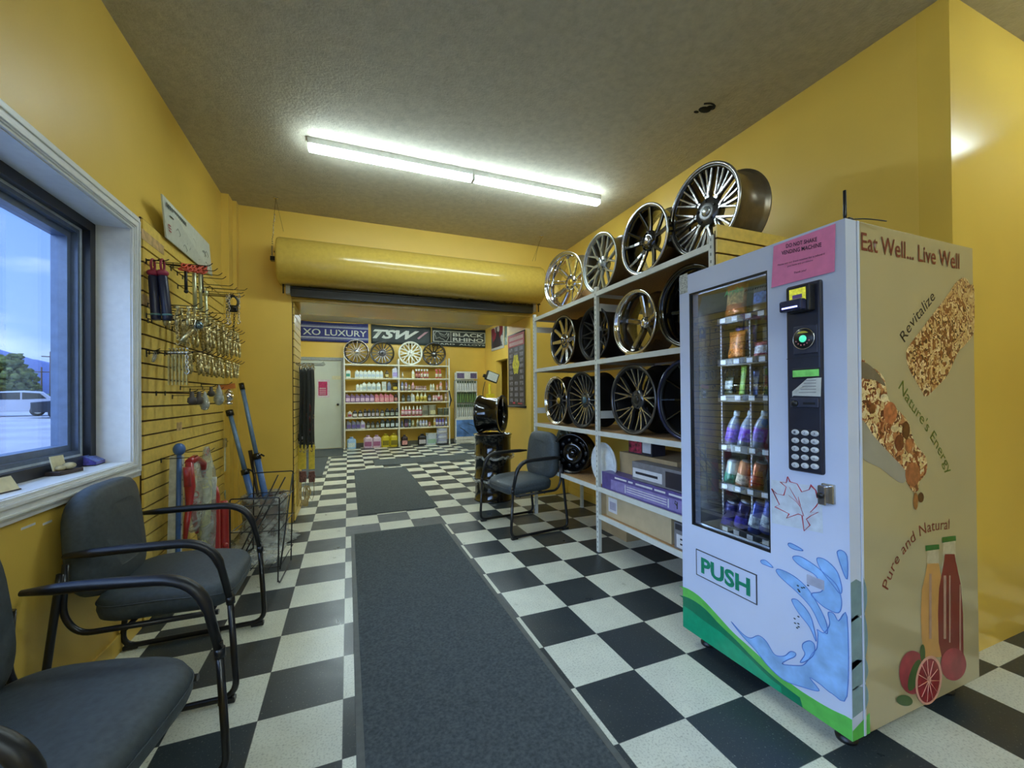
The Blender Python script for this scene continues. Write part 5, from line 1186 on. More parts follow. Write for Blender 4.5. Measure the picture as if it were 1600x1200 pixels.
# keypad
a, b_ = P2(800, 300, True), P2(1000, 590, True); mb = PB(); mb.box(VX-.015, VX-.011, b_.y+.004, a.y, (P2(800, 560, True).z+b_.z)/2, (a.z+P2(1000, 310, True).z)/2, .003); kp = mb.build('keypad', mat('keypad_black', (30, 32, 44), .35), mach)
keyt = mat('key_print', (90, 94, 104), .5); keym = mat('key_grey', (196, 200, 206), .4)
keys = ['123', '456', '789', '*0#', 'ACD']
for r_ in range(5):
    for c_ in range(3):
        X = 830+c_*65; Y = 322+r_*55+c_*5; p_ = P2(X, Y, True); mb = PB()
        mb.lathe([(0, -.005), (.013, -.004), (.0145, 0), (0, 0)], 18, 'x', M=Matrix.Translation((VX-.0145, p_.y, p_.z))@Matrix.Scale(.72, 4, (0, 0, 1)), closed=False); k_ = mb.build('key', keym, mach)
        lettering(keys[r_][c_], loff((VX-.0197, p_.y+.0038, p_.z-.0042)), loff((VX-.0197, p_.y-.0038, p_.z-.0042)), (0, 0, 1), .0085, keyt, k_, off=.0003, name='key_symbol')
# lock
a, b_ = P2(1000, 655, True), P2(1085, 830, True); mb = PB(); mb.box(VX-.014, VX, b_.y, a.y, b_.z+.01, a.z-.004, .003); lk = mb.build('lock_plate', steel, mach)
c = P2(1025, 742, True); mb = PB(); mb.box(VX-.034, VX-.013, c.y-.014, c.y+.013, c.z-.034, c.z+.034, .004); mb.build('t_handle', mat('handle_chrome', (170, 172, 185), .2, .9), lk)
mb = PB(); mb.lathe([(0, -.008), (.011, -.007), (.012, 0), (0, 0)], 18, 'x', M=Matrix.Translation((VX-.034, c.y, c.z)), closed=False); mb.build('key_cylinder', blackpl, lk)
# leaf decal
bgp = [V(*cq2(x, y), .0009) for x, y in ((662, 640), (1000, 690), (1012, 1000), (668, 930))]
mb = PB(); mb.poly(bgp); mb.build('decal_backing', mat('decal_white', (200, 210, 220), .35), door, norm=False)
leaf_o = [(775, 620), (792, 655), (838, 668), (870, 722), (918, 708), (930, 678), (962, 712), (975, 760), (996, 770), (965, 820), (925, 860), (980, 858), (930, 882), (900, 905), (925, 945), (885, 985), (872, 880), (845, 870), (768, 898), (785, 870), (690, 822), (720, 808), (668, 700), (700, 735), (750, 745), (765, 690), (725, 655), (765, 662)]
leafr = mat('maple_red_print', (186, 52, 66), .4)
def stroke(path, w0, name='leaf_outline', mm=None, conv=cq2, off=.0018):
    mb = PB(); P = [V(*conv(*q), off) for q in path]; n = len(P)
    rs = [w0*(.55+.9*abs(math.sin(i*1.7))) for i in range(n)]; mb.tube(P, rs, 5, flat=.3); return mb.build(name, mm or leafr, door)
for a, b_ in ((0, 4), (4, 8), (8, 13), (13, 16), (16, 19), (19, 23), (23, 28)): stroke((leaf_o+[leaf_o[0]])[a:b_+1], .0032)
stroke([(785, 690), (820, 750), (860, 820), (882, 885)], .0016); stroke([(780, 745), (830, 785), (868, 835)], .0012); stroke([(845, 755), (852, 790), (862, 815)], .0012)
# pink sign
sg = thing('paper_sign', 'pink DO NOT SHAKE sign taped to the top of the vending machine', 'sign')
S = [V(*cq(*q), .004) for q in ((680, 192), (1094, 40), (1088, 360), (665, 470))]
mb = MB(); va = [mb.bm.verts.new(p_) for p_ in S]; vb_ = [mb.bm.verts.new(p_+Vector((.0012, 0, 0))) for p_ in S]; mb.bm.faces.new(va); mb.bm.faces.new(vb_[::-1])
for i in range(4): mb.bm.faces.new((va[i], va[(i+1) % 4], vb_[(i+1) % 4], vb_[i]))
mb.build('paper', mat('pink_paper', (232, 130, 176), .6, var=.03), sg)
ink = mat('sign_ink', (50, 24, 48), .6)
for txt, x0, y0, x1, y1, hh in (('DO NOT SHAKE', 770, 205, 978, 158, 26), ('VENDING MACHINE', 740, 252, 1008, 195, 26), ('Please see our front counter for a refund if', 715, 325, 1030, 248, 11), ('you have any problems', 778, 332, 950, 290, 11), ('Thank you!', 822, 378, 905, 357, 13)):
    a, b_ = V(*cq(x0, y0)), V(*cq(x1, y1)); lettering(txt, (VX-.0045, a.y, a.z), (VX-.0045, b_.y, b_.z), (0, 0, 1), hh/4.286*(a-CAM).dot(_F)/F, ink, sg, weight=.012 if hh > 20 else .004)
# sticker
a, b_ = V(*cq(48, 392)), V(*cq(105, 500)); mb = PB(); mb.box(VX-.0015, VX, b_.y, a.y-.004, b_.z, a.z, .0005); mb.build('inspection_sticker', mat('sticker_grey', (176, 178, 170), .5, var=.3, scale=160), mach)
# feet
for x in (VX+.09, VXB-.1):
    for y in (VY1-.07, VY0+.07):
        mb = PB(); mb.lathe([(0, 0), (.032, 0), (.034, .012), (.02, .02), (.014, .03), (.014, VZ0), (0, VZ0)], 20, M=Matrix.Translation((x, y, 0)), closed=False); mb.build('levelling_foot', blackpl, mach)
# antenna
p_ = at(1311, 342, x=VX+.06); t_ = thing('antenna', 'short black antenna standing on top of the vending machine', 'antenna', (VX+.05, V(1306, 345).y, VZ1))
mb = MB(); mb.box(-.012, .012, -.02, .02, 0, .014, .003); mb.build('base', blackpl, t_)
mb = MB(); mb.tube([(0, 0, .01), (0, 0, .03), (.0, 0, .115)], [.004, .006, .005], 8); mb.build('mast', blackpl, t_)
mb = MB(); mb.tube(catmull([(0, -.02, .006), (.02, -.04, .003), (.06, -.05, .003), (.12, -.06, .002)], 4), .0022, 5); mb.build('cable', blackpl, t_)

# side graphics
def Sd(px, py, off=0.): return at(px, py, y=VY0-off)
def spoly(pts, m1, name, off=.0008, smooth=True, n=5):
    P = [Sd(x, y, off) for x, y in pts]
    if smooth: P = catmull(P, n, True)
    mb = PB(); mb.poly(P); return mb.build(name, m1, mach, norm=False)
def s1(X, Y): return (1320+X/4.286, 340+Y/4.286)
def s2(X, Y): return (1320+X/4.286, 580+Y/4.286)
def s3(X, Y): return (1320+X/3.529, 800+Y/3.529)
brown = mat('chestnut_ink', (120, 50, 30), .5); blackink = mat('charcoal_ink', (44, 34, 24), .5); olive = mat('olive_ink', (88, 100, 16), .5)
a, b_ = Sd(*s1(108, 212)), Sd(*s1(412, 268)); zb2 = a.z
lettering('Eat Well... Live Well', loff((a.x, VY0-.001, a.z-.002)), loff((Sd(*s1(765, 340)).x, VY0-.001, a.z-.002)), (0, 0, 1), .062, brown, mach, weight=.008)
lettering_path('Revitalize', [loff(Sd(*s1(*q))) for q in ((395, 845), (455, 735), (530, 640), (605, 540))], (0, -1, 0), .042, blackink, mach)
lettering_path("Nature's Energy", [loff(Sd(*s2(*q))) for q in ((352, 105), (430, 235), (530, 380), (620, 540), (690, 695))], (0, -1, 0), .042, olive, mach)
lettering_path('Pure and Natural', [loff(Sd(*s3(*q))) for q in ((235, 438), (270, 330), (320, 240), (400, 145), (480, 105), (575, 95))], (0, -1, 0), .042, brown, mach)
def mott(name, cols, scale, rand=1.):
    m = bpy.data.materials.new(name); m.use_nodes = True; t = m.node_tree; b = t.nodes['Principled BSDF']; b.inputs['Roughness'].default_value = .3
    v = N(t, 'ShaderNodeTexVoronoi'); v.inputs['Scale'].default_value = scale; tcn = N(t, 'ShaderNodeTexCoord'); r_ = N(t, 'ShaderNodeValToRGB'); r_.color_ramp.interpolation = 'CONSTANT'
    nn = N(t, 'ShaderNodeTexNoise'); nn.inputs['Scale'].default_value = scale*.6; mm = N(t, 'ShaderNodeMix', data_type='RGBA'); mm.inputs['Factor'].default_value = .35
    t.links.new(tcn.outputs['Object'], nn.inputs['Vector']); t.links.new(tcn.outputs['Object'], mm.inputs['A']); t.links.new(nn.outputs['Color'], mm.inputs['B'])
    t.links.new(mm.outputs['Result'], v.inputs['Vector']); sp = N(t, 'ShaderNodeSeparateColor'); t.links.new(v.outputs['Color'], sp.inputs[0]); t.links.new(sp.outputs[0], r_.inputs[0])
    el = r_.color_ramp.elements
    while len(el) < len(cols): el.new(.5)
    for i, c in enumerate(cols): el[i].position = i/len(cols); el[i].color = lin(c)
    t.links.new(r_.outputs[0], b.inputs['Base Color']); return m
gran = mott('granola_print', [(206, 170, 110), (130, 76, 42), (226, 198, 146), (84, 46, 30), (190, 150, 92), (150, 92, 50), (206, 176, 122)], 34)
nutm = mott('nut_mix_print', [(130, 66, 40), (222, 200, 150), (96, 50, 34), (180, 120, 76), (204, 176, 120)], 30)
spoly([s1(*q) for q in ((790, 402), (822, 415), (838, 450), (866, 470), (868, 700), (860, 780), (800, 860), (760, 900), (690, 1050), (620, 1130), (545, 1198), (510, 1150), (430, 1010), (412, 920), (430, 860), (520, 740), (610, 620), (700, 500), (740, 440))], gran, 'granola_bar_picture')
spoly([s2(*q) for q in ((110, -50), (160, -40), (260, 40), (300, 200), (420, 330), (470, 480), (545, 580), (545, 680), (500, 740), (490, 800), (450, 800), (400, 720), (300, 620), (220, 500), (112, 420))], nutm, 'nut_mix_picture', .0008)
spoly([s2(*q) for q in ((112, 330), (200, 440), (310, 560), (400, 660), (405, 735), (360, 742), (240, 650), (112, 565))], mat('scoop_grey_print', (150, 146, 132), .3, var=.05, scale=6), 'scoop_picture', .0012)
spoly([s2(*q) for q in ((112, -60), (180, -30), (250, 50), (270, 100), (200, 60), (112, 40))], mat('scoop_rim_print', (110, 100, 84), .3), 'scoop_edge_picture', .0012)
for i, (x, y, rx, ry, col) in enumerate(((305, 280, 45, 75, (180, 106, 66)), (410, 395, 26, 60, (90, 50, 30)), (455, 690, 50, 80, (160, 96, 60)), (475, 870, 16, 58, (150, 96, 50)), (510, 845, 20, 34, (80, 44, 30)), (185, 250, 22, 35, (120, 70, 40)), (335, 385, 28, 24, (214, 190, 140)), (265, 180, 26, 28, (224, 206, 160)), (430, 500, 26, 50, (176, 110, 66)), (365, 480, 30, 55, (110, 56, 36)))):
    spoly([s2(x+rx*math.cos(q), y+ry*math.sin(q)) for q in [k*.785 for k in range(8)]], mat('nut_%d' % i, col, .35, var=.15, scale=60), 'nut_picture', .0016+.0001*i)
def sbottle(pts_l, pts_r, liquid_y, body, name):
    spoly([s3(*q) for q in pts_l+pts_r[::-1]], body, name, .0010, smooth=False)
juice_y = mat('peach_juice_print', (196, 146, 78), .3, var=.08, scale=8); juice_r = mat('red_juice_print', (122, 30, 24), .3, var=.08, scale=8); clearp = mat('clear_glass_print', (190, 178, 146), .25); capg = mat('cap_green_print', (30, 104, 40), .35)
sbottle([(455, 205), (452, 300), (425, 430), (418, 560), (425, 760)], [(517, 205), (520, 300), (540, 430), (545, 560), (540, 800)], 0, clearp, 'bottle_glass_picture')
spoly([s3(*q) for q in ((455, 285), (450, 320), (425, 430), (420, 560), (424, 700), (440, 800), (540, 800), (540, 430), (522, 300), (518, 282))], juice_y, 'yellow_juice_picture', .0013, False)
sbottle([(543, 160), (540, 260), (518, 420), (512, 560), (512, 720)], [(610, 160), (612, 260), (645, 400), (652, 560), (655, 880)], 0, clearp, 'bottle_glass_picture')
spoly([s3(*q) for q in ((552, 232), (548, 270), (520, 420), (514, 560), (518, 720), (560, 920), (640, 890), (655, 800), (652, 560), (640, 400), (612, 270), (606, 232))], juice_r, 'red_juice_picture', .0016, False)
spoly([s3(*q) for q in ((445, 185), (520, 178), (522, 205), (446, 215))], capg, 'bottle_cap_picture', .0019, False); spoly([s3(*q) for q in ((537, 140), (612, 130), (614, 158), (537, 170))], capg, 'bottle_cap_picture', .0019, False)
shine = mat('bottle_shine_print', (176, 140, 120), .3)
for x0, y0, y1, w_ in ((545, 350, 700, 14), (575, 350, 720, 8), (632, 400, 800, 8), (465, 340, 700, 14)): spoly([s3(x0, y0), s3(x0+w_, y0), s3(x0+w_, y1), s3(x0, y1)], shine, 'shine_picture', .0021, False)
grape = mat('grapefruit_skin_print', (156, 56, 66), .35, var=.15, scale=14); flesh = mat('grapefruit_flesh_print', (140, 36, 44), .3, var=.2, scale=50); rind = mat('rind_print', (216, 160, 140), .35); gleaf = mat('leaf_print', (60, 90, 40), .4)
def sell(cx, cy, rx, ry, m1, name, off, rot=0):
    spoly([s3(cx+rx*math.cos(q)*math.cos(rot)-ry*math.sin(q)*math.sin(rot), cy+rx*math.cos(q)*math.sin(rot)+ry*math.sin(q)*math.cos(rot)) for q in [k*.5236 for k in range(12)]], m1, name, off)
sell(600, 840, 70, 90, grape, 'grapefruit_picture', .0023); sell(375, 885, 74, 120, grape, 'grapefruit_picture', .0024)
sell(330, 1040, 45, 30, gleaf, 'leaf_picture', .0025, .2); sell(385, 900, 28, 90, gleaf, 'leaf_picture', .0026, .3); sell(430, 780, 14, 50, gleaf, 'leaf_picture', .0026)
sell(463, 928, 72, 136, rind, 'grapefruit_half_picture', .0028, .12); sell(463, 930, 60, 122, flesh, 'grapefruit_flesh_picture', .0031, .12)
mb = PB()
for k in range(11):
    q = k*2*math.pi/11; mb.tube([Sd(*s3(463, 930), .0033), Sd(*s3(463+58*math.cos(q), 930+118*math.sin(q)), .0033)], .0012, 4)
mb.build('segment_lines', rind, mach); sell(465, 925, 12, 20, rind, 'core_picture', .0036)
# green and water print wrapping over the corner onto the side edge
mb = PB(); mb.poly([(VX+.0, VY0-.0008, VZ0), (VX+DT+.03, VY0-.0008, VZ0), (VX+DT+.03, VY0-.0008, VZ0+.07), (VX, VY0-.0008, VZ0+.035)]); mb.build('green_wrap', MATS['leaf_green_print'], mach, norm=False)
for cz, hh in ((.54, .07), (.40, .09), (.29, .05), (.2, .05)):
    mb = PB(); q = catmull([(VX+.067, VY0-.0029, cz-hh*.8), (VX+.085, VY0-.0029, cz-.2*hh), (VX+.082, VY0-.0029, cz+hh*.5), (VX+.067, VY0-.0029, cz+hh)], 4); mb.poly(q); mb.poly([(VX+.001, VY0-.0009, cz-hh), (VX+.057, VY0-.0009, cz-hh*.8), (VX+.057, VY0-.0009, cz+hh*.8), (VX+.03, VY0-.0009, cz+hh), (VX+.001, VY0-.0009, cz+hh*.9)]); mb.build('water_wrap', mat('water_wrap_print', (120, 150, 160), .3), mach, norm=False)
mb = PB(); mb.box(VX+DT-.004, VX+DT+.008, VY0-.0025, VY0+.001, VZ0, VZ1, .001); mb.build('edge_strip', vwhite, mach)

# ================================================================== back room
SY0, SY1 = 9.12, 9.45
t_ = thing('steel_shelving', 'white steel shelving full of car fluids against the back room wall', 'shelving', (1.23, 9.28, 0)); rc = t_.location.copy()
bx = [-.05, 1.215, 2.49]; fz = [2.05, 1.715, 1.402, 1.12, .757, .473]
for x in bx:
    for y in (SY0, SY1-.01):
        mb = MB(); mb.box(x-.016-rc.x, x+.016-rc.x, y-.012-rc.y, y+.012-rc.y, 0, 2.24 if x != bx[1] else 2.2, .001); mb.build('post', greywhite, t_)
for i in range(2):
    for z in fz:
        mb = MB(); mb.box(bx[i]-rc.x+.016, bx[i+1]-rc.x-.016, SY0-rc.y-.01, SY1-rc.y-.01, z-.034, z, .001); mb.build('shelf_board', mat('cream_shelf', (206, 204, 180), .5), t_)
# fluid containers
CS = 8.572
def cpx(X): return 530+X/CS
cache = {}
def bottle(kind, X, z, wpx, hpx, col, lab, cap, label, group=None, row_y=SY0+.07):
    x = at(cpx(X), 600, y=row_y).x; dist = row_y-CY; sc_ = (Vector((x, row_y, 1))-CAM).dot(_F)/F/CS
    w_ = wpx*sc_; h = hpx*sc_; key = (kind, wpx, hpx, col, lab, cap)
    loc_ = (x, row_y+random.uniform(0, .01), z+.001)
    if key in cache: return copy_tree(cache[key], loc_, None, label, group)
    nm = {'jug': 'fluid_jug', 'round': 'spray_can', 'slant': 'oil_bottle', 'spray': 'spray_bottle', 'flask': 'fluid_bottle', 'tub': 'storage_tub', 'cone': 'gear_oil_bottle'}[kind]
    t_ = thing(nm, label, {'tub': 'container'}.get(kind, 'bottle'), loc_, group=group)
    mb = MB(); d = min(w_*.62, .11)
    def ring(wx, dy, zz, ox=0): 
        c = min(wx, dy)*.3; return [Vector((ox+a, b_, zz)) for a, b_ in ((-wx/2+c, -dy/2), (wx/2-c, -dy/2), (wx/2, -dy/2+c), (wx/2, dy/2-c), (wx/2-c, dy/2), (-wx/2+c, dy/2), (-wx/2, dy/2-c), (-wx/2, -dy/2+c))]
    if kind in ('jug', 'flask'):
        sh = .72 if kind == 'jug' else .66
        mb.loft([ring(w_*.94, d*.94, 0), ring(w_, d, h*.04), ring(w_, d, h*sh), ring(w_*.82, d*.8, h*(sh+.1)), ring(w_*.4, d*.45, h*.88), ring(w_*.36, d*.42, h*.9)], smooth=False)
        cz0, cz1, cr_2, co = h*.9, h, w_*.2, 0
    elif kind == 'slant':
        mb.loft([ring(w_*.94, d*.94, 0), ring(w_, d, h*.05), ring(w_, d, h*.62), ring(w_*.8, d*.9, h*.78, -w_*.08), ring(w_*.4, d*.5, h*.9, -w_*.2)], smooth=False)
        cz0, cz1, cr_2, co = h*.9, h, w_*.17, -w_*.2
    elif kind == 'round':
        r_ = w_/2; mb.lathe([(0, 0), (r_, 0), (r_, h*.8), (r_*.55, h*.88), (0, h*.88)], 14, closed=False); cz0, cz1, cr_2, co = h*.86, h, r_*.6, 0
    elif kind == 'cone':
        r_ = w_/2; mb.lathe([(0, 0), (r_, 0), (r_, h*.55), (r_*.8, h*.62), (0, h*.62)], 14, closed=False); cz0, cz1, cr_2, co = h*.6, h, r_*.8, 0
    elif kind == 'spray':
        r_ = w_/2; mb.lathe([(0, 0), (r_, 0), (r_, h*.5), (r_*.35, h*.7), (r_*.3, h*.8), (0, h*.8)], 14, closed=False); cz0, cz1, cr_2, co = h*.78, h, r_*.5, 0
    else:
        mb.loft([ring(w_*.94, d*1.3, 0), ring(w_, d*1.4, h*.05), ring(w_, d*1.4, h*.96)], smooth=False); cz0, cz1, cr_2, co = h*.94, h, w_*.5, 0
    cm = lambda p, c: mat(p+'_%d_%d_%d' % c, c, .35, var=.08, scale=50)
    mb.build('body', cm('fluid', col), t_)
    mb = MB()
    if kind == 'cone': mb.lathe([(cr_2, cz0), (cr_2*.25, cz1), (0, cz1)], 12, closed=False)
    elif kind == 'tub': mb.box(-w_*.51, w_*.51, -d*.72, d*.72, cz0, cz1, .003)
    elif kind == 'spray': mb.box(-cr_2*2.0, cr_2, -cr_2*.5, cr_2*.5, cz0, cz1, .003)
    else: mb.lathe([(0, cz0), (cr_2, cz0), (cr_2, cz1), (0, cz1)], 12, closed=False, M=Matrix.Translation((co, 0, 0)))
    mb.build('cap' if kind != 'tub' else 'lid', cm('fluidcap', cap), t_)
    mb = MB(); lw, lz0, lz1 = w_*.78, h*.14, h*.5
    if kind in ('round', 'cone', 'spray'): mb.lathe([(w_*.502, lz0), (w_*.51, lz0), (w_*.51, lz1), (w_*.502, lz1)], 14)
    else: mb.box(-lw/2, lw/2, -d*(.51 if kind != 'tub' else .71), -d*(.49 if kind != 'tub' else .69), lz0, lz1)
    lb = mb.build('paper_label', mat('flabel_%d_%d_%d' % lab, lab, .45, var=.35, scale=90), t_)
    cache[key] = t_; return t_
random.seed(21)
z = fz[1]
def LB(kind, xs, z, w_, h, col, lab, cap, label, group=None):
    for i, X in enumerate(xs): bottle(kind, X, z, w_, h, col, lab, cap, label, group)
Wt = (210, 218, 206)
LB('jug', [120], z, 62, 112, Wt, (60, 140, 120), (170, 60, 50), 'white jug with red cap alone at the left of the top row')
LB('jug', [238, 293, 347, 402, 457, 512, 562], z, 54, 102, Wt, (170, 190, 214), Wt, 'white fluid jug in the run of seven on the top row', 'seven white jugs on the top row')
LB('flask', [640], z, 48, 100, (70, 56, 30), (190, 180, 120), (40, 30, 24), 'small dark bottle right of the seven white jugs')
LB('jug', [748], z, 72, 150, (190, 196, 214), (150, 140, 200), Wt, 'large pale violet jug at the right of the top left row')
LB('cone', [850], z, 24, 80, Wt, (200, 190, 160), Wt, 'thin white dropper bottle at the left of the top right row')
LB('flask', [990], z, 34, 112, Wt, (220, 210, 150), (240, 230, 200), 'narrow cream bottle on the top right row'); LB('spray', [1038, 1072], z, 34, 124, (120, 40, 44), (190, 130, 120), Wt, 'dark red spray bottle of the pair on the top right row', 'dark red spray bottles'); LB('spray', [1110, 1148, 1184], z, 32, 124, (196, 90, 96), (214, 200, 190), Wt, 'red and white spray bottle of the trio on the top right row', 'red and white spray bottles, trio'); LB('spray', [1308, 1354], z, 40, 124, (190, 70, 74), (220, 200, 180), (200, 110, 110), 'red spray bottle of the pair at the right end of the top row', 'red spray bottles, right pair')
z = fz[2]
LB('jug', [245, 290], z, 40, 92, Wt, (180, 190, 196), Wt, 'small white bottle of the pair on the second row', 'small white bottles, second row'); LB('jug', [335, 400, 462, 526], z, 58, 114, Wt, (160, 180, 186), Wt, 'white fluid jug in the run of four on the second row', 'four white jugs on the second row'); LB('tub', [600], z, 56, 118, (208, 214, 204), (170, 186, 180), Wt, 'square white tub on the second row'); LB('flask', [668], z, 52, 122, (120, 128, 140), (96, 110, 140), (90, 96, 110), 'blue-grey bottle on the second row'); LB('tub', [745], z, 66, 104, (50, 44, 30), (190, 170, 60), (40, 36, 30), 'black and yellow tub at the right of the second left row')
LB('round', [845], z, 32, 118, (130, 140, 176), (190, 196, 214), (110, 116, 140), 'tall blue-grey spray can on the second right row'); LB('round', [895], z, 34, 112, (150, 130, 160), (206, 190, 200), (190, 190, 196), 'mauve spray can on the second right row'); LB('round', [938], z, 24, 78, (130, 140, 130), (190, 196, 190), (150, 160, 150), 'short grey can on the second right row'); LB('cone', [988], z, 46, 112, (150, 110, 120), (190, 160, 160), (206, 150, 150), 'rose cone-topped bottle on the second right row'); LB('round', [1032, 1056, 1080, 1106, 1132, 1156], z, 20, 66, (150, 120, 126), (200, 190, 200), (80, 50, 56), 'tiny bottle in the run of six on the second right row', 'six tiny bottles'); LB('flask', [1230, 1262], z, 28, 92, (200, 206, 186), (150, 160, 150), Wt, 'small pale bottle of the pair on the second right row', 'two small pale bottles'); LB('round', [1316], z, 28, 84, (196, 130, 100), (214, 170, 140), (190, 110, 90), 'short orange can on the second right row'); LB('round', [1360], z, 36, 118, (206, 150, 150), (226, 200, 196), Wt, 'tall pink can on the second right row'); LB('round', [1440], z, 26, 124, (150, 130, 150), (170, 160, 180), (120, 100, 120), 'mauve can at the right end of the second right row')
z = fz[3]
LB('slant', [115, 180, 245, 310, 373, 437], z, 62, 116, (130, 100, 140), (206, 180, 206), (190, 190, 196), 'mauve slant-top oil bottle in the run of six', 'six mauve oil bottles'); LB('slant', [505, 570, 633, 697], z, 62, 116, (190, 110, 126), (214, 150, 150), (200, 120, 130), 'rose slant-top oil bottle in the run of four', 'four rose oil bottles'); LB('flask', [758], z, 46, 112, (50, 34, 38), (176, 120, 110), (40, 30, 30), 'dark oil bottle at the right end of the oil row')
LB('flask', [855], z, 44, 100, (40, 46, 40), (150, 156, 150), (50, 54, 50), 'dark bottle at the left of the third right row'); LB('flask', [930], z, 46, 96, (64, 70, 76), (110, 120, 126), (80, 86, 90), 'slate bottle on the third right row'); LB('slant', [985], z, 52, 116, (196, 200, 196), (170, 180, 180), (200, 204, 200), 'white slant-top bottle on the third right row'); LB('cone', [1047, 1104, 1152], z, 46, 126, (206, 200, 130), (180, 160, 60), Wt, 'yellow-labelled cone-top bottle of the trio', 'three yellow-labelled bottles'); LB('flask', [1208], z, 46, 96, (44, 44, 50), (150, 150, 156), (50, 50, 56), 'black bottle on the third right row'); LB('round', [1265, 1300, 1368], z, 32, 90, (190, 150, 150), (214, 190, 190), (120, 60, 60), 'pink-grey can on the third right row', 'pink-grey cans'); LB('cone', [1335], z, 34, 122, (206, 186, 186), (180, 90, 90), Wt, 'white cone-top bottle among the pink cans'); LB('round', [1430], z, 38, 116, (160, 140, 130), (196, 176, 160), (120, 90, 80), 'taupe can at the right end of the third right row')
z = fz[4]
Bk = (30, 32, 34)
LB('flask', [140], z, 56, 84, (196, 196, 196), (150, 60, 70), Wt, 'white bottle at the left of the dark bottle row'); LB('flask', [208, 280], z, 60, 96, Bk, (206, 206, 206), (90, 30, 36), 'black bottle with white label of the left pair in the dark row', 'black bottles with white labels, left pair'); LB('flask', [345, 398, 453, 508], z, 46, 108, Bk, (176, 170, 180), (110, 60, 80), 'narrow black bottle in the run of four in the dark row', 'four narrow black bottles'); LB('flask', [572], z, 50, 90, (66, 66, 66), (196, 196, 190), (80, 80, 80), 'grey bottle in the middle of the dark row'); LB('flask', [642, 708, 775], z, 60, 110, Bk, (150, 160, 150), (60, 50, 50), 'wide black bottle of the trio at the right of the dark row', 'three wide black bottles')
LB('cone', [848, 893, 939, 993, 1042, 1086], z, 42, 136, (176, 80, 96), (214, 180, 186), Wt, 'white cone-top bottle with red base in the run of six', 'six cone-top bottles with red bases'); LB('tub', [1150], z, 78, 138, (128, 130, 116), (96, 100, 90), (130, 134, 120), 'grey box container right of the cone-top bottles'); LB('tub', [1243], z, 90, 140, (140, 142, 126), (190, 190, 150), (150, 152, 136), 'pale clear container of small cans on the fourth right row'); LB('tub', [1352, 1428], z, 66, 96, (90, 100, 90), (60, 70, 62), (190, 196, 186), 'grey-green jar with pale lid of the right pair', 'grey-green jars')
z = fz[5]
LB('slant', [125, 190, 250], z, 58, 118, (120, 124, 140), (90, 76, 140), (120, 126, 140), 'grey and violet bottle of the trio on the fifth row', 'three grey and violet bottles'); LB('slant', [314], z, 58, 116, (196, 200, 216), (140, 120, 180), (200, 204, 214), 'white and violet bottle on the fifth row'); LB('flask', [385, 447, 512], z, 50, 94, (44, 48, 46), (140, 146, 140), (50, 56, 50), 'squat dark bottle with grey label of the trio on the fifth row', 'three squat dark bottles'); LB('flask', [577, 645, 710, 775], z, 58, 122, (28, 40, 40), (176, 190, 196), (40, 50, 50), 'dark teal bottle with pale label in the run of four on the fifth row', 'four dark teal bottles')
LB('flask', [838], z, 30, 96, (70, 80, 100), (120, 130, 150), (60, 70, 80), 'thin slate bottle at the left of the fifth right row'); LB('tub', [893], z, 52, 110, (50, 44, 70), (110, 80, 110), (44, 40, 60), 'dark violet tin on the fifth right row'); LB('round', [942], z, 32, 114, (60, 84, 90), (150, 170, 176), (150, 160, 160), 'teal can on the fifth right row'); LB('round', [985], z, 30, 96, (150, 160, 130), (176, 180, 150), (180, 186, 160), 'sage can on the fifth right row'); LB('cone', [1048], z, 34, 110, (170, 180, 176), (120, 130, 126), Wt, 'grey cone-top bottle on the fifth right row'); LB('round', [1088, 1126, 1164], z, 32, 92, (160, 166, 196), (196, 200, 220), (176, 180, 200), 'pale lilac can of the trio on the fifth right row', 'three pale lilac cans'); LB('round', [1206], z, 28, 62, (170, 110, 110), (200, 160, 150), (170, 120, 110), 'short rose can on the fifth right row'); LB('cone', [1272], z, 28, 116, (206, 210, 196), (200, 170, 90), Wt, 'cream cone-top bottle on the fifth right row'); LB('round', [1305, 1345, 1386], z, 34, 108, (110, 100, 190), (190, 190, 224), (160, 160, 200), 'violet can of the trio on the fifth right row', 'three violet cans'); LB('round', [1430], z, 32, 108, (120, 130, 170), (170, 176, 200), (130, 130, 160), 'blue-grey can at the right end of the fifth row')
z = .0
LB('jug', [160], z, 112, 158, (150, 186, 224), (190, 214, 236), (120, 150, 190), 'large light blue jug on the floor under the shelves'); LB('jug', [380, 496], z, 112, 168, (196, 176, 196), (150, 90, 130), (190, 150, 180), 'large mauve jug of the pair on the floor', 'two large mauve jugs'); LB('jug', [616, 727], z, 104, 176, (196, 180, 36), (120, 110, 20), (170, 160, 30), 'large yellow jug of the pair on the floor', 'two large yellow jugs'); LB('jug', [870], z, 84, 150, (44, 30, 36), (206, 150, 150), (40, 30, 30), 'dark jug with red and white label on the floor'); LB('jug', [1105], z, 112, 150, (26, 26, 30), (180, 180, 190), (30, 30, 34), 'black jug with white label on the floor'); LB('tub', [1230], z, 142, 156, (176, 190, 206), (140, 176, 160), (196, 204, 206), 'white square pail beside the black jug')
for k in range(3): bottle('tub', 1372, .02+k*.135, 138, 66, (160, 170, 206), (190, 196, 220), (206, 212, 220), ('lowest', 'middle', 'topmost')[k]+' of the three stacked white containers at the right')
o = MB(); o.tube([(at(700+.3, 607, y=9.2).x, 9.1, 1.40), (at(703, 620, y=9.2).x, 9.08, 1.15), (at(701, 628, y=9.2).x, 9.1, .98)], [.03, .05, .02], 8, flat=.4); tag(o.build('hanging_pouch', blackpl), 'black pouch hanging on the right post of the fluid shelves', 'pouch')

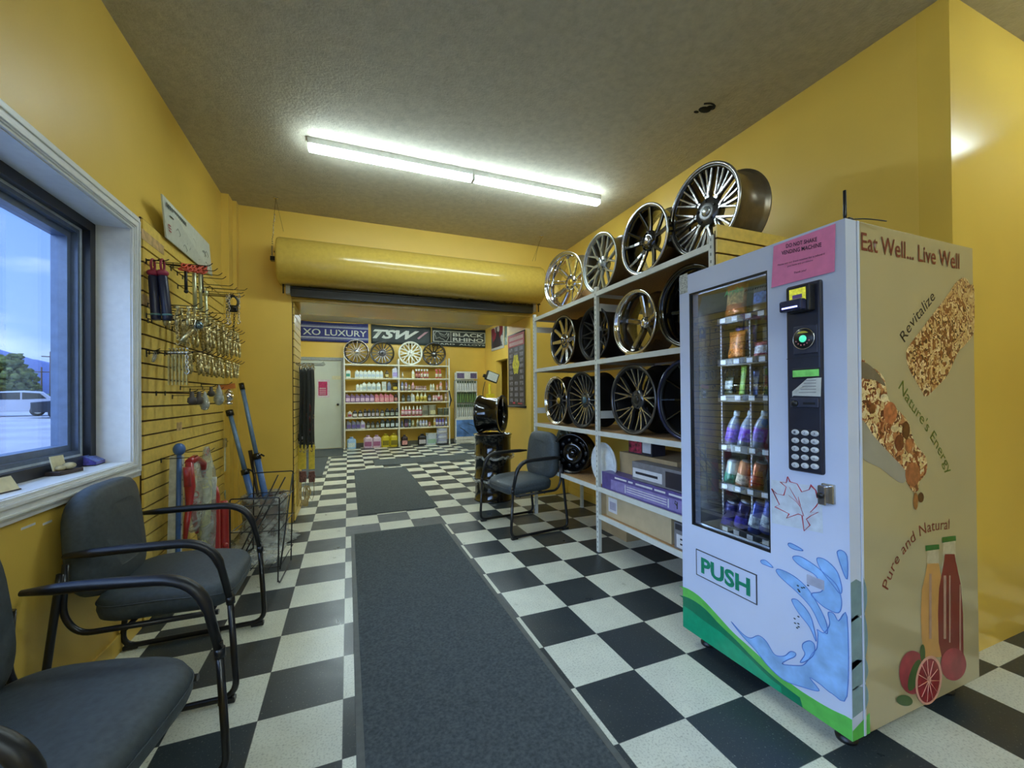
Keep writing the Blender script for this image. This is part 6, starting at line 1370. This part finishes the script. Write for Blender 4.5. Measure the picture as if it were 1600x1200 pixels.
# four wheels on top
def fwheel(px0, px1, args, label):
    t_ = make_wheel(label, **args); c = at((px0+px1)/2, 550, y=9.2); t_.location = (c.x, 9.16, fz[0]+.001); t_.rotation_euler = (0, 0, R(82)); return t_
fwheel(536, 577, dict(style='thin', rad=.295, width=.16, face_m=machined, barrel_m=matte, lip_m=machined, dish=.02, n=15, hubr=.06, w=2.0, seg=40, cap_m=steel), 'silver thin-spoke rim leftmost on the fluid shelves')
fwheel(578, 616, dict(style='thin', rad=.288, width=.16, face_m=gun, barrel_m=gloss, lip_m=gloss, dish=.06, n=16, hubr=.085, w=1.9, seg=40, cap_m=blackpl, top_m=gun, edge_m=machined), 'black rim with bright spokes second on the fluid shelves')
fwheel(622, 660, dict(style='y', rad=.30, width=.16, face_m=whitew, barrel_m=whitew, lip_m=whitew, dish=.03, n=10, hubr=.085, w=1.5, seg=40, cap_m=silver), 'white painted rim third on the fluid shelves')
fwheel(660, 696, dict(style='swirl', rad=.30, width=.16, face_m=gloss, barrel_m=gloss, lip_m=gloss, dish=.06, n=10, hubr=.075, w=1.4, seg=40, cap_m=machined, edge_m=gun), 'gloss black rim fourth on the fluid shelves')

# banners
def banner(px0, px1, z0, z1, label, base):
    x0, x1 = at(px0, 520, y=9.44).x, at(px1, 520, y=9.44).x; t_ = thing('wall_banner', label, 'banner', ((x0+x1)/2, 9.46, z0)); w_, h = x1-x0, z1-z0
    mb = MB(); nx, nz_ = 28, 6; G = [[mb.bm.verts.new((-w_/2+w_*i/nx, -.012-.01*math.sin(i*.7+j*.3)-.004*math.sin(i*1.9), h*j/nz_-(.02*math.sin(math.pi*i/nx) if j == nz_ else 0))) for j in range(nz_+1)] for i in range(nx+1)]
    for i in range(nx):
        for j in range(nz_): f = mb.bm.faces.new((G[i][j], G[i+1][j], G[i+1][j+1], G[i][j+1])); f.smooth = True
    o = mb.build('cloth', base, t_); md = o.modifiers.new('t', 'SOLIDIFY'); md.thickness = .003; return t_, w_, h
def bq(t_, x0, x1, z0, z1, m1, name='printed_stripe', y=-.026):
    mb = MB(); mb.box(x0, x1, y-.001, y, z0, z1); return mb.build(name, m1, t_)
navb = mat('banner_navy', (48, 56, 124), .7, var=.1); pale = mat('banner_pale', (160, 168, 186), .7); blk = mat('banner_black', (44, 54, 54), .6, var=.25, scale=3); bwh = mat('banner_white', (200, 208, 200), .6)
ZB0, ZB1 = 2.60, 3.085
t_, w_, h = banner(469.5, 575.5, ZB0, ZB1, 'navy XO LUXURY banner on the back room wall', navb)
bq(t_, -w_/2+.0, w_/2, h*.70, h*.77, pale); bq(t_, -w_/2+.0, w_/2, h*.165, h*.235, pale); bq(t_, -w_/2, w_/2, h*.80, h*.815, pale); bq(t_, -w_/2, w_/2, h*.115, h*.13, pale)
lettering('XO LUXURY', (-w_/2+.05, -.027, h*.32), (w_/2-.04, -.027, h*.32), (0, 0, 1), h*.30, bwh, t_, weight=.012)
t_, w_, h = banner(580, 673, ZB0, ZB1, 'black TSW banner on the back room wall', blk)
lettering('TSW', (-w_/2+.03, -.027, h*.30), (w_/2-.30, -.027, h*.30), (0, 0, 1), h*.42, bwh, t_, shear=.45, weight=.045)
mb = MB(); mb.poly([(w_/2-.32, -.028, h*.3), (w_/2-.06, -.028, h*.74), (w_/2-.16, -.028, h*.70), (w_/2-.36, -.028, h*.36)]); mb.build('printed_streak', mat('streak_pink', (190, 150, 160), .6), t_, norm=False)
t_, w_, h = banner(675, 759.5, ZB0-.01, ZB1, 'BLACK RHINO HARD ALLOYS banner on the back room wall', blk)
for a in ((-w_/2+.03, w_/2-.03, h*.80, h*.83), (-w_/2+.03, w_/2-.03, h*.24, h*.27), (-w_/2+.03, -w_/2+.05, h*.24, h*.83), (w_/2-.05, w_/2-.03, h*.24, h*.83), (-w_/2+.50, -w_/2+.515, h*.24, h*.83)): bq(t_, *a, bwh, 'printed_frame')
lettering('BLACK', (-w_/2+.56, -.027, h*.57), (w_/2-.08, -.027, h*.57), (0, 0, 1), h*.18, bwh, t_, weight=.03); lettering('RHINO', (-w_/2+.56, -.027, h*.31), (w_/2-.08, -.027, h*.31), (0, 0, 1), h*.18, bwh, t_, weight=.03)
lettering('HARD  ALLOYS', (-w_/2+.06, -.027, h*.09), (w_/2-.04, -.027, h*.09), (0, 0, 1), h*.08, bwh, t_, weight=.01)
mb = MB(); ox, oz = -w_/2+.07, h*.28
rh = [(0, .17), (.02, .22), (.05, .25), (.10, .24), (.14, .21), (.20, .18), (.26, .16), (.30, .18), (.33, .24), (.345, .19), (.335, .12), (.37, .19), (.385, .23), (.39, .15), (.36, .08), (.31, .0), (.25, .03), (.21, .06), (.17, .06), (.13, .10), (.08, .08), (.03, .06), (.03, .11), (0, .17)]
mb.tube([(ox+a, -.028, oz+b_) for a, b_ in rh], .006, 5); mb.tube([(ox+a, -.028, oz+b_) for a, b_ in ((.12, .2), (.18, .14), (.26, .12), (.31, .1))], .004, 5); mb.build('rhino_emblem', bwh, t_)

# door in the far wall
dr = struct(thing('door_1', None, None, (-.6, YF, 0)))
dx0, dx1 = at(462, 600, y=YF).x-.12, -.125
doorm = mat('pale_green_door', (196, 206, 196), .45, var=.03, scale=2); frm = mat('door_frame_grey', (150, 158, 160), .45)
mb = MB(); mb.box(dx0+.6, dx1+.6, -.03, 0, .01, 2.14, .002); dl = mb.build('door_leaf', doorm, dr)
mb = MB(); mb.box(dx1+.6, dx1+.6+.075, -.06, 0, 0, 2.22, .003); mb.box(dx0+.6-.07, dx0+.6, -.06, 0, 0, 2.22, .003); mb.box(dx0+.6, dx1+.6, -.06, 0, 2.145, 2.22, .003); mb.build('door_frame', frm, dr)
kx = at(528, 632, y=YF-.05); mb = MB(); mb.ball((kx.x+.6, -.07, kx.z), .03); mb.rod((kx.x+.6, -.03, kx.z), (kx.x+.6, -.06, kx.z), .014); mb.build('door_knob', mat('dark_knob', (60, 60, 60), .3, .6), dr)
a, b_ = at(496, 593, y=YF-.04), at(515, 621, y=YF-.04)
t_ = thing('paper_notice', 'magenta and white notice taped on the back room door', 'notice', (a.x, YF-.035, b_.z)); w_, h = b_.x-a.x, a.z-b_.z
mb = MB(); mb.box(0, w_, -.002, 0, 0, h); mb.build('paper', mat('notice_white', (206, 196, 206), .6), t_)
mb = MB(); mb.box(.02, w_-.05, -.003, -.002, .05, h-.05); mb.build('magenta_print', mat('magenta_print', (176, 40, 96), .6, var=.15, scale=20), t_)
mb = MB()
for k in range(4): mb.box(.04, w_-.08, -.004, -.003, .08+k*.045, .095+k*.045)
mb.build('printed_lines', MATS['notice_white'], t_)
a = at(527, 590, y=YF-.035); mb = MB(); mb.box(-.12, .1, -.002, 0, -.05, .04); tag(mb.build('small_notice', mat('pale_yellow_note', (206, 204, 170), .6, var=.05), loc=(a.x, YF-.033, a.z)), 'small pale yellow sticker on the back room door', 'sticker')

# wiper display
wp = thing('wiper_display_stand', 'tall white wiper blade display stand by the fluid shelves', 'display stand', (2.97, 9.25, 0))
whs = mat('display_white', (206, 210, 206), .45)
mb = MB(); mb.box(-.27, .27, .10, .13, .1, 1.88, .003); mb.box(-.29, -.27, -.1, .13, .0, 1.66, .002); mb.box(.27, .29, -.1, .13, .0, 1.66, .002); mb.box(-.3, .3, -.14, .14, 0, .12, .01); mb.build('frame', whs, wp)
mb = MB(); mb.box(-.29, .29, -.13, -.1, 1.70, 1.9, .003); hd = mb.build('header', whs, wp); mb = MB(); mb.box(-.27, -.07, -.133, -.13, 1.72, 1.86); mb.box(.1, .27, -.133, -.13, 1.72, 1.86); mb.build('header_print', mat('header_violet', (90, 80, 120), .5, var=.2), hd)
for z in (1.40, .70): mb = MB(); mb.box(-.27, .27, -.12, .1, z-.04, z, .003); mb.build('shelf', whs, wp)
mb = MB(); mb.box(-.33, .33, -.15, -.135, .10, .66, .004); sb_ = mb.build('poster_panel', whs, wp)
mb = MB(); mb.box(-.30, .30, -.153, -.15, .18, .62); mb.build('blue_poster', mat('wiper_poster_blue', (84, 130, 200), .35, var=.25, scale=5), sb_)
mb = MB(); mb.tube([(-.2, -.156, .42), (-.1, -.156, .36), (.04, -.156, .24)], [.03, .035, .01], 6, flat=.3); mb.tube([(.0, -.156, .52), (.12, -.156, .48), (.26, -.156, .40)], [.02, .03, .012], 6, flat=.3); mb.build('wiper_picture', mat('wiper_dark', (40, 54, 66), .4), sb_)
wb = None
for row, (z, h, cols) in enumerate(((1.40, .26, [(206, 210, 214)]*8), (1.08, .30, [(90, 120, 70)]*8), (.70, .34, [(186, 194, 196)]*9))):
    for k in range(len(cols)):
        t_ = thing('wiper_blade_pack', ('white wiper blade pack on the top shelf of the wiper display', 'green wiper blade pack on the middle row of the wiper display', 'pale wiper blade pack on the lower shelf of the wiper display')[row], 'wiper pack', (2.97-.235+k*(.47/(len(cols)-1)), 9.25-.07, z), group=('wiper packs, top', 'wiper packs, middle', 'wiper packs, lower')[row])
        mb = MB(); mb.box(-.022, .022, -.018, .018, 0, h, .004); mb.build('sleeve', mat('wsleeve%d' % row, cols[k], .4, var=.2, scale=40), t_)
        mb = MB(); mb.box(-.021, .021, -.0195, -.018, h*.75, h*.97); mb.build('end_print', mat('wdark%d' % row, ((40, 60, 44), (44, 60, 50), (60, 84, 60))[row], .4), t_)

# far right things: poster pair, work light, cabinet beyond
t_ = thing('wall_poster', 'red and black action poster on the right wall of the back room', 'poster')
A2, B2 = at(768, 513, x=X3-.01), at(787, 506, x=X3-.01); z0p, z1p = 2.43, 3.02
mb = MB(); mb.box(X3-.02, X3-.005, B2.y, A2.y, z0p, z1p, .002); o = mb.build('board', mat('poster_edge', (190, 190, 184), .5), t_)
mb = MB(); mb.box(X3-.022, X3-.02, B2.y+.03, A2.y-.02, z0p+.06, z1p-.01); mb.build('dark_print', mott('poster_mottle_print', [(60, 46, 56), (150, 40, 60), (96, 96, 100), (190, 190, 186), (120, 30, 46), (50, 40, 44)], 6), o)
A3, B3 = at(788, 510, x=X3-.01), at(797, 506, x=X3-.01)
t_ = thing('wall_poster', 'pale poster next to the red one on the right wall', 'poster'); mb = MB(); mb.box(X3-.02, X3-.005, A3.y-.45, A3.y-.02, z0p+.05, z1p, .002); mb.build('board', mott('poster_pale_print', [(190, 200, 190), (90, 110, 100), (206, 200, 200), (130, 150, 140)], 7), t_)
# work light on yellow stand
p = at(765, 590, y=8.2); t_ = thing('work_light', 'work light with white face on a yellow stand in the back room', 'work light', (p.x, 8.2, 0))
ym = mat('stand_yellow', (206, 186, 40), .4)
mb = MB(); mb.rod((0, 0, 0.05), (0, 0, 1.55), .03, 10); mb.box(-.1, .12, -.03, .03, 1.1, 1.3, .01)
for q in range(3): a_ = q*2.1+.4; mb.rod((0, 0, .4), (.35*math.cos(a_), .35*math.sin(a_), .015), .014, 8)
mb.build('stand', ym, t_)
Ml = Matrix.Translation((.06, 0, 1.72))@Matrix.Rotation(R(20), 4, 'Y')
mb = MB(); mb.box(-.16, .16, -.06, .06, -.12, .12, .02, M=Ml); hd = mb.build('lamp_head', blackpl, t_)
mb = MB(); mb.box(-.13, .13, -.065, -.058, -.1, .1, M=Ml); mb.build('lamp_glass', mat('frosted_glass', (196, 206, 210), .3), hd)
mb = MB(); mb.box(-.22, -.14, -.05, .05, -.08, .0, .01, M=Ml); mb.tube(catmull([(-.12, 0, 1.6), (-.18, .0, 1.3), (-.1, 0, 1.05), (0, 0, .95)], 5), .008, 6); mb.build('cord', blackpl, t_)
# cabinet beyond the service opening
t_ = thing('storage_cabinet', 'white cabinet seen through the opening in the right wall of the back room', 'cabinet', (4.3, 7.75, 0))
mb = MB(); mb.box(-.25, .3, -.5, .5, 0, 1.9, .005); mb.build('body', white_trim, t_)
mb = MB(); mb.box(-.262, -.25, -.48, -.01, .02, 1.88, .003); mb.box(-.262, -.25, .01, .48, .02, 1.88, .003); mb.build('door_panel', whs, t_)
mb = MB(); mb.box(-.275, -.262, -.2, -.05, .9, 1.55, .003); mb.build('dark_poster', blackpl, t_)

# hanging chart on the passage wall (right)
cy0_, cy1_ = 3.26, 3.82; t_ = thing('hanging_wheel_chart', 'long dark chart with red header hanging at the right side of the opening', 'chart', (OX1-.012, (cy0_+cy1_)/2, 1.10)); hw_ = (cy1_-cy0_)/2
mb = MB(); mb.box(-.004, 0, -hw_, hw_, 0, .97); ct = mb.build('sheet', mat('chart_charcoal', (58, 52, 54), .5, var=.1), t_)
mb = MB(); mb.rod((0, -hw_-.02, .0), (0, hw_+.02, .0), .014, 10); mb.build('bottom_rail', blackpl, t_); mb = MB(); mb.rod((0, -hw_-.005, .97), (0, hw_+.005, .97), .008, 8); mb.build('top_rail', blackpl, t_)
mb = MB(); mb.box(-.005, -.004, -hw_, hw_, .80, .965); mb.build('red_header', mat('header_red', (170, 44, 56), .5), ct)
mb = MB()
for zz, segs in ((.905, 12), (.835, 11)):
    for k in range(segs): mb.box(-.006, -.005, -hw_+.04+k*(2*hw_-.08)/segs, -hw_+.04+(k+.72)*(2*hw_-.08)/segs, zz-.02, zz+.025)
mb.build('header_marks', mat('header_pinkwhite', (214, 180, 180), .5), ct)
mb = MB(); random.seed(9)
for i in range(3):
    for j in range(10):
        yc, zc = -hw_+.1+i*(2*hw_-.2)/2, .06+j*.075
        if i == 1 and 3 < j < 8: continue
        mb.box(-.006, -.004, yc-.06, yc+.05, zc, zc+.048)
mb.build('photo_grid', mat('grid_grey', (116, 112, 124), .5, var=.35, scale=25), ct)
mb = MB(); mb.prism([(.11*math.cos(q)*(1+.12*math.cos(6*q)), .56+.13*math.sin(q)*(1+.1*math.cos(6*q))) for q in [k*6.283/36 for k in range(36)]], .002, axis='x', lo=-.0075); mb.build('yellow_badge', mat('badge_yellow', (206, 200, 50), .5, var=.2, scale=30), ct)
mb = MB(); mb.box(-.006, -.004, .04, .12, .035, .06); mb.box(-.006, -.004, -.2, -.06, .035, .05); mb.build('logo_marks', mat('logo_redpink', (190, 60, 80), .5), ct)

# hung straps on the passage slatwall (left)
SX2 = -.472
def strap(y, xx, z1, z0, label, m1, w_=.0145, group=None):
    t_ = thing('bungee_strap', label, 'strap', (xx, y, z1), group=group)
    mb = MB(); mb.tube(catmull([(0, 0, 0), (.004, .01, (z0-z1)*.3), (-.003, -.006, (z0-z1)*.7), (0, 0, z0-z1)], 4), w_, 6, flat=.45); mb.build('band', m1, t_)
    mb = MB(); mb.tube(catmull([(0, 0, 0), (.01, 0, .03), (0, 0, .05), (-.012, 0, .035)], 4), .004, 6); mb.tube(catmull([(0, 0, z0-z1), (.01, 0, z0-z1-.03), (0, 0, z0-z1-.045), (-.01, 0, z0-z1-.03)], 4), .004, 6); mb.build('end_hooks', steel, t_)
    return t_
rub = mat('black_rubber_band', (34, 38, 38), .6)
hk2 = hook(3.3, 1.605, .26, 'slatwall hook carrying black rubber straps in the passage', group='passage slatwall hooks', x=SX2)
for y in (3.42, 3.54, 3.66): copy_tree(hk2, (SX2, y, 1.605))
s0 = None
for i in range(4):
    for k in range(4):
        y, xx = 3.30+i*.12, SX2+.03+k*.036
        if s0 is None: s0 = strap(y, xx, 1.56, .72, 'long black rubber strap hanging on the passage slatwall', rub, group='long black rubber straps')
        else: copy_tree(s0, (xx, y, 1.56-.02*random.random()))
for k, (px, z0) in enumerate(((483, 1.06), (489, 1.06))): p = at(px, 590, y=3.5); strap(3.5, p.x, 1.57, z0, ('short black rubber strap, left of the two by the door', 'short black rubber strap, right of the two by the door')[k], rub)
for k, (px, lab) in enumerate(((470, 'blue-grey strap end low on the passage slatwall, left one'), (475, 'blue-grey strap end low on the passage slatwall, right one'))): p = at(px, 650, y=3.5); strap(3.5+.03*k, p.x, 1.14, .80, lab, mat('blue_grey_band', (84, 100, 116), .5), .018)
p = at(482, 650, y=3.5); t_ = thing('red_hook_tool', 'dark red load hook hanging beside the rubber straps', 'hook', (p.x, 3.5, 1.0))
mb = MB(); mb.tube(catmull([(0, 0, .18), (.015, 0, .12), (-.012, 0, .05), (.02, 0, 0), (.03, 0, -.08), (.0, 0, -.14)], 5), [.012]*26, 8); mb.build('body', mat('maroon_metal', (110, 40, 44), .4), t_)
mb = MB(); mb.tube([(.0, 0, -.12), (.012, 0, -.17)], .018, 8); mb.build('tip', blackpl, t_)
# yellow tie-down packs
pk = None
for i, (px, lab) in enumerate(((464, 'yellow webbing pack, leftmost of the three on the passage slatwall'), (473.5, 'yellow webbing pack, middle of the three on the passage slatwall'), (487, 'yellow webbing pack, rightmost of the three on the passage slatwall'))):
    yy = 3.42; p = at(px, 695, y=yy); zt, zb_ = p.z, at(px, 733, y=yy).z
    t_ = thing('tie_down_strap', lab, 'strap', (p.x, yy, zb_)); h = zt-zb_
    mb = MB(); mb.box(-.029, .029, -.012, .012, 0, h, .004); mb.build('webbing', mat('yellow_webbing', (220, 196, 66), .6, var=.08), t_)
    mb = MB(); mb.tube([(-.03, 0, h), (0, 0, h+.045), (.03, 0, h)], .004, 6); mb.build('hanger', steel, t_)
    mb = MB(); mb.box(-.03, .03, -.02, .02, -.14, -.02, .008); mb.box(-.035, .035, -.014, .014, -.09, -.06, .004); mb.build('ratchet', mat('ratchet_red_grey', (120, 84, 80), .45, .3, var=.3, scale=60), t_)
    mb = MB(); mb.tube([(-.02, 0, -.02), (-.024, 0, -.30), (-.0, 0, -.34), (.02, 0, -.28), (.02, 0, -.02)], .0035, 6); mb.build('tail_wire', steel, t_)
    hook(yy, zt+.045, p.x-SX2+.02, ('slatwall hook for the leftmost yellow pack', 'slatwall hook for the middle yellow pack', 'slatwall hook for the rightmost yellow pack')[i], group=None, x=SX2)
p = at(470, 682, y=3.45); t_ = thing('padlock_set', 'black and white padlock pack above the yellow webbing', 'padlock', tuple(p)); mb = MB(); mb.box(-.04, .04, -.015, .015, -.05, .03, .01); mb.build('body', blackpl, t_); mb = MB(); mb.box(-.01, .025, -.017, -.015, -.03, .0); mb.build('white_print', wpr, t_)
p = at(483, 805, z=0); t_ = thing('rope_coil', 'tan rope bundle hanging low near the checkered floor in the passage', 'rope', (p.x-.05, 3.45, .12)); mb = MB(); random.seed(2)
for k in range(7): mb.tube(catmull([(random.uniform(-.03, .03), 0, .17), (random.uniform(-.06, .06), .01, .08), (random.uniform(-.05, .05), 0, -.05), (random.uniform(-.03, .03), 0, .02)], 4), .006, 6)
mb.build('strands', mat('tan_rope', (190, 170, 120), .8), t_)
mb = MB(); mb.box(0, .01, -.1, .1, 0, .35, .003); tag(mb.build('display_card', mat('ochre_card', (190, 156, 60), .5), loc=(SX2+.0, 3.35, .12)), 'ochre card low on the passage slatwall', 'card')
